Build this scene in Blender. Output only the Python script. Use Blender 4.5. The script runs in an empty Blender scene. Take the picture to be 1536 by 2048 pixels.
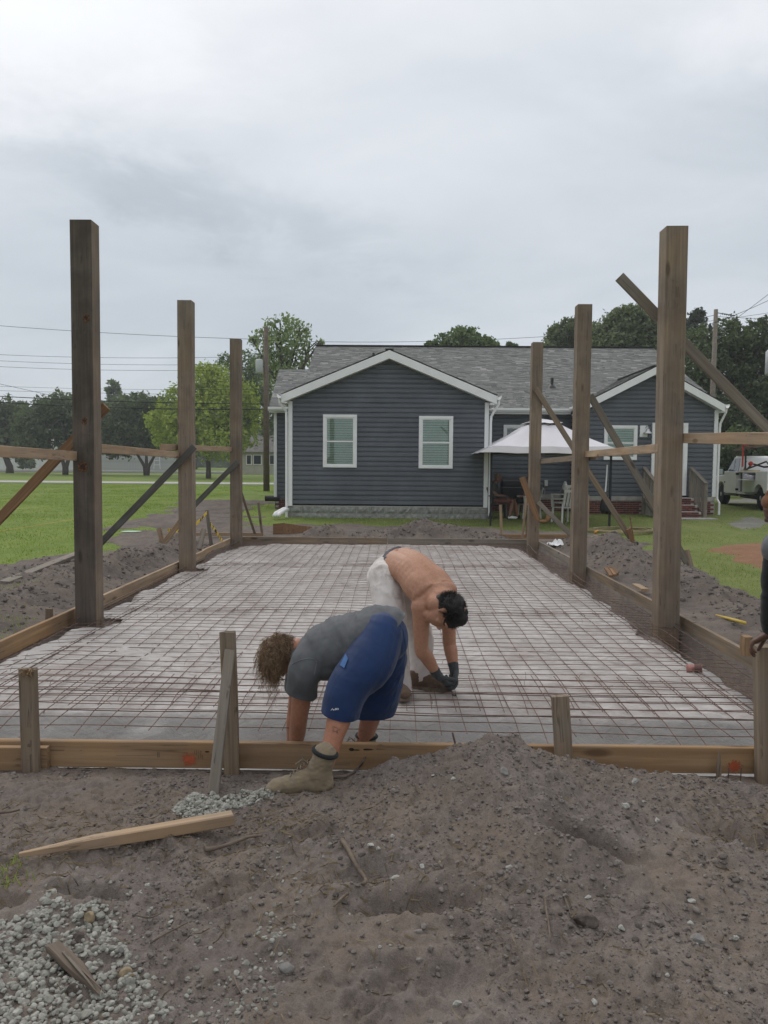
import bpy, bmesh, math, random
import numpy as np
from mathutils import Vector, Matrix, Quaternion
from mathutils.bvhtree import BVHTree
random.seed(7); RNG = np.random.default_rng(11)
S = bpy.context.scene
COL = S.collection
R = math.radians
# ------------------------------------------------------------------ camera
F = 1540.0; ZC = 1.59
PITCH = R(3.45); YAW = math.atan(20 / F); ROLL = R(0.47)
_f = np.array([-math.sin(YAW) * math.cos(PITCH), math.cos(YAW) * math.cos(PITCH), -math.sin(PITCH)])
_r0 = np.array([math.cos(YAW), math.sin(YAW), 0.0]); _u0 = np.cross(_r0, _f)
_r = math.cos(ROLL) * _r0 + math.sin(ROLL) * _u0
_u = -math.sin(ROLL) * _r0 + math.cos(ROLL) * _u0
cam = bpy.data.cameras.new('camera'); cam_o = bpy.data.objects.new('camera', cam); COL.objects.link(cam_o)
cam_o.matrix_world = Matrix(((_r[0], _u[0], -_f[0], 0), (_r[1], _u[1], -_f[1], 0), (_r[2], _u[2], -_f[2], ZC), (0, 0, 0, 1)))
cam.sensor_width = 36; cam.lens = F / 2048 * 36; cam.clip_end = 3000; cam.clip_start = 0.05
S.camera = cam_o
S.render.resolution_x = 768; S.render.resolution_y = 1024
# ------------------------------------------------------------------ sky, sun, exposure
SUN_AZ = R(-34); SUN_EL = R(46)          # azimuth from +Y towards +X
w = bpy.data.worlds.new('World'); S.world = w; w.use_nodes = True
nt = w.node_tree; N = nt.nodes; L = nt.links; N.clear()
def nd(tree, t, **k):
    n = tree.nodes.new(t)
    for a, b in k.items(): setattr(n, a, b)
    return n
wo = nd(nt, 'ShaderNodeOutputWorld'); bg = nd(nt, 'ShaderNodeBackground')
sky = nd(nt, 'ShaderNodeTexSky', sky_type='NISHITA'); sky.sun_disc = False
sky.sun_elevation = SUN_EL; sky.sun_rotation = SUN_AZ % (2 * math.pi)
tc = nd(nt, 'ShaderNodeTexCoord'); sep = nd(nt, 'ShaderNodeSeparateXYZ'); L.new(tc.outputs['Generated'], sep.inputs[0])
def m(tree, op, a, b=None, c=None, clamp=False):
    n = nd(tree, 'ShaderNodeMath', operation=op); n.use_clamp = clamp
    for i, v in enumerate((a, b, c)):
        if v is None: continue
        if isinstance(v, (int, float)): n.inputs[i].default_value = v
        else: tree.links.new(v, n.inputs[i])
    return n.outputs[0]
zc = m(nt, 'MAXIMUM', sep.outputs[2], 0.0)
den = m(nt, 'ADD', zc, 0.22)
cmb = nd(nt, 'ShaderNodeCombineXYZ')
L.new(m(nt, 'DIVIDE', sep.outputs[0], den), cmb.inputs[0]); L.new(m(nt, 'DIVIDE', sep.outputs[1], den), cmb.inputs[1])
def wnoise(scale, detail, rough, dist, off, sx=1.0, sy=1.0, rot=0):
    mp = nd(nt, 'ShaderNodeMapping'); mp.inputs[1].default_value = off; mp.inputs[3].default_value = (sx, sy, 1); mp.inputs[2].default_value = (0, 0, R(rot))
    L.new(cmb.outputs[0], mp.inputs[0])
    n = nd(nt, 'ShaderNodeTexNoise'); n.inputs['Scale'].default_value = scale; n.inputs['Detail'].default_value = detail
    n.inputs['Roughness'].default_value = rough; n.inputs['Distortion'].default_value = dist
    L.new(mp.outputs[0], n.inputs['Vector']); return n.outputs[0]
n1 = wnoise(0.62, 6, 0.52, 0.5, (3.1, 1.7, 0), 0.9, 1.25, 25)
n2 = wnoise(1.9, 7, 0.55, 0.8, (0.4, 5.2, 0), 0.8, 1.2, 30)
n3 = wnoise(0.42, 4, 0.5, 0.2, (7.3, 2.2, 0))
mixn = m(nt, 'ADD', m(nt, 'MULTIPLY', n1, 0.50), m(nt, 'ADD', m(nt, 'MULTIPLY', n2, 0.20), m(nt, 'MULTIPLY', n3, 0.30)))
cl = nd(nt, 'ShaderNodeMapRange'); cl.interpolation_type = 'SMOOTHSTEP'
L.new(mixn, cl.inputs[0]); cl.inputs[1].default_value = 0.40; cl.inputs[2].default_value = 0.60; cl.inputs[3].default_value = 0.88; cl.inputs[4].default_value = 1.07
# glow of the veiled sun around its own direction
sd = Vector((math.sin(SUN_AZ) * math.cos(SUN_EL), math.cos(SUN_AZ) * math.cos(SUN_EL), math.sin(SUN_EL)))
dt = nd(nt, 'ShaderNodeVectorMath', operation='DOT_PRODUCT'); L.new(tc.outputs['Generated'], dt.inputs[0]); dt.inputs[1].default_value = sd
glow = m(nt, 'POWER', m(nt, 'MAXIMUM', dt.outputs['Value'], 0.0), 12.0)
elev = m(nt, 'ADD', m(nt, 'MULTIPLY', m(nt, 'POWER', zc, 1.6), 0.64), 0.645)
# cloud banks as they hang over the far side of the sky, by direction
yy = m(nt, 'MAXIMUM', sep.outputs[1], 0.05)
wu = m(nt, 'MULTIPLY', m(nt, 'SUBTRACT', wnoise(2.6, 8, .65, .3, (9.1, 4.4, 0)), .5), .42); wv = m(nt, 'MULTIPLY', m(nt, 'SUBTRACT', wnoise(3.2, 8, .65, .3, (2.7, 8.8, 0)), .5), .22)
su = m(nt, 'ADD', m(nt, 'DIVIDE', sep.outputs[0], yy), wu); sv = m(nt, 'ADD', m(nt, 'DIVIDE', sep.outputs[2], yy), wv)
front = m(nt, 'GREATER_THAN', sep.outputs[1], 0.05)
def bank(u0, v0, au, av, tilt):
    du = m(nt, 'SUBTRACT', su, u0); dv = m(nt, 'SUBTRACT', m(nt, 'SUBTRACT', sv, v0), m(nt, 'MULTIPLY', du, tilt))
    q = m(nt, 'ADD', m(nt, 'POWER', m(nt, 'ABSOLUTE', m(nt, 'DIVIDE', du, au)), 2.0), m(nt, 'POWER', m(nt, 'ABSOLUTE', m(nt, 'DIVIDE', dv, av)), 2.0))
    return m(nt, 'MULTIPLY', m(nt, 'POWER', 2.718, m(nt, 'MULTIPLY', q, -1.0)), front)
banks = m(nt, 'MULTIPLY', bank(-.30, .345, .26, .042, -.22), -.15)
banks = m(nt, 'ADD', banks, m(nt, 'MULTIPLY', bank(.42, .42, .24, .06, .2), -.07))
banks = m(nt, 'ADD', banks, m(nt, 'MULTIPLY', bank(.05, .30, .25, .05, .1), -.03))
banks = m(nt, 'ADD', banks, m(nt, 'MULTIPLY', bank(-.45, .56, .28, .13, .05), .27))
banks = m(nt, 'ADD', banks, m(nt, 'MULTIPLY', bank(.46, .52, .09, .07, .3), .10))
elev = m(nt, 'ADD', elev, banks)
lum = m(nt, 'ADD', m(nt, 'MULTIPLY', elev, cl.outputs[0]), m(nt, 'MULTIPLY', glow, 0.16))
ccol = nd(nt, 'ShaderNodeMixRGB', blend_type='MIX'); ccol.inputs[1].default_value = (0.885, 0.995, 1.11, 1); ccol.inputs[2].default_value = (0.98, 1.0, 1.035, 1)
cf = nd(nt, 'ShaderNodeMapRange'); L.new(lum, cf.inputs[0]); cf.inputs[1].default_value = 0.48; cf.inputs[2].default_value = 0.95; L.new(cf.outputs[0], ccol.inputs[0])
cm = nd(nt, 'ShaderNodeVectorMath', operation='SCALE'); L.new(ccol.outputs[0], cm.inputs[0]); L.new(m(nt, 'MULTIPLY', lum, 10.0), cm.inputs['Scale'])
mx = nd(nt, 'ShaderNodeMixRGB', blend_type='MIX'); mx.inputs[0].default_value = 0.93
L.new(sky.outputs[0], mx.inputs[1]); L.new(cm.outputs[0], mx.inputs[2]); L.new(mx.outputs[0], bg.inputs[0])
bg.inputs[1].default_value = 0.10
L.new(bg.outputs[0], wo.inputs[0])
sun = bpy.data.lights.new('sun', 'SUN'); sun.energy = 1.0; sun.angle = R(35); sun.color = (1.0, 0.96, 0.9)
sun_o = bpy.data.objects.new('sun', sun); COL.objects.link(sun_o)
sun_o.rotation_euler = Vector(-sd).to_track_quat('-Z', 'Y').to_euler()
sun_o.location = (0, 0, 60)
S.view_settings.view_transform = 'Standard'; S.view_settings.look = 'None'; S.view_settings.gamma = 1.0
S.view_settings.exposure = 0.0; S.view_settings.use_curve_mapping = False
S.cycles.max_bounces = 6; S.cycles.transparent_max_bounces = 8

# ------------------------------------------------------------------ helpers
def U(px, py, Y):
    """point at distance Y (metres along the slab) on the sight line of a picture point"""
    d = _f + _r * (px - 768) / F + _u * (1024 - py) / F
    p = d * (Y / d[1]); return Vector((p[0], p[1], p[2] + ZC))
def G(px, py, z=0.0):
    d = _f + _r * (px - 768) / F + _u * (1024 - py) / F
    p = d * ((z - ZC) / d[2]); return Vector((p[0], p[1], p[2] + ZC))
def worig(o):
    v = Vector((0, 0, 0))
    while o is not None: v = v + o.location; o = o.parent
    return v
def tag(o, label=None, cat=None, group=None, kind=None):
    if label: o['label'] = label
    if cat: o['category'] = cat
    if group: o['group'] = group
    if kind: o['kind'] = kind
    return o
def thing(name, loc, label, cat, group=None, rz=0.0):
    o = bpy.data.objects.new(name, None); COL.objects.link(o); o.location = loc; o.rotation_euler = (0, 0, rz)
    o.empty_display_size = 0.1
    return tag(o, label, cat, group)
def newobj(name, me, parent=None):
    o = bpy.data.objects.new(name, me); COL.objects.link(o)
    if parent is not None: o.parent = parent
    return o
def fast(name, V, Fc, mat, parent=None, smooth=False, attr=None, loc=None, local=False, mats=None, fmat=None):
    """V (n,3) array, Fc (m,k) int array"""
    V = np.asarray(V, np.float64); Fc = np.asarray(Fc, np.int32)
    if parent is not None:
        o0 = Vector((0, 0, 0)) if local else worig(parent); base = np.array(o0); lc = Vector((0, 0, 0))
    else:
        if loc is None: loc = ((V[:, 0].min() + V[:, 0].max()) / 2, (V[:, 1].min() + V[:, 1].max()) / 2, V[:, 2].min())
        base = np.array(loc); lc = Vector(loc)
    V = V - base
    me = bpy.data.meshes.new(name)
    k = Fc.shape[1]; nf = len(Fc)
    me.vertices.add(len(V)); me.vertices.foreach_set('co', V.astype(np.float32).ravel())
    me.loops.add(nf * k); me.loops.foreach_set('vertex_index', Fc.ravel())
    me.polygons.add(nf); me.polygons.foreach_set('loop_start', np.arange(0, nf * k, k, dtype=np.int32))
    try: me.polygons.foreach_set('loop_total', np.full(nf, k, np.int32))
    except Exception: pass
    if attr is not None:
        for an, av in attr.items():
            a = me.attributes.new(an, 'FLOAT', 'POINT'); a.data.foreach_set('value', np.asarray(av, np.float32))
    for mm in (mats or [mat]): me.materials.append(mm)
    if fmat is not None: me.polygons.foreach_set('material_index', np.asarray(fmat, np.int32))
    me.update(calc_edges=True)
    me.polygons.foreach_set('use_smooth', np.full(nf, bool(smooth)))
    o = newobj(name, me, parent); o.location = lc if parent is None else (0, 0, 0)
    return o
class MB:
    def __init__(s): s.v = []; s.f = []
    def add(s, v, f):
        n = len(s.v); s.v += [tuple(p) for p in v]; s.f += [tuple(i + n for i in q) for q in f]; return s
    def box(s, x0, x1, y0, y1, z0, z1):
        v = [(x, y, z) for z in (z0, z1) for y in (y0, y1) for x in (x0, x1)]
        return s.add(v, [(0, 2, 3, 1), (4, 5, 7, 6), (0, 1, 5, 4), (1, 3, 7, 5), (3, 2, 6, 7), (2, 0, 4, 6)])
    def prism(s, poly, d):
        """poly: list of 3D points (planar), extruded by vector d"""
        n = len(poly); d = Vector(d); a = [Vector(p) for p in poly]; b = [p + d for p in a]
        return s.add(a + b, [tuple(range(n - 1, -1, -1)), tuple(range(n, 2 * n))] + [(i, (i + 1) % n, n + (i + 1) % n, n + i) for i in range(n)])
    def beam(s, a, b, w, h, up=(0, 0, 1)):
        a = Vector(a); b = Vector(b); x = (b - a).normalized(); y = Vector(up).cross(x)
        if y.length < 1e-4: y = Vector((0, 1, 0)).cross(x)
        y.normalize(); z = x.cross(y)
        q = [(-1, -1), (1, -1), (1, 1), (-1, 1)]
        v = [p + y * (w / 2 * i) + z * (h / 2 * j) for p in (a, b) for i, j in q]
        return s.add(v, [(0, 1, 2, 3), (7, 6, 5, 4)] + [(i, 4 + i, 4 + (i + 1) % 4, (i + 1) % 4) for i in range(4)])
    def tube(s, pts, r, seg=8, cap=True):
        pts = [Vector(p) for p in pts]; n = len(pts); rr = r if isinstance(r, (list, tuple)) else [r] * n
        t0 = (pts[1] - pts[0]).normalized(); nrm = t0.orthogonal().normalized(); V = []
        for i, p in enumerate(pts):
            t = ((pts[min(i + 1, n - 1)] - pts[max(i - 1, 0)])).normalized()
            nrm = (nrm - t * nrm.dot(t)); nrm = nrm.normalized() if nrm.length > 1e-6 else t.orthogonal().normalized()
            bn = t.cross(nrm)
            for k in range(seg):
                a = 2 * math.pi * k / seg; V.append(p + (nrm * math.cos(a) + bn * math.sin(a)) * rr[i])
        Fc = [(i * seg + k, i * seg + (k + 1) % seg, (i + 1) * seg + (k + 1) % seg, (i + 1) * seg + k) for i in range(n - 1) for k in range(seg)]
        if cap: Fc += [tuple(range(seg - 1, -1, -1)), tuple(range((n - 1) * seg, n * seg))]
        return s.add(V, Fc)
    def lathe(s, c, prof, seg=16, axis=(0, 0, 1)):
        c = Vector(c); ax = Vector(axis).normalized(); e1 = ax.orthogonal().normalized(); e2 = ax.cross(e1); V = []
        for r, h in prof:
            for k in range(seg):
                a = 2 * math.pi * k / seg; V.append(c + ax * h + (e1 * math.cos(a) + e2 * math.sin(a)) * r)
        n = len(prof)
        Fc = [(i * seg + k, i * seg + (k + 1) % seg, (i + 1) * seg + (k + 1) % seg, (i + 1) * seg + k) for i in range(n - 1) for k in range(seg)]
        Fc += [tuple(range(seg - 1, -1, -1)), tuple(range((n - 1) * seg, n * seg))]
        return s.add(V, Fc)
    def ell(s, c, rx, ry, rz, seg=12, rings=8):
        c = Vector(c); prof = []
        V = [c + Vector((0, 0, -rz))]
        for i in range(1, rings):
            a = -math.pi / 2 + math.pi * i / rings
            for k in range(seg):
                b = 2 * math.pi * k / seg; V.append(c + Vector((rx * math.cos(a) * math.cos(b), ry * math.cos(a) * math.sin(b), rz * math.sin(a))))
        V.append(c + Vector((0, 0, rz)))
        Fc = [(0, 1 + (k + 1) % seg, 1 + k) for k in range(seg)]
        for i in range(rings - 2):
            Fc += [(1 + i * seg + k, 1 + i * seg + (k + 1) % seg, 1 + (i + 1) * seg + (k + 1) % seg, 1 + (i + 1) * seg + k) for k in range(seg)]
        e = len(V) - 1; b0 = 1 + (rings - 2) * seg
        Fc += [(b0 + k, b0 + (k + 1) % seg, e) for k in range(seg)]
        return s.add(V, Fc)
    def build(s, name, mat, parent=None, smooth=False, local=False, bevel=0.0, label=None, cat=None, group=None, kind=None, loc=None):
        V = [Vector(p) for p in s.v]
        if parent is not None:
            base = Vector((0, 0, 0)) if local else worig(parent); lc = Vector((0, 0, 0))
        else:
            xs = [p[0] for p in V]; ys = [p[1] for p in V]; zs = [p[2] for p in V]
            base = Vector(loc) if loc is not None else Vector(((min(xs) + max(xs)) / 2, (min(ys) + max(ys)) / 2, min(zs))); lc = base
        me = bpy.data.meshes.new(name); me.from_pydata([p - base for p in V], [], s.f)
        bm = bmesh.new(); bm.from_mesh(me); bmesh.ops.recalc_face_normals(bm, faces=bm.faces)
        if bevel > 0:
            es = [e for e in bm.edges if len(e.link_faces) == 2 and e.calc_face_angle(0) > 0.5]
            bmesh.ops.bevel(bm, geom=es, offset=bevel, segments=1, affect='EDGES', profile=0.5)
        bm.to_mesh(me); bm.free()
        for p in me.polygons: p.use_smooth = smooth
        if mat is not None: me.materials.append(mat)
        o = newobj(name, me, parent); o.location = lc
        return tag(o, label, cat, group, kind)
def board_mesh(name, Ln, w, h, mat, bev=0.004, bow=0.003, chip=0.0, point=0.0):
    """one sawn timber along local X from 0 to Ln: w along local Y, h along local Z"""
    n = max(3, min(14, int(Ln / 0.35) + 2)); V = []; Fc = []
    sec = [(-w/2+bev, -h/2), (w/2-bev, -h/2), (w/2, -h/2+bev), (w/2, h/2-bev), (w/2-bev, h/2), (-w/2+bev, h/2), (-w/2, h/2-bev), (-w/2, -h/2+bev)]
    ph = random.uniform(0, 6.28); ph2 = random.uniform(0, 6.28)
    for i in range(n):
        t = i / (n - 1); x = t * Ln
        oy = bow * math.sin(t * 3.1 + ph); oz = bow * math.sin(t * 2.3 + ph2)
        k = 1.0
        if point > 0 and t > 0.6: k = 1 - (t - 0.6) / 0.4 * point
        for j, (a, b) in enumerate(sec):
            xx = x
            if i in (0, n - 1) and chip > 0: xx += random.uniform(-chip, chip) * (1 if i else -1)
            V.append((xx, a * k + oy + random.uniform(-.0008, .0008), b * (k if point else 1) + oz + random.uniform(-.0008, .0008)))
    for i in range(n - 1):
        for j in range(8): Fc.append((i*8+j, i*8+(j+1) % 8, (i+1)*8+(j+1) % 8, (i+1)*8+j))
    Fc.append(tuple(range(7, -1, -1))); Fc.append(tuple(range((n-1)*8, n*8)))
    me = bpy.data.meshes.new(name); me.from_pydata(V, [], Fc); me.materials.append(mat); me.update()
    return me
def beam(name, a, b, w, h, mat, parent=None, up=(0, 0, 1), label=None, cat=None, group=None, **k):
    a = Vector(a); b = Vector(b); x = (b - a).normalized(); y = Vector(up).cross(x)
    if y.length < 1e-3: y = Vector((0, 1, 0)).cross(x)
    y.normalize(); z = x.cross(y)
    me = board_mesh(name, (b - a).length, w, h, mat, **k)
    o = newobj(name, me, parent)
    p = a - (worig(parent) if parent is not None else Vector((0, 0, 0)))
    o.matrix_basis = Matrix(((x[0], y[0], z[0], p[0]), (x[1], y[1], z[1], p[1]), (x[2], y[2], z[2], p[2]), (0, 0, 0, 1)))
    return tag(o, label, cat, group)
def copytree(o, parent=None):
    c = o.copy(); COL.objects.link(c)
    if parent is not None: c.parent = parent
    for ch in list(o.children): copytree(ch, c)
    return c
# value noise -----------------------------------------------------------
def _h(ix, iy, s):
    n = (ix.astype(np.int64) * 374761393 + iy.astype(np.int64) * 668265263 + s * 974711) & 0x7fffffff
    n = ((n ^ (n >> 13)) * 1274126177) & 0x7fffffff
    n = n ^ (n >> 16)
    return (n & 0xffff) / 65535.0
def vn(x, y, s=0):
    x = np.asarray(x, float); y = np.asarray(y, float)
    ix = np.floor(x); iy = np.floor(y); fx = x - ix; fy = y - iy
    fx = fx * fx * (3 - 2 * fx); fy = fy * fy * (3 - 2 * fy)
    a = _h(ix, iy, s); b = _h(ix + 1, iy, s); c = _h(ix, iy + 1, s); d = _h(ix + 1, iy + 1, s)
    return (a * (1 - fx) + b * fx) * (1 - fy) + (c * (1 - fx) + d * fx) * fy
def fbm(x, y, f=1.0, o=4, s=0, g=0.5):
    t = 0; a = 1.0; tot = 0
    for i in range(o):
        t = t + a * (vn(np.asarray(x) * f + 17.3 * i, np.asarray(y) * f - 9.1 * i, s + i) * 2 - 1); tot += a; a *= g; f *= 2.03
    return t / tot
# ------------------------------------------------------------------ materials
def mat_new(name):
    mt = bpy.data.materials.new(name); mt.use_nodes = True
    t = mt.node_tree; b = t.nodes['Principled BSDF']
    return mt, t, b
def setb(b, rough=0.8, spec=0.3, metal=0.0):
    b.inputs['Roughness'].default_value = rough; b.inputs['Specular IOR Level'].default_value = spec; b.inputs['Metallic'].default_value = metal
def ramp(t, fac, stops):
    r = nd(t, 'ShaderNodeValToRGB'); e = r.color_ramp.elements
    while len(e) < len(stops): e.new(0.5)
    for i, (p, c) in enumerate(stops): e[i].position = p; e[i].color = (*c, 1)
    t.links.new(fac, r.inputs[0]); return r.outputs[0]
def noise(t, vec, scale, detail=4, rough=0.55, dist=0.0, mscale=None, moff=None):
    if mscale is not None or moff is not None:
        mp = nd(t, 'ShaderNodeMapping')
        if mscale is not None: mp.inputs[3].default_value = mscale
        t.links.new(vec, mp.inputs[0])
        if moff is not None: t.links.new(moff, mp.inputs[1])
        vec = mp.outputs[0]
    n = nd(t, 'ShaderNodeTexNoise'); n.inputs['Scale'].default_value = scale; n.inputs['Detail'].default_value = detail
    n.inputs['Roughness'].default_value = rough; n.inputs['Distortion'].default_value = dist
    t.links.new(vec, n.inputs['Vector']); return n.outputs[0]
def mixc(t, fac, a, b, mode='MIX'):
    n = nd(t, 'ShaderNodeMixRGB', blend_type=mode)
    for i, v in enumerate((fac, a, b)):
        if isinstance(v, (int, float)): n.inputs[i].default_value = v
        elif isinstance(v, tuple): n.inputs[i].default_value = (*v, 1)
        else: t.links.new(v, n.inputs[i])
    return n.outputs[0]
def bump(t, b, h, strength=0.3, dist=0.01):
    n = nd(t, 'ShaderNodeBump'); n.inputs['Strength'].default_value = strength; n.inputs['Distance'].default_value = dist
    t.links.new(h, n.inputs['Height']); t.links.new(n.outputs[0], b.inputs['Normal'])
def mat_plain(name, c, rough=0.6, spec=0.3, var=0.12, scale=6.0, metal=0.0, bmp=0.0, obj=True):
    mt, t, b = mat_new(name); setb(b, rough, spec, metal)
    tcn = nd(t, 'ShaderNodeTexCoord'); v = tcn.outputs['Object']
    n = noise(t, v, scale, 5, 0.6)
    lo = tuple(max(0, x * (1 - var * 2)) for x in c); hi = tuple(min(1, x * (1 + var)) for x in c)
    t.links.new(ramp(t, n, [(0.3, lo), (0.7, hi)]), b.inputs['Base Color'])
    if bmp > 0: bump(t, b, noise(t, v, scale * 8, 4), bmp, 0.004)
    return mt
def mat_wood(name, base, dark, knots=True, gray=None, grayamt=0.0, rough=0.75, stain=0.0, staincol=(0.02, 0.017, 0.013)):
    mt, t, b = mat_new(name); setb(b, rough, 0.25)
    tcn = nd(t, 'ShaderNodeTexCoord'); oi = nd(t, 'ShaderNodeObjectInfo')
    off = nd(t, 'ShaderNodeCombineXYZ')
    t.links.new(m(t, 'MULTIPLY', oi.outputs['Random'], 37.0), off.inputs[0]); t.links.new(m(t, 'MULTIPLY', oi.outputs['Random'], 11.0), off.inputs[1]); t.links.new(m(t, 'MULTIPLY', oi.outputs['Random'], 23.0), off.inputs[2])
    v = tcn.outputs['Object']
    grain = noise(t, v, 1.0, 5, 0.6, 0.4, (1.2, 55, 30), off.outputs[0])
    broad = noise(t, v, 1.0, 3, 0.5, 1.2, (0.8, 9, 6), off.outputs[0])
    blot = noise(t, v, 2.6, 4, 0.6, 0.0, None, off.outputs[0])
    g = m(t, 'ADD', m(t, 'MULTIPLY', grain, 0.55), m(t, 'MULTIPLY', broad, 0.45))
    col = ramp(t, g, [(0.32, dark), (0.5, tuple((x + y) / 2 for x, y in zip(base, dark))), (0.62, base), (0.8, tuple(min(1, x * 1.18) for x in base))])
    if gray is not None:
        fac = nd(t, 'ShaderNodeMapRange'); t.links.new(blot, fac.inputs[0]); fac.inputs[1].default_value = 0.35; fac.inputs[2].default_value = 0.7
        fac.inputs[3].default_value = max(0, grayamt - 0.35); fac.inputs[4].default_value = min(1, grayamt + 0.35)
        gcol = ramp(t, g, [(0.3, tuple(x * 0.55 for x in gray)), (0.7, gray)])
        col = mixc(t, fac.outputs[0], col, gcol)
    if knots:
        mp = nd(t, 'ShaderNodeMapping'); mp.inputs[3].default_value = (1.5, 5.0, 5.0); t.links.new(v, mp.inputs[0]); t.links.new(off.outputs[0], mp.inputs[1])
        vo = nd(t, 'ShaderNodeTexVoronoi'); vo.inputs['Scale'].default_value = 1.0; t.links.new(mp.outputs[0], vo.inputs['Vector'])
        kf = nd(t, 'ShaderNodeMapRange'); t.links.new(vo.outputs['Distance'], kf.inputs[0]); kf.inputs[1].default_value = 0.07; kf.inputs[2].default_value = 0.14; kf.inputs[3].default_value = 0.85; kf.inputs[4].default_value = 0.0
        col = mixc(t, kf.outputs[0], col, tuple(x * 0.5 for x in dark))
    ck = nd(t, 'ShaderNodeMapRange'); t.links.new(m(t, 'ABSOLUTE', m(t, 'SUBTRACT', noise(t, v, 1.0, 3, .55, .5, (.55, 16, 16), off.outputs[0]), .5)), ck.inputs[0]); ck.inputs[1].default_value = .003; ck.inputs[2].default_value = .012; ck.inputs[3].default_value = .5; ck.inputs[4].default_value = 0
    ckm = m(t, 'MULTIPLY', ck.outputs[0], m(t, 'GREATER_THAN', blot, .52)); col = mixc(t, ckm, col, tuple(x * .25 for x in dark))
    if stain > 0:
        sf = nd(t, 'ShaderNodeMapRange'); t.links.new(noise(t, v, 1.7, 5, 0.65, 0.3, None, off.outputs[0]), sf.inputs[0]); sf.inputs[1].default_value = 0.42; sf.inputs[2].default_value = 0.62; sf.inputs[3].default_value = 0; sf.inputs[4].default_value = stain
        col = mixc(t, sf.outputs[0], col, staincol)
    tint = m(t, 'ADD', m(t, 'MULTIPLY', oi.outputs['Random'], 0.3), 0.85)
    sc = nd(t, 'ShaderNodeVectorMath', operation='SCALE'); t.links.new(col, sc.inputs[0]); t.links.new(tint, sc.inputs['Scale'])
    t.links.new(sc.outputs[0], b.inputs['Base Color'])
    bump(t, b, g, 0.35, 0.004)
    return mt
def mat_attr(name, c0, c1, rough=0.8, spec=0.2, trans=0.0, an='var', extra=None, nscale=0.0):
    """colour between c0 and c1 by the point attribute 'var' (each piece's own tint)"""
    mt, t, b = mat_new(name); setb(b, rough, spec)
    a = nd(t, 'ShaderNodeAttribute'); a.attribute_name = an
    col = mixc(t, a.outputs['Fac'], c0, c1)
    if nscale > 0:
        tcn = nd(t, 'ShaderNodeTexCoord'); n = noise(t, tcn.outputs['Object'], nscale, 4, 0.6)
        col = mixc(t, 1.0, col, ramp(t, n, [(0.25, (0.55, 0.55, 0.55)), (0.75, (1.15, 1.15, 1.15))]), 'MULTIPLY')
    t.links.new(col, b.inputs['Base Color'])
    if trans > 0:
        out = [n for n in t.nodes if n.type == 'OUTPUT_MATERIAL'][0]
        tr = nd(t, 'ShaderNodeBsdfTranslucent'); t.links.new(mixc(t, 1.0, col, (1.3, 1.5, 0.7), 'MULTIPLY'), tr.inputs[0])
        ms = nd(t, 'ShaderNodeMixShader'); ms.inputs[0].default_value = trans
        t.links.new(b.outputs[0], ms.inputs[1]); t.links.new(tr.outputs[0], ms.inputs[2]); t.links.new(ms.outputs[0], out.inputs[0])
    return mt
M = {}
M['pine'] = mat_wood('fresh_pine', (0.37, 0.235, 0.12), (0.23, 0.13, 0.062), gray=(0.20, 0.17, 0.14), grayamt=0.12)
M['pine_pale'] = mat_wood('pale_pine', (0.42, 0.30, 0.19), (0.27, 0.17, 0.095), gray=(0.3, 0.25, 0.2), grayamt=0.25)
M['weathered'] = mat_wood('weathered_pine', (0.27, 0.195, 0.125), (0.12, 0.082, 0.052), gray=(0.22, 0.19, 0.155), grayamt=0.42)
M['grey_wood'] = mat_wood('grey_wood', (0.25, 0.205, 0.155), (0.13, 0.105, 0.078), gray=(0.23, 0.205, 0.175), grayamt=0.6)
M['dark_board'] = mat_wood('dark_dirty_board', (0.085, 0.08, 0.07), (0.03, 0.028, 0.026), gray=(0.20, 0.19, 0.17), grayamt=0.18, knots=False)
M['post'] = mat_wood('treated_post', (0.265, 0.195, 0.13), (0.155, 0.112, 0.076), gray=(0.22, 0.19, 0.16), grayamt=0.4, stain=0.3, staincol=(0.06, 0.045, 0.032))
M['post_dark'] = mat_wood('dark_face_post', (0.155, 0.120, 0.092), (0.075, 0.060, 0.049), gray=(0.15, 0.13, 0.11), grayamt=0.3, stain=0.55, staincol=(0.038, 0.031, 0.026))
M['brown_board'] = mat_wood('brown_board', (0.27, 0.155, 0.08), (0.14, 0.075, 0.038))
M['steel_rust'] = mat_plain('rusty_wire', (0.19, 0.118, 0.09), 0.75, 0.3, 0.3, 30)
M['rebar'] = mat_plain('dull_rebar', (0.13, 0.09, 0.072), 0.7, 0.3, 0.3, 30)
M['white_vinyl'] = mat_plain('white_vinyl', (0.80, 0.80, 0.79), 0.45, 0.35, 0.04, 2)
M['white_paint'] = mat_plain('white_paint', (0.78, 0.78, 0.76), 0.5, 0.35, 0.05, 3)
M['black'] = mat_plain('black_plastic', (0.018, 0.018, 0.02), 0.5, 0.35, 0.15, 10)
M['dark_metal'] = mat_plain('dark_metal', (0.035, 0.032, 0.03), 0.45, 0.4, 0.15, 10)
M['concrete'] = mat_plain('concrete', (0.36, 0.345, 0.32), 0.9, 0.2, 0.15, 5, bmp=0.3)
M['yellow'] = mat_plain('yellow_plastic', (0.58, 0.42, 0.07), 0.5, 0.4, 0.08, 8)
M['red_paint'] = mat_plain('red_paint', (0.55, 0.05, 0.03), 0.5, 0.4, 0.08, 8)
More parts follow.
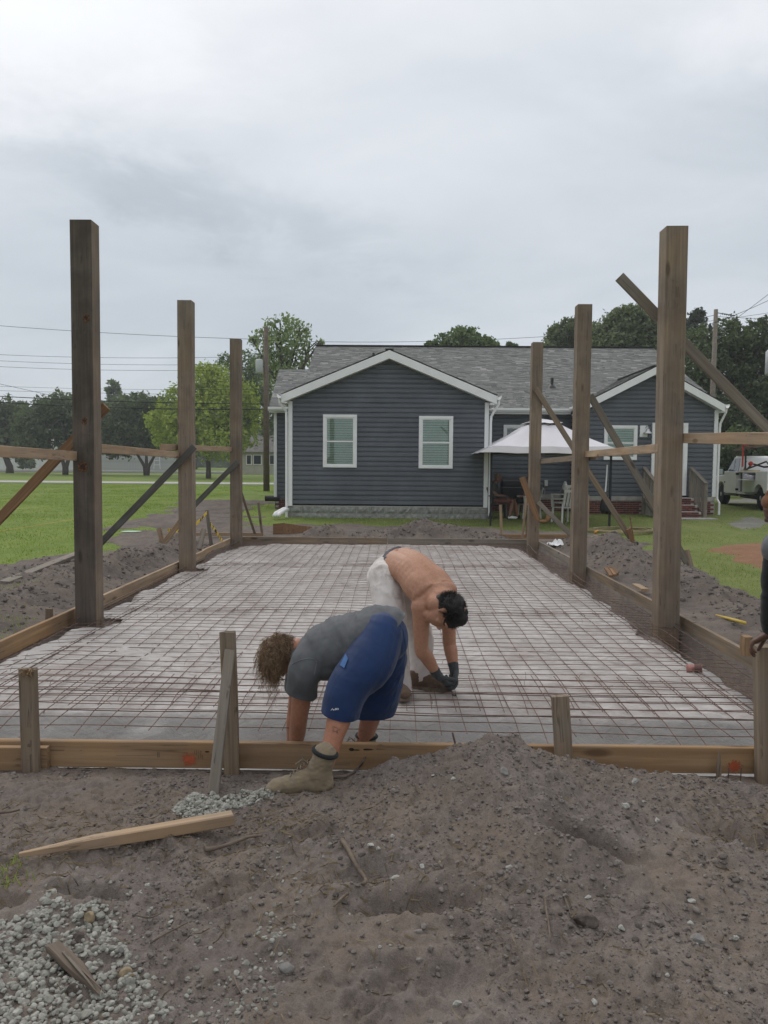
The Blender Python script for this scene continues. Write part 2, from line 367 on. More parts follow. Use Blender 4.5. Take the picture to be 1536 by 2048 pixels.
# ------------------------------------------------------------------ ground
XL, XR, YF, YB = -3.19, 2.82, 4.02, 15.35            # inner faces of the form boards
def gz(y):
    return np.interp(y, [18, 26, 55, 83, 115, 130, 200, 900], [0, .14, .2, .3, .4, .5, .8, 2.0])
def poly_sd(x, y, P):
    """signed distance to a polygon, positive inside"""
    d = np.full(x.shape, 1e9); ins = np.zeros(x.shape, bool); n = len(P)
    for i in range(n):
        ax, ay = P[i]; bx, by = P[(i + 1) % n]
        ex, ey = bx - ax, by - ay; L2 = ex * ex + ey * ey + 1e-12
        t = np.clip(((x - ax) * ex + (y - ay) * ey) / L2, 0, 1)
        d = np.minimum(d, (x - ax - t * ex) ** 2 + (y - ay - t * ey) ** 2)
        c = ((ay > y) != (by > y)) & (x < (bx - ax) * (y - ay) / (by - ay + 1e-12) + ax)
        ins ^= c
    d = np.sqrt(d); return np.where(ins, d, -d)
def gp(px, py, z=0.03):
    p = G(px, py, z); return (p.x, p.y)
SOIL = [(-7.0, 0.5), (-7.0, 8.0), (-6.6, 11.0), gp(-20, 1128), gp(90, 1112), gp(150, 1103), gp(208, 1075), gp(240, 1058), gp(300, 1032), gp(380, 1008), gp(470, 988), gp(540, 983),
        gp(552, 1006), gp(500, 1032), gp(490, 1052), gp(560, 1052), gp(650, 1050), gp(960, 1054), gp(1075, 1062), gp(1195, 1070), gp(1260, 1080), gp(1300, 1100), gp(1340, 1128), gp(1430, 1158), gp(1490, 1205), gp(1540, 1225),
        (5.6, 7.2), (6.5, 5.5), (7.0, 0.5)]
CREST_X = [-3, -1.2, -.8, -.45, -.21, .15, .46, .65, .87, 1.23, 1.47, 1.8, 2.4, 4]
CREST_H = [.03, .02, .02, .035, .085, .20, .285, .25, .175, .115, .085, .05, .05, .04]
FEET = [(G(470, 1770, .02).x, G(470, 1770, .02).y, .5), (G(1005, 1905, .03).x, G(1005, 1905, .03).y, 1.9), (G(300, 1700, .02).x, G(300, 1700, .02).y, 2.6), (G(1330, 1980, .02).x, G(1330, 1980, .02).y, 1.2), (G(760, 1960, .02).x, G(760, 1960, .02).y, .9)]
HOLES = [(.80, 2.98, .20, .07, .075, -.5), (.12, 2.66, .22, .06, .06, .05), (1.45, 3.15, .2, .09, .06, -.2), (-.1, 2.83, .16, .06, .03, .1), (-1.1, 2.75, .12, .05, .05, 0), (-1.4, 2.68, .1, .05, .04, 0),
         (.42, 2.55, .05, .04, .03, 0), (-.62, 2.72, .05, .05, .025, 0), (-.45, 3.1, .25, .05, .03, .2), (1.6, 2.2, .2, .08, .05, .2), (.1, 2.3, .3, .07, .03, -.1)]
MOUNDS = [(-4.1, 7.5, .45, 1.1, .14), (-3.9, 9.4, .4, 1.2, .24), (-3.95, 11.6, .4, 1.3, .26), (-3.9, 13.8, .4, .9, .22), (-5.0, 10.4, .5, 1.5, .1), (-4.4, 6.0, .5, .8, .08),
          (.55, 16.35, .55, .35, .33), (1.35, 16.4, .5, .35, .26), (-1.5, 16.2, .45, .3, .26), (-.4, 16.3, .6, .3, .16), (2.1, 16.2, .3, .25, .12),
          (3.75, 13.1, .42, 1.0, .38), (3.6, 11.6, .35, .8, .30), (4.2, 11.3, .3, .5, .14), (3.8, 9.6, .4, .8, .17), (4.4, 8.9, .4, .6, .15), (3.85, 7.7, .3, .5, .18), (4.4, 7.5, .35, .4, .16), (3.3, 14.7, .3, .4, .18), (3.6, 6.2, .4, .6, .12)]
def soil_sd(x, y):
    return poly_sd(x, y, SOIL) + fbm(x, y, 1.3, 4, 5) * .45 + np.clip((y - 12) / 2, 0, 1) * (np.abs(y - 16.3) > 1.0) * (fbm(x, y * .7, .7, 3, 55) * 1.1 - .1)
def soil_z(x, y, fine=True):
    sdv = soil_sd(x, y) + fbm(x, y, 5, 2, 6) * .12
    edge = np.where(sdv > 0, np.minimum(sdv * .25, np.where(y < 4.1, .0, .03)), np.maximum(sdv * .35, -.3))
    inside = np.clip(sdv * 2.5, 0, 1)
    z = gz(y) + edge
    mz = 0
    for (cx, cy, sx, sy, h) in MOUNDS: mz = mz + h * np.exp(-((x - cx) / sx) ** 2 - ((y - cy) / sy) ** 2)
    z = z + mz * (1 + .28 * fbm(x, y, 2.2, 4, 9))
    fr = np.where(y < 3.62, np.exp(-((3.62 - y) / .72) ** 2), np.exp(-((y - 3.62) / .20) ** 2))
    ch = np.interp(x, CREST_X, CREST_H)
    z = z + np.where(y < 5.0, ch * fr, 0)
    z = z + np.where(y < 4.0, .035 * np.exp(-((y - 2.9) / .5) ** 2) * np.exp(-((x - .9) / .9) ** 2), 0)
    for (cx, cy, sx, sy, d, a) in HOLES:
        u = (x - cx) * math.cos(a) + (y - cy) * math.sin(a); v = -(x - cx) * math.sin(a) + (y - cy) * math.cos(a)
        d = d * 1.35; z = z - d * np.exp(-((u / sx) ** 2 + (v / sy) ** 2 * (1 + .6 * fbm(x, y, 9, 3, 41))) ** 1.5) * (1 + .5 * fbm(x, y, 14, 3, 4)) + d * .35 * np.exp(-(u / sx / 1.15) ** 2 - ((v + sy * 1.5) / sy) ** 2)
    near = np.clip((y - 3.62) / .3, 0, 1) * (y < 4.1); z = z - .038 * near * near * (3 - 2 * near)
    rough = .030 * fbm(x, y, 1.6, 3, 1) * np.where(y < 4.1, 1 - .8 * near, 1) + .030 * fbm(x, y, 5.5, 4, 2) * inside * np.where((y > 3.7) & (y < 4.1), .4, 1) + .017 * (np.abs(fbm(x, y, 15, 3, 3)) * 2 - .6) * inside * np.where((y > 3.8) & (y < 4.1), .4, 1)
    windrow = np.clip(mz * 8, 0, 1) * np.where(y > 5, 1, 0)
    rough = rough + windrow * .05 * (np.abs(fbm(x, y, 7, 4, 12)) * 2 - .5)
    z = z + rough * np.where(y > 5, 1.0, 1.0)
    for (fx_, fy_, fa_) in FEET:
        u = (x - fx_) * math.cos(fa_) + (y - fy_) * math.sin(fa_); v = -(x - fx_) * math.sin(fa_) + (y - fy_) * math.cos(fa_)
        wv_ = .045 + .012 * np.cos(u * 18 + .6); k_ = np.clip((.145 - np.abs(u)) / .02, 0, 1) * np.clip((wv_ - np.abs(v)) / .012, 0, 1)
        z = z - k_ * (.016 - .009 * (np.sin(u * 260) > -.1) * (np.abs(v) < wv_ * .8)) + .008 * np.exp(-((np.abs(v) - wv_ - .015) / .015) ** 2) * np.clip((.17 - np.abs(u)) / .03, 0, 1)
    if fine: z = z + .0075 * fbm(x, y, 38, 4, 8, .65) * (.6 + 1.2 * vn(x * 2.3, y * 2.3, 61)) + .010 * np.clip(np.abs(fbm(x, y, 24, 3, 13)) - .22, 0, 1)
    return z, sdv
def in_pit(x, y): return (x > XL - .02) & (x < XR + .02) & (y > YF - .06) & (y < YB + .05)
def pit_z(x, y):
    dd = np.minimum(np.minimum(x - XL, XR - x), np.minimum(y - YF, YB - y))
    d = np.minimum(np.minimum(x - XL + .24, XR - x), np.where(y > 10, (YB - y) * 1.3, (y - YF - .36) * 1.25))
    t = np.clip((d - .10 + .12 * fbm(x, y, 2.4, 3, 31)) / .38, 0, 1); t = t * t * (3 - 2 * t)
    z = -.20 + .215 * t + .02 * fbm(x, y, 4, 4, 32) * (1 - t * .7) + .006 * fbm(x, y, 25, 3, 33) * (1 - t)
    for px_, py_ in POSTS_XY:
        z = z - .10 * np.exp(-(((x - px_) ** 2 + (y - py_) ** 2) / .24 ** 2) ** 1.5)
    return np.where(dd < .012, np.where(y < 5, -.04, .02), z)
PL_Y = [7.4, 11.2, 15.0]
POSTS_XY = [(-2.95, 7.5), (-2.97, 11.3), (-3.1, 15.1), (2.62, 7.5), (2.68, 11.3), (2.72, 15.1)]
def grid(xs, ys):
    X, Y = np.meshgrid(xs, ys); nx, ny = len(xs), len(ys)
    i = np.arange(ny - 1)[:, None] * nx + np.arange(nx - 1)[None, :]
    Fc = np.stack([i, i + 1, i + nx + 1, i + nx], -1).reshape(-1, 4)
    return X.ravel(), Y.ravel(), Fc
def mat_soil(name, dark, mid, light, warm):
    mt, t, b = mat_new(name); setb(b, 0.95, 0.12)
    ge = nd(t, 'ShaderNodeNewGeometry'); v = ge.outputs['Position']
    a = noise(t, v, 1.3, 4, .55); c = noise(t, v, 9, 6, .65); e = noise(t, v, 70, 4, .7); h = noise(t, v, 260, 2, .6)
    mixv = m(t, 'ADD', m(t, 'MULTIPLY', a, .35), m(t, 'ADD', m(t, 'MULTIPLY', c, .35), m(t, 'MULTIPLY', e, .30)))
    col = ramp(t, mixv, [(0.32, dark), (0.5, mid), (0.68, light)])
    wf = nd(t, 'ShaderNodeMapRange'); t.links.new(noise(t, v, 1.9, 4, .6), wf.inputs[0]); wf.inputs[1].default_value = .42; wf.inputs[2].default_value = .62; wf.inputs[3].default_value = 0; wf.inputs[4].default_value = .5
    col = mixc(t, wf.outputs[0], col, warm)
    col = mixc(t, 1.0, col, ramp(t, h, [(0.25, (.72, .72, .72)), (.75, (1.2, 1.2, 1.2))]), 'MULTIPLY')
    t.links.new(col, b.inputs['Base Color'])
    bump(t, b, m(t, 'ADD', m(t, 'MULTIPLY', e, .6), m(t, 'MULTIPLY', h, .4)), .7, .012)
    return mt
M['soil'] = mat_soil('sandy_soil', (.080, .066, .057), (.160, .133, .118), (.245, .212, .19), (.20, .155, .117))
M['soil_dark'] = mat_soil('dug_soil', (.078, .066, .058), (.14, .118, .105), (.225, .193, .17), (.205, .165, .132))
M['clay'] = mat_soil('red_clay', (.17, .085, .05), (.24, .125, .075), (.30, .17, .11), (.22, .15, .085))
# foreground, fine grid
X, Y, Fc = grid(np.arange(-2.7, 2.75, .0085), np.arange(1.55, 4.06, .0085))
Z, sdv = soil_z(X, Y); Z = Z - np.where(Y > 3.99, (Y - 3.99) * .3, 0)
tag(fast('dirt_ground', np.stack([X, Y, Z], 1), Fc, M['soil'], smooth=True, loc=(0, 0, 0)), kind='structure')
# the rest of the dug-over soil round the forms
X, Y, Fc = grid(np.arange(-9.5, 8.5, .045), np.arange(0.5, 30.5, .05))
Z, sdv = soil_z(X, Y)
fx, fy = X[Fc].mean(1), Y[Fc].mean(1); fs = sdv[Fc].max(1)
keep = (fs > -.6) & ~((fx > XL - .01) & (fx < XR + .01) & (fy > YF - .1) & (fy < YB + .03)) & ~((np.abs(fx) < 2.66) & (fy < 4.03) & (fy > 1.6))
Fc = Fc[keep]; used, inv = np.unique(Fc, return_inverse=True)
Fc = inv.reshape(-1, 4); V = np.stack([X, Y, Z], 1)[used]
tag(fast('dirt_yard', V, Fc, M['soil_dark'], smooth=True, loc=(0, 0, 0)), kind='structure')
# bed of the slab with its perimeter trench
X, Y, Fc = grid(np.arange(XL - .05, XR + .06, .035), np.arange(YF - .04, YB + .06, .035))
tag(fast('slab_bed', np.stack([X, Y, pit_z(X, Y)], 1), Fc, M['soil_dark'], smooth=True, loc=(0, 0, 0)), kind='structure')
# lawn --------------------------------------------------------------
def mat_lawn():
    mt, t, b = mat_new('mown_grass'); setb(b, .9, .15)
    ge = nd(t, 'ShaderNodeNewGeometry'); v = ge.outputs['Position']
    a = noise(t, v, .35, 5, .6); c = noise(t, v, 3.0, 6, .7, 0, (1, .5, 1)); e = noise(t, v, 40, 3, .7)
    mv = m(t, 'ADD', m(t, 'MULTIPLY', a, .45), m(t, 'ADD', m(t, 'MULTIPLY', c, .35), m(t, 'MULTIPLY', e, .2)))
    col = ramp(t, mv, [(.32, (.095, .138, .028)), (.5, (.15, .205, .042)), (.66, (.225, .26, .066)), (.78, (.22, .22, .085))])
    # drier and thinner near the house and the site
    sp = nd(t, 'ShaderNodeSeparateXYZ'); t.links.new(v, sp.inputs[0])
    near = nd(t, 'ShaderNodeMapRange'); near.interpolation_type = 'SMOOTHSTEP'; t.links.new(m(t, 'ADD', sp.outputs[0], m(t, 'MULTIPLY', c, 3)), near.inputs[0])
    near.inputs[1].default_value = -3.5; near.inputs[2].default_value = 3.5; near.inputs[3].default_value = 0; near.inputs[4].default_value = .55
    dry = ramp(t, mv, [(.35, (.085, .095, .035)), (.55, (.14, .15, .06)), (.7, (.22, .19, .11))])
    col = mixc(t, near.outputs[0], col, dry)
    t.links.new(col, b.inputs['Base Color']); bump(t, b, m(t, 'ADD', e, c), .6, .03)
    return mt
M['lawn'] = mat_lawn()
xs = np.concatenate([np.array([-1500, -700, -350, -200, -130, -90, -65, -48]), np.arange(-38, -12, 1.0), np.arange(-12, 12.01, .15), np.arange(13, 40, 1.0), np.array([48, 65, 90, 130, 200, 350, 700, 1500])])
ys = np.concatenate([np.array([-600, -200, -60, -20, -6]), np.arange(-2, 32, .15), np.arange(32, 62, 1.0), np.array([66, 72, 78, 83, 90, 100, 115, 130, 160, 200, 300, 500, 900, 1600])])
X, Y, Fc = grid(xs, ys)
fx, fy = X[Fc].mean(1), Y[Fc].mean(1)
sdl = poly_sd(fx, fy, SOIL)
keep = ~((sdl > 2.2) | ((fx > XL - .1) & (fx < XR + .1) & (fy > 2) & (fy < YB + .1)))
Fc = Fc[keep]
Z = gz(Y) + .012 * fbm(X, Y, .8, 3, 21) * (np.abs(X) < 40) - .006
tag(fast('lawn', np.stack([X, Y, Z], 1), Fc, M['lawn'], smooth=True, loc=(0, 0, 0)), kind='structure')
# grass blades standing on the nearer lawn
def blades(n, x0, x1, y0, y1, h0, h1, seed, keepf):
    g = np.random.default_rng(seed); x = g.uniform(x0, x1, n); y = y0 + (y1 - y0) * g.uniform(0, 1, n) ** 1.25
    k = keepf(x, y); x, y = x[k], y[k]; n = len(x)
    z = gz(y) - .01; h = g.uniform(h0, h1, n) * (1 + .5 * fbm(x, y, 1.1, 2, 3)); a = g.uniform(0, 6.28, n); wd = h * g.uniform(.16, .3, n); ln = h * g.uniform(-.6, .6, n); la = g.uniform(0, 6.28, n)
    p0 = np.stack([x - np.cos(a) * wd, y - np.sin(a) * wd, z], 1); p1 = np.stack([x + np.cos(a) * wd, y + np.sin(a) * wd, z], 1); p2 = np.stack([x + np.cos(la) * ln, y + np.sin(la) * ln, z + h], 1)
    V = np.stack([p0, p1, p2], 1).reshape(-1, 3); F_ = np.arange(3 * n).reshape(-1, 3)
    var = np.repeat(np.clip(.5 + .6 * fbm(x, y, .6, 4, 22) + g.uniform(-.3, .3, n), 0, 1), 3)
    return V, F_, var
M['blade'] = mat_attr('grass_blade', (.15, .22, .038), (.29, .34, .08), .8, .15, .35)
M['blade_dry'] = mat_attr('dry_grass_blade', (.16, .195, .06), (.34, .34, .15), .8, .15, .4)
SIDEWALK_Y = (53.5, 57.0)
V, F_, var = blades(230000, -27, -2.5, 9, 53, .018, .045, 3, lambda x, y: (soil_sd(x, y) < .12) & (x > -.56 * y - 2.0) & (x < np.where(y > 20, -4.1, 0)))
tag(fast('grass', V, F_, M['blade'], attr={'var': var}, loc=(0, 0, 0)), 'green mown grass of the wide lawn left of the site', 'grass', kind='stuff')
V, F_, var = blades(90000, -3.6, 14, 8, 32, .016, .04, 4, lambda x, y: (soil_sd(x, y) < .12) & (x < .56 * y + 1.5) & ~((y > 22.2) & (x < 2.8)) & (fbm(x, y, .9, 3, 44) > -.35) & ~((y > 24.3) & (x < 10.3)))
tag(fast('grass', V, F_, M['blade_dry'], attr={'var': var}, loc=(0, 0, 0)), 'thin patchy grass in front of the house and beside the parked truck', 'grass', kind='stuff')
# red clay patch, gravelly patch, street strips
def patch(name, P, mat, step, lift, amp, seed):
    P = [gp(*q) if len(q) == 2 else q[:2] for q in P]
    x0, x1 = min(p[0] for p in P) - .5, max(p[0] for p in P) + .5; y0, y1 = min(p[1] for p in P) - .5, max(p[1] for p in P) + .5
    X, Y, Fc = grid(np.arange(x0, x1, step), np.arange(y0, y1, step))
    s_ = poly_sd(X, Y, P) + fbm(X, Y, 1.2, 4, seed) * .45
    Z = gz(Y) + np.clip(s_ * .12, -.12, lift) + amp * fbm(X, Y, 5, 4, seed + 1)
    k = s_[Fc].max(1) > -.5; Fc = Fc[k]
    return tag(fast(name, np.stack([X, Y, Z], 1), Fc, mat, smooth=True, loc=(0, 0, 0)), kind='structure')
patch('clay_patch', [(1425, 1088), (1545, 1086), (1700, 1100), (1700, 1160), (1545, 1148), (1490, 1128), (1450, 1108)], M['clay'], .06, .03, .012, 51)
M['gravel_bed'] = mat_soil('grey_grit', (.13, .125, .11), (.20, .19, .17), (.27, .26, .235), (.15, .16, .10))
patch('gravel_patch', [(1468, 1048), (1500, 1040), (1530, 1046), (1520, 1056), (1490, 1062)], M['gravel_bed'], .08, .022, .01, 61)
patch('gravel_drive', [(1440, 1012), (1600, 1012), (1900, 1040), (1900, 1020), (1500, 1000)], M['gravel_bed'], .12, .018, .01, 71)
M['asphalt'] = mat_plain('asphalt', (.10, .10, .098), .9, .2, .15, 3)
M['walk'] = mat_plain('pale_concrete_walk', (.40, .39, .36), .9, .2, .08, 2)
def strip(name, y0, y1, x0, x1, lift, mat, skew=0.0):
    xs_ = np.linspace(x0, x1, 40); V = []; 
    for x in xs_:
        for y in (y0, y1): V.append((x, y + skew * x, float(gz(y + skew * x)) + lift))
    n = len(xs_); F_ = [(2*i, 2*i+2, 2*i+3, 2*i+1) for i in range(n - 1)]
    mb = MB(); mb.add(V, F_)
    V2 = [(x, y, z - .1) for x, y, z in V]; mb.add(V[0::2] + V2[0::2], [(i, i+1, n+i+1, n+i) for i in range(n - 1)])
    return mb.build(name, mat, kind='structure')
strip('sidewalk', 52.5, 57.0, -90, -1.5, .05, M['walk'])
strip('road', 100, 112, -140, 20, .04, M['asphalt'])
strip('pavement', 112.6, 115.5, -140, 20, .14, M['walk'])
# ------------------------------------------------------------------ vapour barrier over the bed
def mat_sheet():
    mt, t, b = mat_new('vapour_barrier_plastic'); setb(b, .5, .3)
    ge = nd(t, 'ShaderNodeNewGeometry'); v = ge.outputs['Position']
    n = noise(t, v, 1.6, 5, .6, .4); c = noise(t, v, 6, 5, .65, .6, (1, 2.2, 1)); e = noise(t, v, 30, 4, .6)
    col = ramp(t, m(t, 'ADD', m(t, 'MULTIPLY', n, .5), m(t, 'MULTIPLY', c, .5)), [(.33, (.24, .21, .19)), (.5, (.39, .36, .34)), (.66, (.53, .505, .485))])
    df = nd(t, 'ShaderNodeMapRange'); t.links.new(noise(t, v, 2.3, 6, .7, .5, None, None), df.inputs[0]); df.inputs[1].default_value = .50; df.inputs[2].default_value = .72; df.inputs[3].default_value = 0; df.inputs[4].default_value = .65
    col = mixc(t, df.outputs[0], col, (.27, .215, .185))
    sp = nd(t, 'ShaderNodeSeparateXYZ'); t.links.new(v, sp.inputs[0])
    t.links.new(col, b.inputs['Base Color']); bump(t, b, m(t, 'ADD', c, m(t, 'MULTIPLY', e, .4)), .5, .03)
    # thin translucent film: dulls where it is stretched over dark soil in the trench
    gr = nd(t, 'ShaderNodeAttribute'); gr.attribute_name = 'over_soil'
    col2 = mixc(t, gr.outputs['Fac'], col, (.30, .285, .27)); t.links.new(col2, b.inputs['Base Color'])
    return mt
M['sheet'] = mat_sheet()
xs = np.arange(XL + .06, XR - .02, .025); ys = np.concatenate([np.arange(YF + .03, 8, .02), np.arange(8, YB - .1, .03)])
X, Y, Fc = grid(xs, ys)
base = pit_z(X, Y)
fold = 1 - np.abs(fbm(X * 1.0, Y * 1.0, 3.2, 4, 81)) * 2
wr = .017 * np.clip(fold, -1, 1) + .010 * (1 - np.abs(fbm(X * .6 + Y * .25, Y, 9, 3, 82)) * 2) + .003 * fbm(X, Y, 30, 2, 83)
Zs = np.maximum(base, -.17) + .016 + wr * np.where(Y < YF + .75, .7, 1.0)
right = np.interp(Y, [4, 4.6, 5.5, 6.3, 7.1, 7.5, 8.3, 10.9, 11.3, 12.2, 14.2, 14.9, 15.4], [2.75, 2.65, 2.5, 2.42, 2.25, 2.38, 2.42, 2.40, 2.28, 2.42, 2.35, 1.9, 1.6]) + .05 * fbm(Y, Y * 0, 2.5, 3, 84)
left = np.interp(Y, [4, 5, 6, 7.1, 7.4, 7.8, 9, 10.8, 11.2, 11.6, 13, 14.4, 14.9, 15.4], [-3.14, -3.12, -3.08, -3.05, -2.85, -3.02, -3.05, -3.05, -2.86, -3.05, -3.0, -2.8, -2.4, -1.9]) + .05 * fbm(Y, Y * 0, 2.5, 3, 85)
cx, cy = X[Fc].mean(1), Y[Fc].mean(1)
hole = np.zeros(len(cx), bool)
for px_, py_ in POSTS_XY: hole |= ((cx - px_) ** 2 + (cy - py_) ** 2) < (.23 + .05 * vn(cx * 6, cy * 6, 3)) ** 2
k = (cx < np.interp(cy, Y[::len(xs)], right[::len(xs)])) & (cx > np.interp(cy, Y[::len(xs)], left[::len(xs)])) & (cy < YB - .22 + .08 * fbm(cx, cx * 0, 1.5, 3, 86)) & ~hole
Fc = Fc[k]; used, inv = np.unique(Fc, return_inverse=True); Fc = inv.reshape(-1, 4)
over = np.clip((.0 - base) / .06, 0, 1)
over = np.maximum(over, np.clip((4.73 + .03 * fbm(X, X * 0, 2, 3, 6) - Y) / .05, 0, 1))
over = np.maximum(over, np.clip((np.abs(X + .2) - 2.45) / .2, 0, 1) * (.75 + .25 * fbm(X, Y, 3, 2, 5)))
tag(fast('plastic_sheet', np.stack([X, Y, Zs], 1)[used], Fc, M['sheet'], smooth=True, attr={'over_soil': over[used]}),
    'crumpled white plastic vapour barrier spread under the wire mesh', 'plastic sheet')
# ------------------------------------------------------------------ welded wire mesh
def wire_mat(label, x0, x1, y0, y1, zoff, seed, sp=.152, jx=0.0):
    g = random.Random(seed); t = thing('wire_mesh', ((x0 + x1) / 2, y0, .03), label, 'wire mesh', 'sheets of rusty welded wire mesh over the plastic')
    def zz(x, y):
        return .055 + zoff + .018 * float(fbm(np.array([x]), np.array([y]), 1.1, 2, seed)[0]) + (-.02 if x > 2.45 or x < -2.8 else 0)
    nx = int((x1 - x0) / sp)
    for i in range(nx + 1):
        x = x0 + i * sp + jx; drift = g.uniform(-.012, .012); pts = []
        ya, yb = y0 - g.uniform(0.02, .06), y1 + g.uniform(.02, .06); n = int((yb - ya) / .3) + 2
        for k in range(n):
            y = ya + (yb - ya) * k / (n - 1); pts.append((x + drift * math.sin(y * 1.3 + i) + g.uniform(-.002, .002), y, zz(x, y) + .004 + g.uniform(-.003, .003)))
        if y0 < 5 and g.random() < .35: pts[0] = (pts[0][0], pts[0][1], pts[0][2] - .05)
        mb = MB(); mb.tube(pts, .0029, 4); mb.build('long_wire', M['steel_rust'], t)
    ny = int((y1 - y0) / sp)
    for j in range(ny + 1):
        y = y0 + j * sp; xa, xb = x0 - g.uniform(.02, .06), x1 + g.uniform(.02, .06); n = int((xb - xa) / .35) + 2; pts = []
        for k in range(n):
            x = xa + (xb - xa) * k / (n - 1); pts.append((x, y + .008 * math.sin(x * 1.7 + j) + g.uniform(-.002, .002), zz(x, y) + .009 + g.uniform(-.003, .003)))
        mb = MB(); mb.tube(pts, .0030, 4); mb.build('cross_wire', M['steel_rust'], t)
    return t
wire_mat('front sheet of welded wire mesh, its cut ends hanging over the near trench', -3.06, 2.68, 4.36, 8.05, .0, 1)
wire_mat('middle sheet of welded wire mesh between the middle posts', -3.04, 2.66, 7.95, 11.75, .010, 2)
wire_mat('rear sheet of welded wire mesh at the far end of the slab', -3.02, 2.66, 11.62, 15.15, .004, 3)
wire_mat('doubled overlap strip of welded wire mesh lying nearest the front board', -3.0, 2.6, 4.75, 5.45, .014, 4, jx=.055)
# rebars along the edges
def rebar(pts, label, r=.0055):
    P_ = [Vector(p) for p in pts]; q = []
    for i in range(len(P_) - 1):
        n = max(2, int((P_[i+1] - P_[i]).length / .35))
        for k in range(n): q.append(P_[i].lerp(P_[i+1], k / n) + Vector((random.uniform(-.006, .006), 0, random.uniform(-.006, .006))))
    q.append(P_[-1]); mb = MB(); mb.tube(q, r, 6)
    return mb.build('rebar', M['rebar'], None, label=label, cat='rebar', group='steel bars laid along the slab edges')
rebar([(-2.72, 4.5, .05), (-2.70, 11.2, .07)], 'long dark steel bar laid inside the left post line')
rebar([(-3.06, 7.35, .085), (-3.05, 15.0, .085)], 'long steel bar beside the left form board behind the nearest left post')
rebar([(2.30, 4.45, .05), (2.34, 9.6, .075), (2.36, 15.0, .06)], 'long steel bar along the right edge of the white plastic')
rebar([(2.70, 4.5, -.02), (2.72, 7.4, .06), (2.66, 8.4, .08)], 'short steel bar in the right trench near the front corner')
rebar([(2.74, 7.3, .09), (2.58, 9.2, .0), (2.60, 11.1, .06)], 'sagging steel bar in the right trench between first and middle post')
rebar([(2.66, 11.3, .10), (2.52, 13.0, .03), (2.62, 15.0, .08)], 'sagging steel bar in the right trench between middle and far post')
rebar([(-3.0, 4.62, .075), (2.7, 4.62, .07)], 'steel bar lying across the slab just behind the front trench', .0036)
rebar([(-3.0, 5.0, .085), (2.7, 5.03, .08)], 'second steel bar lying across the slab behind the front trench', .0036)
# wire ties and bent hooks standing out of the mesh: one part of the front mesh's look, too many to count
mb = MB(); g = random.Random(9)
for i in range(150):
    x = g.uniform(-2.9, 2.6); y = g.uniform(4.7, 14.5); h = g.uniform(.02, .06); a = g.uniform(0, 6.28)
    mb.tube([(x, y, .06), (x + .01 * math.cos(a), y + .01 * math.sin(a), .06 + h * .7), (x + .03 * math.cos(a), y + .03 * math.sin(a), .06 + h)], .0016, 3)
mb.build('wire_ties', M['steel_rust'], None, label='twisted wire ties and bent ends sticking up all over the mesh', cat='wire ties', kind='stuff')
# pink pipe stub
p = G(1388, 1340, .06)
t = thing('drain_pipe', (p.x, p.y, .0), 'short pink plastic pipe stub with dark open end by the right trench', 'pipe')
mb = MB(); a0 = Vector((p.x - .05, p.y + .02, .065)); a1 = Vector((p.x + .055, p.y - .015, .07)); ax = (a1 - a0)
mb.lathe(a0, [(.034, 0), (.034, ax.length), (.029, ax.length), (.029, .02)], 18, ax); mb.build('pipe_body', mat_plain('pink_tape', (.34, .15, .13), .6, .3, .3, 20), t, True)
mb = MB(); mb.lathe(a1 - ax.normalized() * .02, [(.0288, 0), (.0288, .004)], 18, ax); mb.build('pipe_opening', M['black'], t)
mb = MB(); mb.lathe(a1 - ax.normalized() * .055, [(.0352, 0), (.036, .005), (.036, .045), (.0345, .05)], 18, ax); mb.build('collar', mat_plain('brown_collar', (.12, .06, .05), .6, .3, .2, 20), t, True)
# ------------------------------------------------------------------ posts
def post(topl, botl, wpx_top, Yf, label, dark=False, side=1):
    """square timber post; front face at Yf, left edge given by two picture points"""
    a = U(*topl, Yf); b = U(*botl, Yf); wd = .205
    A = Vector((b.x + wd / 2, Yf + wd / 2, -.34)); B = Vector((a.x + wd / 2, Yf + wd / 2, a.z))
    k = (A.z - b.z) / (B.z - b.z); A.x = (b.x + wd / 2) + (B.x - (b.x + wd / 2)) * k
    o = beam('timber_post', A, B, wd, wd, M['post'], up=(0, 1, 0), bev=.006, bow=.004, label=label, cat='post', group='square timber posts round the slab')
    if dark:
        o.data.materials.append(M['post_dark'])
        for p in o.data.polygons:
            if (o.matrix_basis.to_3x3() @ p.normal).y < -.6: p.material_index = 1  # front face takes the darker, blotchier wood colour
    return A, B
PT = {}
PT['1L'] = post((138, 439), (152, 1277), 43, 7.4, 'nearest left timber post with dark front face', True)
def knot_on(pt_obj_name, px, py, rx, rz):
    o = [q for q in COL.objects if q.get('label', '').startswith(pt_obj_name)][0]; bpy.context.view_layer.update(); c = U(px, py, 7.392)
    q = [(c.x + rx * math.cos(a) * random.uniform(.85, 1.12), 7.3925, c.z + rz * math.sin(a) * random.uniform(.85, 1.12)) for a in np.linspace(0, 6.0, 14)]
    k = MB().add(q, [tuple(range(14))]).build('knot', mat_plain('post_knot', (.14, .07, .04), .8, .2, .5, 60), None, loc=c); k.parent = o; k.matrix_parent_inverse = o.matrix_basis.inverted()
    k2 = MB().add([((p[0] - c.x) * .5 + c.x, 7.3915, (p[2] - c.z) * .5 + c.z) for p in q], [tuple(range(14))]).build('knot', mat_plain('post_knot_heart', (.06, .035, .025), .8, .2, .4, 60), None, loc=c); k2.parent = o; k2.matrix_parent_inverse = o.matrix_basis.inverted()
for a_ in ((172, 636, .035, .04), (169, 842, .03, .035), (166, 934, .05, .055)): knot_on('nearest left timber post', *a_)
PT['2L'] = post((354, 600), (358, 1163), 30, 11.2, 'middle left timber post with dark brace nailed to it')
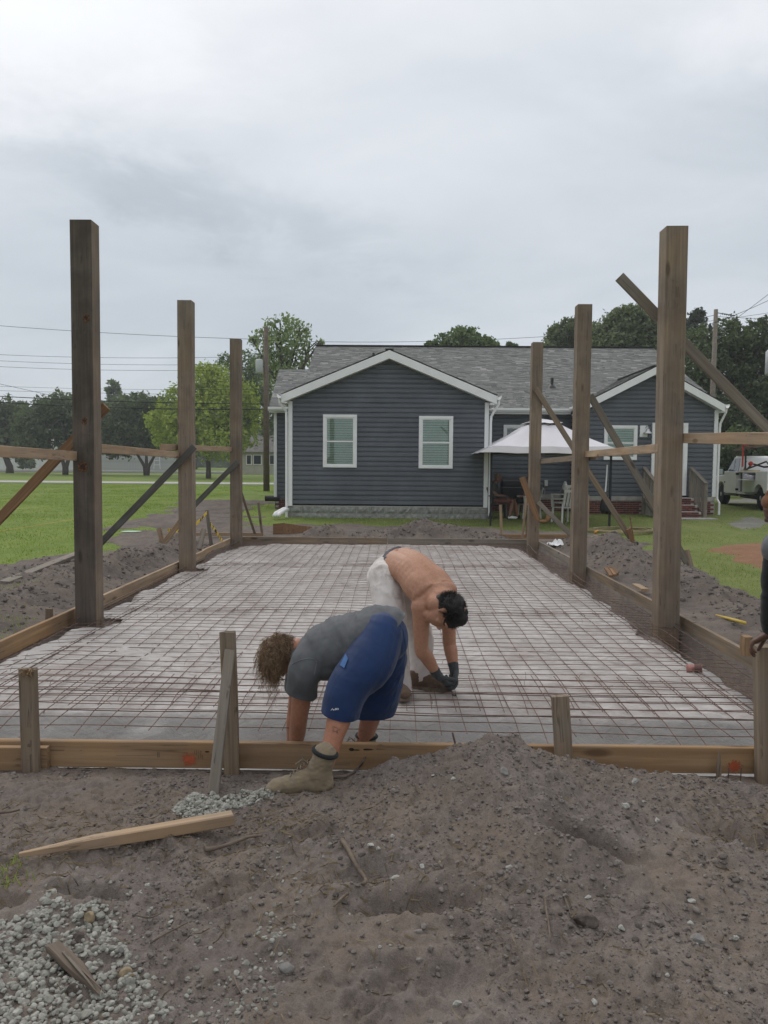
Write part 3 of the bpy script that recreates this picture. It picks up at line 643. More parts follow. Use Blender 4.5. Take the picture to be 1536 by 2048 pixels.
PT['3L'] = post((459, 677), (460, 1100), 21, 15.0, 'far left timber post at the back corner of the slab')
PT['1R'] = post((1334, 451), (1316, 1293), 54, 7.4, 'nearest right timber post, tallest in the right row')
PT['2R'] = post((1157, 608), (1144, 1168), 30, 11.2, 'middle right timber post in front of the white canopy')
PT['3R'] = post((1066, 684), (1056, 1108), 21, 15.0, 'far right timber post at the back corner near the seated people')
# ------------------------------------------------------------------ form boards
GB = 'timber boards forming the edge of the slab'
def fboard(a, b, h, w, mat, label, **k):
    return beam('form_board', a, b, w, h, mat, label=label, cat='form board', group=GB, **k)
zt = .112
FB = fboard((-3.3, 4.02, zt - .074), (2.02, 4.02, zt - .066), .14, .04, M['pine'], 'yellow pine form board across the front, sprayed with red paint at both ends')
fboard((-3.3, 3.976, zt - .088), (U(97, 1500, 3.976).x, 3.976, zt - .084), .128, .04, M['pine'], 'lapped pine form board ending just right of the splintered front left stake')
fboard((2.03, 4.02, zt - .07), (3.2, 4.02, zt - .07), .14, .04, M['pine'], 'front form board continuing beyond the stake at the right edge')
fboard((-3.21, 3.9, .06), (-3.205, 7.71, .065), .15, .04, M['pine'], 'nearest left form board running up to the first post')
fboard((-3.20, 7.72, .065), (-3.20, 12.9, .068), .15, .04, M['pine_pale'], 'pale left form board between the first and middle posts')
fboard((-3.235, 12.92, .062), (-3.22, 15.4, .065), .15, .04, M['pine_pale'], 'far left form board running past the middle post to the corner')
fboard((2.84, 3.9, .06), (2.84, 7.2, .062), .15, .04, M['weathered'], 'nearest right form board beside the standing stake')
fboard((2.845, 7.22, .062), (2.84, 11.5, .066), .15, .04, M['weathered'], 'weathered right form board between the first and middle posts')
fboard((2.84, 11.52, .066), (2.845, 15.4, .066), .15, .04, M['grey_wood'], 'far right form board running from the middle post to the corner')
fboard((-3.2, 15.38, .066), (-.13, 15.38, .066), .15, .04, M['weathered'], 'brown form board across the far end, left half')
fboard((-.12, 15.38, .064), (2.82, 15.38, .064), .15, .04, M['grey_wood'], 'grey form board across the far end, right half')
# second outer boards beyond the far corners
beam('outer_board', U(388, 1068, 16.2), U(527, 1069, 16.2), .04, .07, M['pine_pale'], label='narrow pale board beyond the far left post on the soil', cat='board')
beam('outer_board', U(995, 1073, 16.2), U(1140, 1073, 16.2), .04, .10, M['pine'], label='orange board lying beyond the far right post', cat='board')
# ---- horizontal girts
def girt(a, b, label, mat='pine_pale', h=.089, w=.04):
    return beam('girt', a, b, w, h, M[mat], label=label, cat='girt', group='horizontal boards nailed between the posts')
girt(U(-60, 898.5, 5.35), U(150, 911.5, 7.38), 'horizontal board running out of frame left of the nearest left post')
girt(U(200, 897.5, 7.62), U(356, 910, 11.18), 'horizontal board between the nearest and middle left posts')
girt(U(323, 894.5, 10.6), U(461, 898.5, 14.98), 'horizontal board between the middle and far left posts')
girt(U(1370, 876.5, 7.42), U(1700, 880, 4.6), 'wide horizontal board running out of frame right of the nearest right post', h=.095)
girt(U(1172, 908, 11.22), U(1320, 897, 7.5), 'horizontal board between the nearest and middle right posts')
girt(U(1083, 923, 15.0), U(1194, 912.5, 10.9), 'lower horizontal board between the middle and far right posts', 'weathered')
# ---- braces
def brace(a, b, label, mat, w=.04, h=.09, up=None):
    a, b = Vector(a), Vector(b)
    return beam('brace', a, b, w, h, M[mat], up=(0, -1, 0) if up is None else up, label=label, cat='brace', group='diagonal braces propping the posts')
def brace_flat(a, b, label, mat, face=.09, thick=.04):
    """broad face turned to the front"""
    a, b = Vector(a), Vector(b)
    return beam('brace', a, b, face, thick, M[mat], up=(0, -1, 0), label=label, cat='brace', group='diagonal braces propping the posts')
brace_flat(U(212, 812, 7.66), U(-170, 1215, 7.66), 'brown brace behind the nearest left post, its top end poking out', 'brown_board', .095)
brace_flat(U(389, 893, 11.14), U(160, 1128, 11.14), 'long dark dirty brace from the middle left post down to the soil', 'dark_board', .095)
brace_flat(U(476, 923, 14.94), U(372, 1028, 14.94), 'short dark brace from the far left post', 'dark_board', .095)
brace_flat(U(1239, 553, 7.70), U(1760, 1090, 7.70), 'long grey brace crossing behind the nearest right post, its top end in the sky', 'grey_wood', .10)
brace_flat(U(1180, 790, 11.46), U(1388, 1150, 11.46), 'grey brace leaning from the middle right post past the window', 'grey_wood', .10)
brace_flat(U(1071, 776, 14.97), U(1268, 1088, 14.97), 'long brace from the far right post down to a stake by the hose', 'weathered', .10)
brace_flat(U(1076, 1004, 14.93), U(1160, 1088, 14.93), 'short grey brace at the foot of the far right post', 'grey_wood', .09)
brace_flat(U(1044, 955, 14.88), U(1076, 1040, 14.88), 'brown board nailed aslant on the far right post', 'brown_board', .11)
# ---- stakes
def stake(a, b, w, h, mat, label, cat='stake', **k):
    return beam('stake', a, b, w, h, M[mat], up=(0, 1, 0), label=label, cat=cat, group='wooden stakes', **k)
stake(U(62, 1548, 3.93), U(57, 1337, 3.93), .088, .04, 'weathered', 'thick weathered stake with splintered top at the front left', chip=.006)
mb = MB(); g = random.Random(3); c = U(57, 1340, 3.91)
for i in range(40):
    a = g.uniform(-.03, .03); mb.beam((c.x + a, c.y - .012, c.z + g.uniform(-.03, .012)), (c.x + a + g.uniform(-.012, .012), c.y - .02 - g.uniform(0, .01), c.z + g.uniform(-.035, .018)), .004, .003)
mb.build('splinters', M['pine'], None, label='frayed yellow splinters on top of the front left stake', cat='splinters', kind='stuff')
stake(U(464, 1556, 3.95), U(455, 1264, 3.95), .078, .04, 'weathered', 'tall upright stake with chipped top in the front stake pair', chip=.006)
stake(U(427, 1600, 3.62), U(459, 1300, 3.90), .052, .035, 'grey_wood', 'thin grey stake leaning against the tall front stake', chip=.004)
stake(U(1128, 1540, 3.95), U(1119, 1391, 3.95), .09, .035, 'weathered', 'short weathered stake standing in the dirt mound', chip=.003)
stake(U(1532, 1600, 3.93), U(1528, 1292, 3.93), .088, .088, 'weathered', 'thick dark stake at the right edge under the hand', chip=.005)
stake(U(1437, 1575, 3.965), U(1440, 1500, 3.97), .024, .02, 'weathered', 'thin pointed stake against the front board near the red paint', point=.8)
stake(U(1493, 1310, 5.9), U(1493, 1272, 5.9), .06, .09, 'pine', 'small pine peg outside the nearest right form board')
stake(U(97, 1245, 7.25), U(98, 1217, 7.25), .06, .04, 'weathered', 'small grey peg outside the nearest left form board')
stake(U(425, 1105, 14.2), U(414, 1020, 14.2), .06, .04, 'grey_wood', 'stake tied with yellow caution tape at the far left')
stake(U(524, 1068, 16.2), U(517, 1005, 16.2), .05, .04, 'weathered', 'upright brown stake at the far left corner')
stake(U(510, 1068, 16.2), U(483, 985, 15.6), .05, .03, 'weathered', 'thin stake leaning against the far left post')
stake(U(325, 1086, 12.6), U(318, 1056, 12.6), .085, .04, 'pine_pale', 'short pale stake behind the middle left post')
brace_flat(U(328, 1085, 12.5), U(362, 1042, 12.5), 'short pale brace tilted against the stake behind the middle left post', 'pine_pale', .085)
brace_flat(U(398, 1098, 13.4), U(408, 1058, 13.6), 'short grey board propped by the far left form board', 'grey_wood', .08)
stake(U(402, 1096, 13.9), U(403, 1062, 13.9), .04, .03, 'pine_pale', 'thin pale peg beside the taped stake')
stake(U(1003, 1078, 16.2), U(1001, 1010, 16.2), .05, .04, 'pine_pale', 'slim stake in the grass before the seated person')
stake(U(1044, 1076, 15.7), U(1054, 993, 15.75), .045, .03, 'pine_pale', 'thin pale lath leaning beside the far right post')
stake(U(1054, 1074, 15.75), U(1060, 1000, 15.75), .06, .03, 'brown_board', 'brown lath standing close beside the far right post')
stake(U(1176, 1058, 14.6), U(1176, 990, 14.6), .04, .03, 'pine_pale', 'thin pale lath just right of the middle right post')
stake(U(1268, 1090, 14.92), U(1256, 1058, 14.85), .08, .04, 'brown_board', 'brown stake driven in at the foot of the long brace')
stake(U(1386, 1152, 11.4), U(1374, 1100, 11.5), .07, .04, 'weathered', 'stake beside the foot of the brace right of the nearest post')
# loose timber
beam('loose_plank', U(8, 1166, 9.4), U(160, 1106, 12.2), .12, .05, M['grey_wood'], up=(.1, 0, 1), label='grey plank lying on the soil edge left of the nearest post', cat='plank')
a = G(38, 1713, .06); b = G(465, 1632, .085)
beam('loose_plank', b, a, .05, .05, M['pine_pale'], label='fresh yellow pointed plank lying in the foreground dirt', cat='plank', point=.7, chip=.004, bow=.006)
a = G(1212, 1118, .13); 
for i, (x0, y0, x1, y1) in enumerate([(1212, 1137, 1222, 1152), (1219, 1135, 1230, 1151), (1226, 1137, 1234, 1148)]):
    beam('offcut', G(x0, y0, .17), G(x1, y1, .13), .05, .03, M['brown_board'], label='brown wood offcut on the right spoil heap, %s of the three' % ['leftmost', 'middle', 'rightmost'][i], cat='offcut', group='brown offcuts on the right spoil heap')
beam('offcut', G(1272, 1170, .12), G(1290, 1180, .12), .09, .035, M['pine_pale'], label='pale wood offcut left of the nearest right post', cat='offcut')
# orange-brown plywood form box near the house corner
t = thing('plywood_box', U(590, 1068, 16.9), 'reddish plywood box form beside the downspout at the house corner', 'box')
mb = MB(); p0 = U(546, 1047, 17.1); mb.prism([U(546, 1070, 17.0), U(566, 1070, 17.0), U(566, 1046, 17.0), U(546, 1048, 17.0)], (0, .03, 0)); mb.build('front_panel', M['brown_board'], t)
mb = MB(); mb.prism([U(566.4, 1070, 17.0), U(640, 1066, 18.4), U(640, 1056, 18.4), U(566.4, 1046, 17.0)], (-.01, .03, 0)); mb.build('side_panel', M['brown_board'], t)
# red paint marks on the boards (paint lying on the wood)
def spray(c, rx, rz, n, seed):
    g = random.Random(seed); mb = MB()
    for i in range(n):
        a = g.uniform(0, 6.28); r_ = abs(g.gauss(0, .5)); x = c[0] + rx * r_ * math.cos(a); z = c[2] + rz * r_ * math.sin(a); s = g.uniform(.0012, .006) * (1.3 - min(1, r_))
        if not (.045 - .07 < z < .108): continue
        yo = c[1] - i * 1.2e-6; q = [(x + s * math.cos(k * 1.05), yo, z + s * math.sin(k * 1.05)) for k in range(6)]
        mb.add(q, [(0, 1, 2, 3, 4, 5)])
    return mb
mr = mat_plain('red_spray_paint', (.42, .10, .045), .7, .2, .1, 40)
for (px_, py_, lab) in [(378, 1522, 'red spray paint mark on the front board by the leaning stake'), (1468, 1533, 'red spray paint mark on the front board near the right stake')]:
    c = U(px_, py_, 3.997); spray((c.x, 3.9985, max(.02, c.z)), .055, .045, 420, px_).build('paint_mark', mr, None, label=lab, cat='paint mark', kind='stuff')
# caution tape
mt_, t_, b_ = mat_new('caution_tape'); setb(b_, .5, .4)
tcn = nd(t_, 'ShaderNodeTexCoord'); wv = nd(t_, 'ShaderNodeTexWave'); wv.inputs['Scale'].default_value = 9; wv.inputs['Distortion'].default_value = 6; wv.inputs['Detail'].default_value = 3
t_.links.new(tcn.outputs['Object'], wv.inputs[0]); t_.links.new(ramp(t_, wv.outputs['Fac'], [(.72, (.72, .5, .03)), (.8, (.03, .03, .03))]), b_.inputs['Base Color'])
def tape(pts, wd, label):
    V = []; 
    for i, p in enumerate(pts): p = Vector(p); V += [p + Vector((0, 0, wd / 2)), p - Vector((0, .02 * (i % 2), wd / 2))]
    mb = MB(); mb.add(V, [(2*i, 2*i+1, 2*i+3, 2*i+2) for i in range(len(pts) - 1)])
    o = mb.build('caution_tape', mt_, None, label=label, cat='tape'); sm = o.modifiers.new('s', 'SOLIDIFY'); sm.thickness = .002; return o
tape([U(414, 1025, 14.15), U(405, 1036, 13.9), U(389, 1051, 13.4), U(360, 1062, 12.8), U(335, 1060, 12.9)], .055, 'yellow caution tape stretched left from the taped stake')
tape([U(420, 1046, 14.2), U(428, 1057, 14.25), U(437, 1070, 14.4), U(446, 1084, 14.4)], .06, 'yellow caution tape trailing right from the taped stake')
# yellow string lines over the lawn
def string(pts, label, r=.004, mat=None):
    mb = MB(); mb.tube([Vector(p) for p in pts], r, 4); return mb.build('string_line', mat or M['yellow'], None, label=label, cat='string')
string([U(-30, 1066, 9.0), U(60, 1053, 10.2), U(150, 1038, 11.6)], 'yellow string line stretched over the lawn on the left')
# yellow stick on the right soil
a = G(1432, 1230, .06); b = G(1490, 1246, .1)
mb = MB(); mb.tube([a, a.lerp(b, .5), b], [.008, .015, .018], 8); mb.build('yellow_stick', M['yellow'], None, True, label='yellow plastic tube lying on the sandy soil at right', cat='tube')
# hose coil on the grass right of the middle post
mh = mat_plain('tan_hose', (.30, .25, .13), .6, .3, .15, 10)
pts = []; c = G(1245, 1063, .03)
for i in range(150):
    a = i / 150 * 2 * math.pi * 5.2; k = 1 + .12 * math.sin(a * .37 + 1) + .05 * math.sin(a * 1.7)
    pts.append((c.x + .78 * k * math.cos(a) - .05 * i / 150, c.y + .62 * k * math.sin(a + .15), .035 + .012 * (i % 7) / 7 + .0004 * i))
pts += [G(1180, 1075, .03), G(1160, 1072, .03)]
mb = MB(); mb.tube(pts, .013, 6); mb.build('hose', mh, None, True, label='coiled tan hose on the grass behind the long right brace', cat='hose')
mb = MB(); p = G(1192, 1064, .05); mb.lathe(p, [(.02, -.06), (.03, -.02), (.035, .03), (.02, .08)], 8, (1, .3, .4)); mb.build('hose_nozzle', mat_plain('orange', (.6, .25, .03), .5, .4), None, True, label='orange hose nozzle lying by the hose end', cat='nozzle')
# bricks, sledge and debris by the long brace foot
mbk = mat_plain('fired_brick', (.22, .085, .06), .9, .2, .25, 14, bmp=.3)
for i, (x, y, rz) in enumerate([(1246, 1089, .3), (1252, 1086, .1)]):
    p = G(x, y, .05 + .05 * i); mb = MB(); mb.box(-.1, .1, -.048, .048, 0, .06); o = mb.build('brick', mbk, None, bevel=.004, label=['dark red brick lying left of the brown stake', 'upper dark red brick leaning beside the brown stake'][i], cat='brick', loc=(0, 0, 0)); o.location = p; o.rotation_euler = (.1, .1 * i, rz)
t = thing('sledgehammer', G(1268, 1090, .06), 'black headed sledgehammer leaning at the foot of the long brace', 'hammer')
p = G(1269, 1089, .10); mb = MB(); mb.lathe(p - Vector((.09, 0, 0)), [(.03, 0), (.042, .02), (.042, .16), (.03, .18)], 8, (1, .3, .12)); mb.build('head', M['black'], t)
mb = MB(); mb.tube([p, p + Vector((-.09, .05, .55))], [.016, .013], 8); mb.build('handle', M['brown_board'], t)
# pale plastic sheet scrap by the far right board, small green lid
def scrap(name, c, r, mat, label, cat, seed, h=.06):
    X, Y, Fc = grid(np.linspace(-1, 1, 13), np.linspace(-1, 1, 13)); k = (X ** 2 + Y ** 2)
    Z = h * (1 - k * .6) * (.6 + .9 * fbm(X, Y, 2.4, 3, seed)); V = np.stack([X * r + c[0] + .02 * fbm(Y, X, 3, 2, seed), Y * r * .8 + c[1], Z + c[2]], 1)
    kk = (k[Fc].mean(1) < .95 + .3 * vn(X[Fc].mean(1) * 3, Y[Fc].mean(1) * 3, seed))
    o = fast(name, V, Fc[kk], mat, loc=c); o.modifiers.new('s', 'SOLIDIFY').thickness = .003
    return tag(o, label, cat)
scrap('plastic_scrap', G(1111, 1092, .1), .16, M['white_vinyl'], 'crumpled clear plastic scrap on the far right spoil', 'plastic scrap', 5, .15)
scrap('green_lid', G(263, 1063, .05), .22, mat_plain('pale_green', (.35, .5, .38), .6, .3), 'pale green flat lid lying on the dirt track at left', 'lid', 8, .02)
# ------------------------------------------------------------------ house
M['siding'] = mat_plain('slate_blue_vinyl_siding', (.112, .123, .140), .5, .35, .10, 1.2)
M['siding2'] = M['siding']
def mat_shingle():
    mt, t, b = mat_new('asphalt_shingle'); setb(b, .95, .12)
    a = nd(t, 'ShaderNodeAttribute'); a.attribute_name = 'var'
    col = ramp(t, a.outputs['Fac'], [(0, (.17, .17, .166)), (.45, (.21, .21, .203)), (.8, (.25, .25, .237)), (1, (.32, .315, .295))])
    tcn = nd(t, 'ShaderNodeTexCoord'); n = noise(t, tcn.outputs['Object'], 40, 3, .7)
    t.links.new(mixc(t, 1.0, col, ramp(t, n, [(.3, (.75, .75, .75)), (.7, (1.15, 1.15, 1.15))]), 'MULTIPLY'), b.inputs['Base Color']); return mt
M['shingle'] = mat_shingle()
M['shingle_one'] = []
for c in [(.16, .162, .157), (.19, .192, .183), (.22, .22, .207), (.27, .267, .25)]: M['shingle_one'].append(mat_plain('shingle_tab', c, .95, .12, .1, 20))
M['block'] = mat_plain('split_face_block', (.27, .275, .25), .95, .15, .2, 9, bmp=.6)
M['brick'] = mat_plain('foundation_brick', (.20, .075, .055), .9, .2, .25, 5, bmp=.4)
M['brick2'] = mat_plain('foundation_brick_dark', (.13, .055, .045), .9, .2, .25, 5, bmp=.4)
M['mortar'] = mat_plain('mortar', (.42, .40, .37), .95, .15, .1, 10)
def mat_glass():
    mt, t, b = mat_new('window_glass'); out = [n for n in t.nodes if n.type == 'OUTPUT_MATERIAL'][0]
    tr = nd(t, 'ShaderNodeBsdfTransparent'); tr.inputs[0].default_value = (.90, .96, .93, 1); gl = nd(t, 'ShaderNodeBsdfGlossy'); gl.inputs['Roughness'].default_value = .02
    fr = nd(t, 'ShaderNodeFresnel'); fr.inputs[0].default_value = 1.5; ms = nd(t, 'ShaderNodeMixShader')
    t.links.new(m(t, 'ADD', fr.outputs[0], .05), ms.inputs[0]); t.links.new(tr.outputs[0], ms.inputs[1]); t.links.new(gl.outputs[0], ms.inputs[2]); t.links.new(ms.outputs[0], out.inputs[0]); return mt
M['glass'] = mat_glass()
M['blind'] = mat_plain('green_white_blind', (.56, .66, .59), .6, .3, .05, 3)
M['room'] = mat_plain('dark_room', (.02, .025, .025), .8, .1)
H = thing('house', (2.5, 22.3, 0), 'single storey house with slate blue siding, white trim and grey shingle roof', 'house')
def mbuild(mb, name, mat, parent=None, **k): return mb.build(name, mat, parent or H, **k)
# wall cores (sit 5 mm behind the siding)
GX0, GX1, GY, GF = -3.06, 2.69, 22.3, .42         # gable wing
RX0, RX1, RY = 2.69, 5.85, 25.6                      # recessed wall
WX0, WX1, WY, WF = 5.85, 10.18, 24.6, .70          # right wing
GPX, GPZ, GEZ, GHW = -.17, 4.88, 3.61, 3.06          # roof of gable wing: peak, eave height, half width
gs = (GPZ - GEZ) / GHW
mb = MB()
mb.prism([(GX0, GY, -.1), (GX1, GY, -.1), (GX1, GY, GPZ - .12 - gs * (GX1 - GPX)), (GPX, GY, GPZ - .14), (GX0, GY, GPZ - .12 - gs * (GPX - GX0))], (0, 5.5, 0))
mb.box(-3.97, GX0 - .005, RY, RY + 7, -.1, 3.40)
mb.box(GX1 + .005, WX0 - .005, RY, RY + 7, -.1, 3.40)
WPX, WPZ, WEL, WER = 8.15, 4.77, 3.53, 3.60
mb.prism([(WX0, WY, -.1), (WX1, WY, -.1), (WX1, WY, 3.52), (WPX, WY, WPZ - .14), (WX0, WY, 3.47)], (0, 4, 0))
mbuild(mb, 'wall', M['room'])
# siding: each course a board of its own
SP = [(0, 0), (-.042, -.003), (-.039, .080), (-.010, .106), (-.008, .14), (0, .14)]
def course(x0, x1, y, z, h=.14, clip=None, jo=0):
    """one lapped course on a front wall; clip(z) gives the x range under a gable"""
    a0, a1 = (x0, x1); b0, b1 = (x0, x1)
    if clip:
        a0, a1 = clip(z); b0, b1 = clip(z + h); a0, a1, b0, b1 = max(a0, x0), min(a1, x1), max(b0, x0), min(b1, x1)
        if b1 - b0 < .05: b0 = b1 = (a0 + a1) / 2; 
        if a1 - a0 < .1: return
    V = []; n = len(SP)
    for s_ in (0, 1):
        for (dy, dz) in SP:
            k = min(max(dz / .14, 0), 1); xa = a0 + (b0 - a0) * k; xb = a1 + (b1 - a1) * k
            V.append((xa if s_ == 0 else xb, y + dy, z + dz * h / .14))
    F_ = [(i, i + 1, n + i + 1, n + i) for i in range(n - 1)] + [tuple(range(n))[::-1], tuple(range(n, 2 * n))]
    mb = MB(); mb.add(V, F_)
    if x1 - x0 > 3.5 and b1 - b0 > 2.5:           # lapped end joint somewhere along a long course
        xj = random.uniform(max(a0, b0) + .5, min(a1, b1) - .5); n2 = len(SP)
        L_ = [tuple(v) for v in V[:n2]] + [(xj, v[1], v[2]) for v in V[n2:]]; R_ = [(xj - .02, v[1] + (.003 if i < n2 else 0), v[2]) for i, v in enumerate(V[:n2])] + [tuple(v) for v in V[n2:]]
        mb1 = MB(); mb1.add([(v[0], v[1] - .0035, v[2]) for v in L_], F_); mbuild(mb1, 'siding_board', M['siding']); mb = MB(); mb.add(R_, F_)
    o = mbuild(mb, 'siding_board', M['siding']); return o
gclip = lambda z: (GPX - (GPZ - .17 - z) / gs, GPX + (GPZ - .17 - z) / gs)
z = GF + .05
while z < GPZ - .3: course(GX0 + .1, GX1 - .1, GY - .002, z, clip=gclip); z += .14
z = .47
while z < 3.36: course(-3.92, GX0 - .03, RY - .002, z); z += .14
z = .70
while z < 3.36: course(GX1 + .02, WX0 - .03, RY - .002, z); z += .14
wsl, wsr = (WPZ - WEL) / (WPX - 5.75), (WPZ - WER) / (10.3 - WPX)
wclip = lambda z: (WPX - (WPZ - .17 - z) / wsl, WPX + (WPZ - .17 - z) / wsr)
z = WF
while z < WPZ - .3: course(WX0 + .02, WX1 - .08, WY - .002, z, clip=wclip); z += .14
# side wall of the right wing turned to the slab: courses along Y
z = WF
while z < 3.4:
    V = []; n = len(SP)
    for yy in (WY + .03, RY - .03):
        for (dx, dz) in SP: V.append((WX0 + dx, yy, z + dz))
    mb = MB(); mb.add(V, [(i, n + i, n + i + 1, i + 1) for i in range(n - 1)] + [tuple(range(n)), tuple(range(n, 2 * n))[::-1]]); mbuild(mb, 'siding_board', M['siding']); z += .14
# left flank of the left section and right flank of the gable wing
for (xx, y0, y1, z0, sg) in [(-3.97, RY + .03, RY + 6.5, .47, -1), (GX1, GY + .03, RY - .03, GF + .05, 1), (GX0, GY + .03, RY - .03, GF + .05, -1), (WX1, WY + .03, RY + 2, WF, 1)]:
    z = z0
    while z < 3.3:
        V = []; n = len(SP)
        for yy in (y0, y1):
            for (dx, dz) in SP: V.append((xx - sg * dx, yy, z + dz))
        mb = MB(); mb.add(V, [(i, i + 1, n + i + 1, n + i) for i in range(n - 1)] + [tuple(range(n)), tuple(range(n, 2 * n))]); mbuild(mb, 'siding_board', M['siding']); z += .14
# corner trims
def trim(x0, x1, y0, y1, z0, z1, name='corner_trim'):
    mb = MB(); mb.box(x0, x1, y0, y1, z0, z1); return mbuild(mb, name, M['white_vinyl'], bevel=.004)
trim(GX0 - .01, GX0 + .11, GY - .06, GY + .1, GF - .02, 3.42); trim(GX1 - .11, GX1 + .01, GY - .06, GY + .1, GF - .02, 3.42)
trim(-4.0, -3.9, RY - .06, RY + .1, .44, 3.38)
trim(WX1 - .10, WX1 + .02, WY - .06, WY + .1, WF - .02, 3.42); trim(WX0 - .02, WX0 + .05, WY - .058, WY + .1, WF - .02, 3.38)
# foundations ---------------------------------------------------------
mb = MB(); mb.box(GX0 - .02, GX1 + .02, GY - .01, GY + .2, -.2, GF); mbuild(mb, 'foundation', M['mortar'])
bl = None; g = random.Random(5)
for row in range(3):
    z0 = GF - .02 - .205 * (row + 1)
    x = GX0 - .02 - (.2 if row % 2 else 0)
    while x < GX1:
        x0, x1 = max(x, GX0 - .02), min(x + .40, GX1 + .02)
        if x1 - x0 > .06:
            V, F_ = [], []; nx, nz = 7, 4
            for j in range(nz):
                for i in range(nx):
                    e = i in (0, nx - 1) or j in (0, nz - 1)
                    V.append((x0 + .008 + (x1 - x0 - .016) * i / (nx - 1), GY - .022 - (0 if e else g.uniform(.006, .03)), z0 + .008 + .189 * j / (nz - 1)))
            for j in range(nz - 1):
                for i in range(nx - 1): F_.append((j*nx+i, j*nx+i+1, (j+1)*nx+i+1, (j+1)*nx+i))
            bnd = [0 * nx + i for i in range(nx)] + [j * nx + nx - 1 for j in range(1, nz)] + [(nz - 1) * nx + i for i in range(nx - 2, -1, -1)] + [j * nx for j in range(nz - 2, 0, -1)]
            nb = len(V); V += [(V[i][0], GY - .012, V[i][2]) for i in bnd]; L_ = len(bnd)
            F_ += [(bnd[(i + 1) % L_], bnd[i], nb + i, nb + (i + 1) % L_) for i in range(L_)]
            mb = MB(); mb.add(V, F_); mbuild(mb, 'block', M['block'])
        x += .40
# bricks: one mesh shared by alike pieces
def brick_wall(x0, x1, y, z0, z1, axis='x', xf=None):
    mb = MB(); mb.box(-.096, .096, 0, .05, 0, .056)
    src = None; r = 0; z = z0
    while z < z1 - .03:
        x = x0 - (.1 if r % 2 else 0)
        while x < x1:
            c = x + .1
            if c - .09 > x0 - .06 and c + .09 < x1 + .06:
                yield c, z, r
            x += .203
        z += .0665; r += 1
BM = None
def place_brick(x, y, z, rz=0, parent=None):
    global BM
    par = parent or H
    if BM is None:
        mb = MB(); mb.box(-.096, .096, -.02, .05, 0, .056); o = mb.build('brick', M['brick'], None, bevel=.003, loc=(0, 0, 0)); BM = [o.data, o.data.copy()]
        BM[1].materials[0] = M['brick2']; bpy.data.objects.remove(o)
    o = newobj('brick', random.choice(BM), par); o.location = Vector((x, y + random.uniform(-.003, .003), z)) - worig(par); o.rotation_euler = (0, 0, rz)
for x, z, r in brick_wall(GX1 + .05, WX0, RY, .12, .53): place_brick(x, RY - .02, z)
for x, z, r in brick_wall(WX0 + .02, 7.85, WY, .06, .53): place_brick(x, WY - .02, z)
for x, z, r in brick_wall(9.45, WX1, WY, .06, .53): place_brick(x, WY - .02, z)
for x, z, r in brick_wall(-3.95, GX0, RY, .12, .45): place_brick(x, RY - .02, z)
mb = MB(); mb.box(GX1 + .02, WX0 - .05, RY - .018, RY + .1, -.1, .55); mb.box(WX0, WX1, WY - .018, WY + .1, -.1, .54); mb.box(-3.95, GX0, RY - .018, RY + .1, -.1, .46); mbuild(mb, 'mortar_bed', M['mortar'])['kind'] = 'stuff'
mb = MB(); mb.box(GX1 + .03, WX0 - .06, RY - .05, RY + .1, .552, .69); mb.box(WX0 - .04, 7.9, WY - .05, WY + .1, .545, .68); mb.box(9.45, WX1 - .02, WY - .05, WY + .1, .545, .68); mbuild(mb, 'sill_band', M['concrete'])
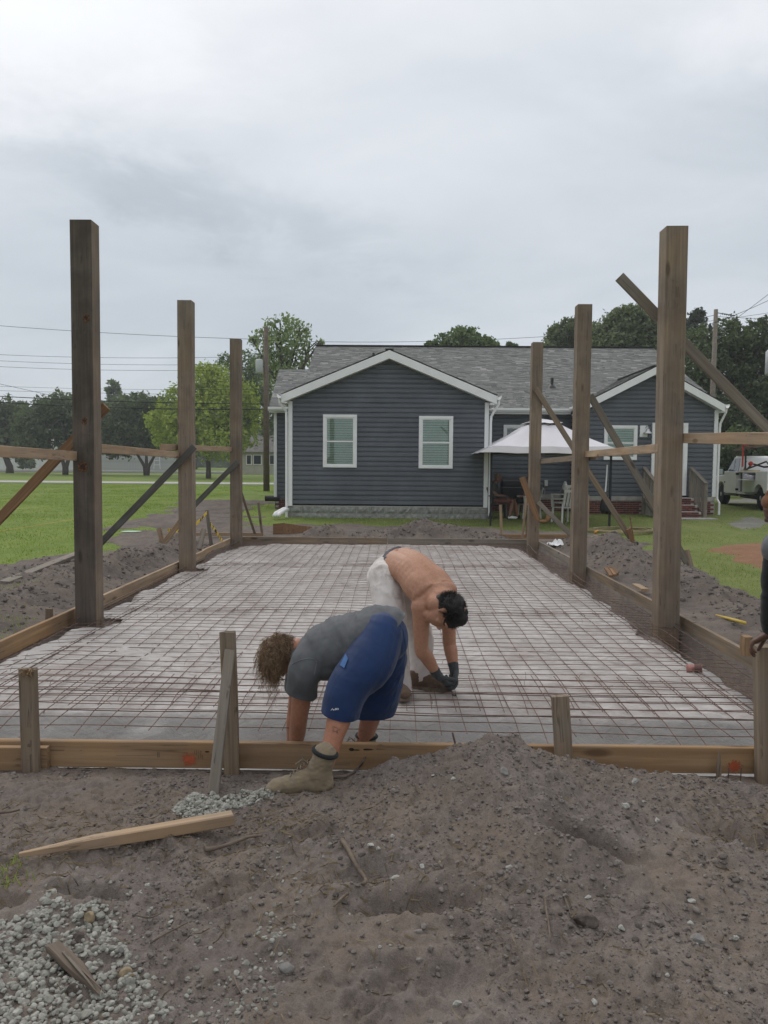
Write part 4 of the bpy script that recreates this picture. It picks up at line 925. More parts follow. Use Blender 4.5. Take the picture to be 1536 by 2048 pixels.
# roofs --------------------------------------------------------------
SH1 = []; TAB = None
def roof_plane(poly, name='roof', tabs=True, single=None):
    """poly: eave left, eave right, upper right, upper left (3D, planar)"""
    P_ = [Vector(p) for p in poly]; u = (P_[1] - P_[0]).normalized(); nrm = u.cross(P_[3] - P_[0]).normalized()
    if nrm.z < 0: nrm = -nrm
    vv = nrm.cross(u); vv = vv if vv.z > 0 else -vv
    mb = MB(); mb.prism([p - nrm * .012 for p in P_], -nrm * .05); rf = mbuild(mb, name, M['dark_metal'])
    q = [((p - P_[0]).dot(u), (p - P_[0]).dot(vv)) for p in P_]
    umin, umax = min(a for a, b in q), max(a for a, b in q); vmax = max(b for a, b in q)
    ex, tw = .135, .235; V = []; F_ = []; var = []; g = np.random.default_rng(int(abs(P_[0].x * 100)) + 3)
    nr = int(vmax / ex) + 1; qa = np.array(q); loose = []
    for r in range(nr):
        v0 = r * ex - .02; x = umin - tw * float(g.uniform(0, 1))
        while x < umax:
            wdt = tw * float(g.choice([.45, .8, 1.0, 1.3])); vm = v0 + ex / 2
            # clip to the polygon's extent on this row
            xs_ = []
            for i in range(4):
                (ua, va), (ub, vb) = q[i], q[(i + 1) % 4]
                vq = min(max(vm, 1e-4), vmax - 1e-4)
                if (va - vq) * (vb - vq) < 0: xs_.append(ua + (ub - ua) * (vq - va) / (vb - va))
            if len(xs_) >= 2:
                lo, hi = min(xs_), max(xs_); a, b = max(x, lo), min(x + wdt - .006, hi)
                if b - a > .03:
                    th = float(g.choice([.006, .012, .016])); top = min(v0 + ex + .02, vmax + .01)
                    c = [P_[0] + u * a + vv * v0 + nrm * (th + .004), P_[0] + u * b + vv * v0 + nrm * (th + .004), P_[0] + u * b + vv * top + nrm * .002, P_[0] + u * a + vv * top + nrm * .002,
                         P_[0] + u * a + vv * v0 - nrm * .008, P_[0] + u * b + vv * v0 - nrm * .008]
                    vr = float(np.clip(g.normal(.5, .27), 0, 1))
                    loose.append((c, vr))
            x += wdt
    for i, (c, vr) in enumerate(loose):
        if single is not None and len(SH1) < 300 and single(c[0], c[1]):
            mb = MB(); mb.add(c, [(0, 1, 2, 3), (4, 5, 1, 0), (4, 0, 3), (5, 2, 1)]); o = mb.build('shingle', M['shingle_one'][min(3, int(vr * 4))], rf); SH1.append(o); continue
        n = len(V); V += [tuple(p) for p in c]; F_ += [(n, n+1, n+2, n+3), (n+4, n+5, n+1, n)]; var += [vr] * 6
    o = fast('shingles', V, F_, M['shingle'], rf, attr={'var': var}); tag(o, kind='stuff')
    return rf, u, vv, nrm
def mz(y): return .415 * y - 6.958
ms = .415
EY = 25.2
# main roof, its left lower wing, the two cross gables
RYG = 32.6
roof_plane([(-3.2, EY, mz(EY)), (10.74, EY, mz(EY)), (10.74, RYG, mz(RYG)), (-3.34, RYG, mz(RYG))], single=lambda a, b: 3.1 < a.x < 6.4 and a.y < 30.5)
roof_plane([(-4.1, EY - .02, mz(EY) - .02), (-3.21, EY - .02, mz(EY) - .02), (-3.21, 29.3, mz(29.3) - .02), (-4.38, 29.3, mz(29.3) - .02)])
mb = MB(); mb.prism([(-3.3, RYG, mz(RYG)), (10.74, RYG, mz(RYG)), (10.74, RYG + 7.4, mz(EY)), (-3.3, RYG + 7.4, mz(EY))], (0, 0, -.05)); mbuild(mb, 'roof', M['shingle'])
mb = MB(); mb.prism([(-4.38, 29.3, mz(29.3) - .02), (-3.3, 29.3, mz(29.3) - .02), (-3.3, 33.4, mz(EY)), (-4.38, 33.4, mz(EY))], (0, 0, -.05)); mbuild(mb, 'roof', M['shingle'])
yv = (GPZ + 6.958) / ms
roof_plane([(GPX - GHW, 26.6, GEZ), (GPX - GHW, 22.0, GEZ), (GPX, 22.0, GPZ), (GPX, yv + .3, GPZ)])
roof_plane([(GPX + GHW, 22.0, GEZ), (GPX + GHW, 26.6, GEZ), (GPX, yv + .3, GPZ), (GPX, 22.0, GPZ)])
yw = (WPZ + 6.958) / ms
roof_plane([(5.75, 26.2, WEL), (5.75, 24.3, WEL), (WPX, 24.3, WPZ), (WPX, yw + .2, WPZ)], single=lambda a, b: True)
roof_plane([(10.3, 24.3, WER), (10.3, 26.2, WER), (WPX, yw + .2, WPZ), (WPX, 24.3, WPZ)])
# ridge caps
mb = MB(); mb.beam((-3.34, RYG, mz(RYG) + .02), (10.74, RYG, mz(RYG) + .02), .3, .03); mbuild(mb, 'ridge_cap', M['dark_metal'])
mb = MB(); mb.beam((GPX, 22.0, GPZ + .012), (GPX, yv, GPZ + .012), .24, .02); mb.beam((WPX, 24.3, WPZ + .012), (WPX, yw, WPZ + .012), .24, .02); mbuild(mb, 'ridge_cap', M['shingle_one'][1])
# rake boards (white), soffits, fascias
def rake(x0, z0, x1, z1, y, hh=.23, over=.30):
    mb = MB(); mb.prism([(x0, y, z0 - .03), (x1, y, z1 - .03), (x1, y, z1 - .03 - hh), (x0, y, z0 - .03 - hh)], (0, .03, 0)); mbuild(mb, 'rake_board', M['white_vinyl'])
    mb = MB(); mb.prism([(x0, y + .031, z0 - .03 - hh + .03), (x1, y + .031, z1 - .03 - hh + .03), (x1, y + .031, z1 - .03 - hh), (x0, y + .031, z0 - .03 - hh)], (0, over - .035, 0)); mbuild(mb, 'soffit', M['white_vinyl'])
rake(GPX - GHW, GEZ, GPX, GPZ, 21.99); rake(GPX + GHW, GEZ, GPX, GPZ, 21.99)
rake(5.75, WEL, WPX, WPZ, 24.29); rake(10.3, WER, WPX, WPZ, 24.29)
# boxed eave returns
for (x0, x1, y0, z0) in [(GPX - GHW, GX0 - .012, 21.99, GEZ - .27), (GX1 + .012, GPX + GHW, 21.99, GEZ - .27), (WX1 + .022, 10.3, 24.29, WER - .27), (5.75, WX0 - .022, 24.29, WEL - .27)]:
    mb = MB(); mb.box(x0, x1, y0 + .032, 25.3, z0, z0 + .05); mbuild(mb, 'soffit', M['white_vinyl'])
def gutter(a, b):
    mb = MB(); a = Vector(a); b = Vector(b); x = (b - a).normalized(); o = Vector((x.y, -x.x, 0))
    prof = [(0, 0), (.08, 0), (.12, .06), (.12, .12), (.108, .12), (.108, .06), (.075, .012), (.012, .012), (.012, .12), (0, .12)]
    V = [p + o * q + Vector((0, 0, r_ - .06)) for p in (a, b) for q, r_ in prof]; n = len(prof)
    mb.add(V, [(i, (i + 1) % n, n + (i + 1) % n, n + i) for i in range(n)] + [tuple(range(n))[::-1], tuple(range(n, 2 * n))]); mbuild(mb, 'gutter', M['white_vinyl'])
gutter((GPX + GHW + .002, 21.95, GEZ - .08), (GPX + GHW + .002, 25.1, GEZ - .08))
gutter((GPX - GHW - .002, 25.1, GEZ - .08), (GPX - GHW - .002, 21.95, GEZ - .08))
gutter((GPX + GHW + .13, EY - .01, mz(EY) - .08), (5.72, EY - .01, mz(EY) - .08)); gutter((-4.12, EY - .03, mz(EY) - .1), (GPX - GHW - .13, EY - .03, mz(EY) - .1))
gutter((10.302, 24.26, WER - .08), (10.302, 26.5, WER - .08)); gutter((5.748, 25.1, WEL - .08), (5.748, 24.28, WEL - .08))
mb = MB(); mb.box(GX1 + .35, 5.62, EY + .02, RY - .01, mz(EY) - .2, mz(EY) - .16); mb.box(-4.08, GX0 - .2, EY + .02, RY - .01, mz(EY) - .2, mz(EY) - .16); mbuild(mb, 'soffit', M['white_vinyl'])
mb = MB(); mb.box(GX1 + .45, 5.70, EY + .0, EY + .018, mz(EY) - .2, mz(EY) - .02); mb.box(-4.1, GX0 - .3, EY, EY + .018, mz(EY) - .21, mz(EY) - .03); mbuild(mb, 'fascia', M['white_vinyl'])
# downspouts
def downspout(pts, r=.036):
    mb = MB(); mb.tube(pts, r, 8); mbuild(mb, 'downspout', M['white_vinyl'], smooth=False)
downspout([(GPX - GHW - .06, 22.05, GEZ - .14), (GPX - GHW - .05, 22.06, GEZ - .26), (GX0 - .06, 22.2, 3.10), (GX0 - .055, 22.21, 2.95), (GX0 - .05, 22.22, .06)])
downspout([(GPX + GHW + .06, 22.05, GEZ - .14), (GPX + GHW + .05, 22.06, GEZ - .26), (GX1 + .07, 22.2, 3.02), (GX1 + .06, 22.21, 2.85), (GX1 + .06, 22.22, .12)])
downspout([(10.36, 24.35, WER - .14), (10.35, 24.36, WER - .26), (WX1 + .07, 24.5, 3.0), (WX1 + .06, 24.51, 2.85), (WX1 + .05, 24.52, .62), (WX1 + .1, 24.46, .5), (WX1 + .1, 24.46, .12)])
# PVC drain bends at the left corner
t = thing('drain_elbows', (-3.4, 21.6, .06), 'fat white plastic drain elbows lying at the left house corner', 'drain pipe')
for k in range(2):
    a = U(548 + 8 * k, 1033, 21.4); b = U(572 + 4 * k, 1017 + 2 * k, 22.1)
    mb = MB(); mb.tube([a + Vector((0, 0, .01)), a.lerp(b, .15) + Vector((0, 0, .05)), a.lerp(b, .8) + Vector((0, 0, .03)), b], [.055, .06, .055, .05], 12); mb.build('pipe', M['white_vinyl'], t, True)
# windows --------------------------------------------------------------
def window(x0, x1, z0, z1, y, sash=.5, blind=True, nsl=None):
    fw = .085; mb = MB()
    mb.box(x0, x1, y - .055, y + .03, z1 - fw, z1); mb.box(x0, x1, y - .06, y + .03, z0, z0 + fw * .8)
    mb.box(x0, x0 + fw, y - .053, y + .03, z0 + fw * .8, z1 - fw); mb.box(x1 - fw, x1, y - .053, y + .03, z0 + fw * .8, z1 - fw)
    wn = mbuild(mb, 'window', M['white_vinyl'], bevel=.004)
    a0, a1, c0, c1 = x0 + fw, x1 - fw, z0 + fw * .8, z1 - fw; zm = c0 + (c1 - c0) * sash; s_ = .03
    mb = MB(); mb.box(a0, a1, y - .042, y + .0, zm - .022, zm + .022)
    for (p0, p1) in ((c0, zm - .022), (zm + .022, c1)):
        mb.box(a0, a0 + s_, y - .038, y, p0, p1); mb.box(a1 - s_, a1, y - .038, y, p0, p1); 
    mb.box(a0 + s_, a1 - s_, y - .036, y, c0, c0 + s_); mb.box(a0 + s_, a1 - s_, y - .036, y, c1 - s_, c1)
    mb.build('sash', M['white_vinyl'], wn)
    mb = MB(); mb.box(a0 + s_, a1 - s_, y - .028, y - .023, c0 + s_, c1 - s_); mb.build('pane', M['glass'], wn)
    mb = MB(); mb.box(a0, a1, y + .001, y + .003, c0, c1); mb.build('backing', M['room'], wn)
    if blind:
        mb = MB(); n = nsl or int((c1 - c0 - .06) / .068)
        V = []; F_ = []
        for i in range(n):
            z0 = c0 + s_ + (c1 - c0 - 2 * s_) * i / n; z1 = c0 + s_ + (c1 - c0 - 2 * s_) * (i + 1) / n; k = len(V)
            for zq, yq in ((z0, -.020), (z0 + (z1 - z0) * .86, -.009), (z1, -.006)): V += [(a0 + s_ + .006, y + yq, zq), (a1 - s_ - .006, y + yq, zq)]
            F_ += [(k, k + 1, k + 3, k + 2)]
        mb.add(V, F_)
        for i in range(0):
            mb.add([(a0 + s_ + .01, y - .020, zz - .033), (a1 - s_ - .01, y - .018, zz - .033), (a1 - s_ - .01, y - .010, zz + .030), (a0 + s_ + .01, y - .010, zz + .030)], [(0, 1, 2, 3)])
        mb.build('blind', M['blind'], wn)
    return wn
y_ = GY - .042
def wx(px): return (px - 788.8) * 22.24 / F
window(U(646.5, 880, GY).x, U(714, 880, GY).x, U(680, 935, GY).z, U(680, 829.5, GY).z, y_)
window(U(837.5, 880, GY).x, U(905.5, 880, GY).x, U(870, 937, GY).z, U(870, 832.5, GY).z, y_)
window(U(1006, 880, RY).x, U(1076, 880, RY).x, 2.0, U(1030, 850, RY).z, RY - .042, sash=.52, blind=False)
window(U(1207, 880, WY).x, U(1273, 880, WY).x, U(1240, 920, WY).z, U(1240, 851, WY).z, WY - .042)
# door -------------------------------------------------------------------
dx0, dx1, dz0, dz1 = U(1302, 900, WY).x, U(1302, 900, WY).x + 1.12, .72, U(1310, 846, WY).z
mb = MB(); mb.box(dx0, dx0 + .12, WY - .095, WY + .03, dz0, dz1 - .12); mb.box(dx1 - .12, dx1, WY - .095, WY + .03, dz0, dz1 - .12); mb.box(dx0, dx1, WY - .097, WY + .03, dz1 - .12, dz1)
door = mbuild(mb, 'door_frame', M['white_vinyl'], bevel=.004)
mb = MB(); mb.box(dx0 + .12, dx0 + .3, WY - .075, WY, dz0, dz1 - .12); mb.box(dx1 - .3, dx1 - .12, WY - .075, WY, dz0, dz1 - .12); mb.box(dx0 + .3, dx1 - .3, WY - .075, WY, dz0, dz0 + .9); mb.box(dx0 + .3, dx1 - .3, WY - .075, WY, dz1 - .3, dz1 - .12); mb.build('door_leaf', M['white_vinyl'], door)
mb = MB(); mb.box(dx0 + .3, dx1 - .3, WY - .066, WY - .06, dz0 + .9, dz1 - .3); mb.build('pane', M['glass'], door)
mb = MB(); mb.box(dx0 + .145, dx0 + .175, WY - .09, WY - .076, dz0 + 1.0, dz0 + 1.3); mb.tube([(dx0 + .16, WY - .085, dz0 + 1.15), (dx0 + .16, WY - .13, dz0 + 1.15), (dx0 + .28, WY - .13, dz0 + 1.14)], .012, 6); mb.build('handle', M['black'], door)
# wall lamp
lx = (U(1279, 860, WY).x + U(1294, 860, WY).x) / 2; lz = U(1286, 862, WY).z
mb = MB(); mb.box(lx - .12, lx + .12, WY - .07, WY - .008, lz - .19, lz + .17); lamp = mbuild(mb, 'wall_lamp', M['white_vinyl'], bevel=.006)
mg = mat_plain('galvanised', (.5, .5, .5), .35, .5, .05, 8, metal=.6)
mb = MB(); mb.tube([(lx + .06, WY - .05, lz + .08), (lx + .06, WY - .12, lz + .15), (lx + .08, WY - .2, lz + .12), (lx + .08, WY - .2, lz + .05)], .014, 8)
mb.lathe((lx + .08, WY - .2, lz - .09), [(.15, 0), (.15, .01), (.07, .08), (.05, .15), (.02, .16)], 16); mb.build('lamp_shade', mg, lamp, True)
# meter box and small vent
mb = MB(); q = U(1091, 966, RY); mb.box(q.x - .06, q.x + .06, RY - .13, RY - .045, q.z - .1, q.z + .1); mbx = mbuild(mb, 'meter_box', mg, bevel=.01)
mb = MB(); mb.tube([(q.x - .03, RY - .07, q.z - .1), (q.x - .03, RY - .07, .7)], .012, 6); mb.build('conduit', mg, mbx)
q = U(1104, 772, 27.3); q.z = mz(q.y)
mb = MB(); mb.lathe(q - Vector((0, 0, .1)), [(.16, .07), (.10, .16), (.05, .2), (.05, .38)], 12); mb.lathe(q + Vector((0, 0, .27)), [(.03, 0), (.07, .0), (.05, .07), (.0, .09)], 10); mbuild(mb, 'vent_pipe', M['dark_metal'])
q = U(747, 706, 30.5); mb = MB(); mb.lathe((q.x, 30.5, mz(30.5) - .05), [(.05, 0), (.05, .35)], 10); mbuild(mb, 'vent_pipe', M['dark_metal'])
mb = MB(); mb.lathe((-4.3, 25.62, .47), [(.1, 0), (.1, .5)], 12, (1, 0, 0)); mbuild(mb, 'pipe_end', M['black'])
# stoop ----------------------------------------------------------------
ST = thing('entry_steps', (8.6, 23.6, .08), 'brick entry steps with grey wooden handrails at the house door', 'steps')
mb = MB(); mb.box(7.95, 9.28, 23.95, 24.54, .0, .66); mb.box(7.96, 9.27, 23.62, 23.948, 0, .46); mb.box(7.97, 9.26, 23.30, 23.618, 0, .27); mb.build('step_core', M['mortar'], ST)
for (y0, zt_) in ((23.30, .27), (23.62, .46), (23.95, .66)):
    for x, z, r in brick_wall(7.97, 9.26, y0, zt_ - .2, zt_ - .01): place_brick(x, y0 - .01, z, parent=ST)
mw = M['grey_wood']
for (xr, nm) in ((7.88, 'l'), (9.36, 'r')):
    top0 = Vector((xr, 24.45, 1.60)); top1 = Vector((xr, 23.22, 1.12))
    beam('handrail', top0, top1, .12, .045, mw, ST)
    beam('rail_post', (xr, 23.28, .04), (xr, 23.28, 1.09), .10, .10, mw, ST, up=(0, 1, 0)); beam('rail_post', (xr, 24.42, .04), (xr, 24.42, 1.56), .09, .09, mw, ST, up=(0, 1, 0))
    beam('stringer', (xr, 24.45, .62), (xr, 23.25, .16), .04, .10, mw, ST)
    for k in range(7):
        yy = 23.42 + k * .135; zt_ = 1.12 + (yy - 23.22) * .39; zb = .16 + (yy - 23.25) * .383
        beam('baluster', (xr, yy, zb), (xr, yy, zt_ - .02), .035, .035, mw, ST, up=(0, 1, 0))
mb = MB(); p = U(1427, 1036, 22.8); mb.box(7.8, 9.55, 22.75, 23.28, .0, .105); mb.build('landing', M['concrete'], ST, bevel=.01)
# ------------------------------------------------------------------ trees
M['bark'] = mat_wood('tree_bark', (.11, .09, .07), (.05, .04, .032), knots=False)
def leafmat(n, c0, c1): M[n] = mat_attr(n, c0, c1, .75, .2, .22)
leafmat('leaf_oak', (.058, .078, .045), (.16, .195, .105)); leafmat('leaf_lime', (.17, .22, .04), (.42, .48, .11)); leafmat('leaf_mid', (.065, .10, .045), (.18, .235, .10))
leafmat('leaf_light', (.13, .175, .075), (.28, .34, .16)); leafmat('leaf_dusty', (.09, .115, .065), (.23, .26, .15)); leafmat('leaf_far', (.07, .09, .065), (.13, .16, .11)); leafmat('leaf_pine', (.035, .05, .035), (.085, .105, .065))
def tree(label, base_px, lobes, Y, leaf, n, ls, seed, trunk_r=.2, name='tree', cat='tree', group=None, fork=0, shell=.55, droop=.0, limbs=1.0, base_z=None, depth=.8):
    """lobes: (px, py, rx_px, ry_px) clumps of the crown as seen at distance Y; each gets its own depth"""
    g = np.random.default_rng(seed); sc = Y / F
    b = U(base_px[0], base_px[1], Y); b.z = float(gz(Y)) if base_z is None else base_z
    t = thing(name, b, label, cat, group)
    cs = []
    for (px, py, rx, ry) in lobes:
        dy = float(g.uniform(-.5, .5)) * depth * max(l[2] for l in lobes) * sc
        c = U(px, py, Y); c = Vector((c.x, Y + dy, c.z)); cs.append((c, rx * sc, ry * sc))
    ctop = max(cs, key=lambda q: q[0].z); cz = sum(q[0].z for q in cs) / len(cs)
    mb = MB(); x0 = Vector(b)
    stems = max(1, fork); crown_c = Vector((sum(q[0].x for q in cs) / len(cs), Y, cz))
    lowz = min(q[0].z - q[2] for q in cs)
    for s_ in range(stems):
        off = Vector(((s_ - (stems - 1) / 2) * .35 * (1 if fork else 0), .1 * s_, 0)); 
        tip = crown_c + off * 5 * (1 if fork else 0); 
        pts = [x0 + off * .25 - Vector((0, 0, .15)), x0 + off * .6 + Vector((0, 0, (lowz - b.z) * .5)), x0.lerp(tip, .55) + off, tip]
        mb.tube(pts, [trunk_r * 1.25 / math.sqrt(stems), trunk_r / math.sqrt(stems), trunk_r * .6 / math.sqrt(stems), trunk_r * .2], 9)
    for (c, rx, ry) in cs:
        st = x0.lerp(crown_c, float(g.uniform(.4, .8))); e = c + Vector((0, 0, ry * .45))
        md = st.lerp(c, .55) + Vector((float(g.uniform(-.3, .3)), float(g.uniform(-.3, .3)), .1 * rx)); mb.tube([st, md, c, e], [trunk_r * .38 * limbs, trunk_r * .28 * limbs, trunk_r * .18 * limbs, trunk_r * .06], 6)
        for k in range(4):
            d = Vector(g.normal(0, 1, 3)).normalized(); d.z = abs(d.z) * .8; mb.tube([md.lerp(c, .4 + .15 * k), c + Vector((d.x * rx * .6, d.y * rx * .6, d.z * ry * .6)), c + Vector((d.x * rx * .92, d.y * rx * .92, d.z * ry * .92))], [trunk_r * .14 * limbs, trunk_r * .09 * limbs, .015], 5)
    mb.build('trunk', M['bark'], t, True)
    w_ = np.array([q[1] * q[2] for q in cs]); w_ = w_ / w_.sum(); idx = g.choice(len(cs), n, p=w_)
    C_ = np.array([q[0] for q in cs])[idx]; RX = np.array([q[1] for q in cs])[idx]; RY = np.array([q[2] for q in cs])[idx]
    d = g.normal(0, 1, (n, 3)); d /= np.linalg.norm(d, axis=1)[:, None]
    rr = np.where(g.uniform(0, 1, n) < shell, g.uniform(.75, 1.06, n), g.uniform(.2, 1, n) ** .5)
    # break the surface into clumps
    lump = 1 + .55 * fbm(d[:, 0] * 2 + idx * 3.1, d[:, 2] * 2 + d[:, 1] * 1.7, 2.6, 4, seed, .65) + np.where(g.uniform(0, 1, n) < .06, g.uniform(0, .22, n), 0)
    P_ = C_ + d * np.stack([RX, RX * .95, RY], 1) * (rr * lump)[:, None]; P_[:, 2] -= droop * RY * (np.abs(d[:, 0]) ** 2)
    keep = P_[:, 2] > b.z + .25
    cl = fbm(P_[:, 0] / (ls * 5), P_[:, 2] / (ls * 5) + P_[:, 1] / (ls * 6), 1.0, 3, seed + 3)
    keep &= cl > -.20
    P_, d, cl, idx = P_[keep], d[keep], cl[keep], idx[keep]; n = len(P_)
    a = g.normal(0, 1, (n, 3)) + d * .6; a /= np.linalg.norm(a, axis=1)[:, None]
    b_ = np.cross(a, g.normal(0, 1, (n, 3))); b_ /= np.linalg.norm(b_, axis=1)[:, None]; c_ = np.cross(a, b_)
    s_ = ls * g.uniform(.5, 1.25, n)[:, None]
    V = np.stack([P_ - b_ * s_, P_ + c_ * s_ * .55 + a * s_ * .12, P_ + b_ * s_, P_ - c_ * s_ * .55 + a * s_ * .12], 1).reshape(-1, 3)
    var = np.repeat(np.clip(.45 + .55 * cl + g.uniform(-.25, .25, n), 0, 1), 4)
    o = fast('crown', V, np.arange(4 * n).reshape(-1, 4), M[leaf], t, attr={'var': var})
    return t
GO = 'dark broad oaks across the far street'
tree('dark spreading oak nearest the left edge, beyond the street', (20, 952), [(-20, 850, 55, 55), (30, 870, 40, 45), (-60, 870, 60, 50), (5, 825, 40, 25)], 92, 'leaf_oak', 9000, .34, 1, .4, group=GO)
tree('dark round oak just left of the nearest left post, trunk on the verge', (131, 951), [(95, 850, 55, 48), (135, 840, 55, 48), (165, 870, 45, 40), (70, 880, 42, 36), (120, 815, 45, 24), (185, 840, 40, 40)], 84, 'leaf_oak', 21000, .22, 2, .32, group=GO, fork=2)
tree('dark round oak seen between the first and middle left posts', (293, 952), [(255, 850, 50, 45), (300, 845, 50, 48), (325, 870, 42, 38), (235, 880, 40, 34), (280, 815, 45, 26), (330, 830, 38, 35)], 84, 'leaf_oak', 21000, .22, 3, .32, group=GO, fork=3)
tree('shaggy tall tree with bare broken top behind the dark oaks', (265, 945), [(222, 785, 14, 26), (240, 810, 26, 22), (280, 805, 26, 22), (215, 830, 26, 24), (300, 825, 24, 20), (262, 835, 40, 28)], 125, 'leaf_mid', 4200, .42, 4, .5, shell=.4, limbs=1.6)
for i, (cx_, top, wd_, lb) in enumerate([(-60, 800, 70, 'outermost'), (30, 812, 60, 'second'), (105, 806, 55, 'third'), (180, 812, 55, 'fourth'), (320, 815, 40, 'sixth'), (390, 800, 55, 'seventh')]):
    tree('hazy green tree in the far row over the white house, %s from the left' % lb, (cx_, 943), [(cx_, top + 25, wd_ * .6, 26), (cx_ - wd_ * .5, top + 48, wd_ * .5, 34), (cx_ + wd_ * .5, top + 45, wd_ * .5, 34), (cx_, top + 70, wd_ * .8, 40)], 150, 'leaf_far', 4500, .6, 20 + i, .4, group='hazy trees in the far row')
tree('bright yellow green tree between the middle and far left posts', (417, 957), [(400, 770, 48, 42), (440, 765, 38, 35), (365, 810, 48, 42), (470, 800, 45, 45), (335, 845, 36, 32), (420, 830, 70, 50), (485, 850, 38, 48), (370, 870, 50, 40), (440, 880, 60, 38), (410, 745, 25, 22), (330, 870, 26, 26), (500, 820, 22, 40)], 72, 'leaf_lime', 30000, .17, 5, .22, shell=.7)
tree('dark green leafy tree behind the utility pole', (470, 945), [(500, 750, 40, 45), (540, 760, 45, 50), (455, 725, 22, 16), (520, 820, 50, 50), (560, 830, 40, 50), (490, 790, 30, 40)], 82, 'leaf_mid', 15000, .18, 6, .3)
tree('tall airy light green tree rising over the left roof', (575, 940), [(560, 650, 34, 24), (525, 672, 26, 18), (598, 660, 26, 22), (560, 690, 46, 22), (620, 690, 26, 16), (590, 715, 36, 24), (640, 690, 13, 9), (545, 720, 40, 26), (505, 680, 12, 12), (570, 760, 50, 34)], 58, 'leaf_light', 3600, .17, 7, .30, shell=.3, limbs=1.2)
tree('green bushy treetop showing over the roof ridge left of the far right post', (922, 900), [(920, 690, 50, 32), (890, 695, 34, 16), (955, 693, 36, 18), (925, 672, 26, 14), (975, 690, 24, 12), (862, 690, 12, 6)], 62, 'leaf_mid', 10000, .18, 8, .3)
tree('small treetop just over the roof beside the far right post', (1025, 900), [(1024, 697, 13, 9), (1018, 690, 5, 5)], 64, 'leaf_mid', 700, .2, 9, .15)
GR = 'big dusty green trees behind the right part of the house'
tree('broad dusty green tree between the far and middle right posts', (1150, 930), [(1130, 690, 38, 36), (1115, 672, 20, 22), (1160, 680, 34, 40), (1140, 655, 20, 18), (1180, 700, 40, 40), (1100, 700, 20, 14)], 60, 'leaf_dusty', 17000, .16, 10, .4, group=GR)
tree('tall dusty green tree between the middle and nearest right posts', (1255, 930), [(1250, 650, 44, 32), (1215, 675, 36, 34), (1290, 665, 38, 40), (1260, 632, 26, 16), (1230, 690, 50, 30), (1310, 700, 40, 40)], 56, 'leaf_dusty', 22000, .15, 11, .4, group=GR)
tree('dark pine top showing right of the nearest right post', (1395, 930), [(1394, 632, 14, 12), (1386, 650, 18, 12), (1402, 645, 13, 14), (1390, 668, 20, 14)], 70, 'leaf_pine', 2600, .2, 12, .2)
tree('huge dark shaggy tree filling the right edge above the truck', (1470, 985), [(1420, 690, 50, 38), (1470, 680, 48, 42), (1520, 690, 50, 45), (1570, 710, 60, 60), (1400, 740, 45, 50), (1450, 760, 55, 60), (1520, 770, 60, 60), (1440, 830, 45, 50), (1500, 850, 60, 60), (1570, 830, 60, 70), (1530, 650, 20, 16), (1480, 650, 16, 14), (1395, 800, 30, 50), (1470, 920, 40, 35), (1550, 920, 60, 40)], 43, 'leaf_oak', 60000, .115, 13, .5, depth=.5)
tree('dark bush behind the parked truck', (1450, 985), [(1440, 930, 24, 40), (1475, 900, 36, 40), (1520, 910, 40, 50)], 38, 'leaf_oak', 5000, .15, 14, .1, name='bush', cat='bush')
tag(fast('treeline', *(lambda n, g: (lambda x, a, z, s_: (np.stack([np.stack([x - s_, a, z], 1), np.stack([x, a, z + s_ * .7], 1), np.stack([x + s_, a + .4, z], 1), np.stack([x, a, z - s_ * .7], 1)], 1).reshape(-1, 3), np.arange(4 * n).reshape(-1, 4)))(g.uniform(-190, 190, n), g.uniform(185, 205, n), .6 + g.uniform(0, 1, n) ** .8 * 11, g.uniform(.5, 1.3, n)))(16000, np.random.default_rng(5)), M['leaf_far'], attr={'var': np.random.default_rng(2).uniform(0, 1, 64000)}, loc=(0, 195, 0)),
    'distant continuous line of trees along the horizon', 'treeline', kind='stuff')
# bushes by the white house and low shrub by neighbour
tree('dark shrub before the white house at far left', (45, 945), [(45, 925, 14, 12), (62, 928, 10, 8)], 118, 'leaf_oak', 700, .35, 31, .05, name='shrub', cat='shrub')
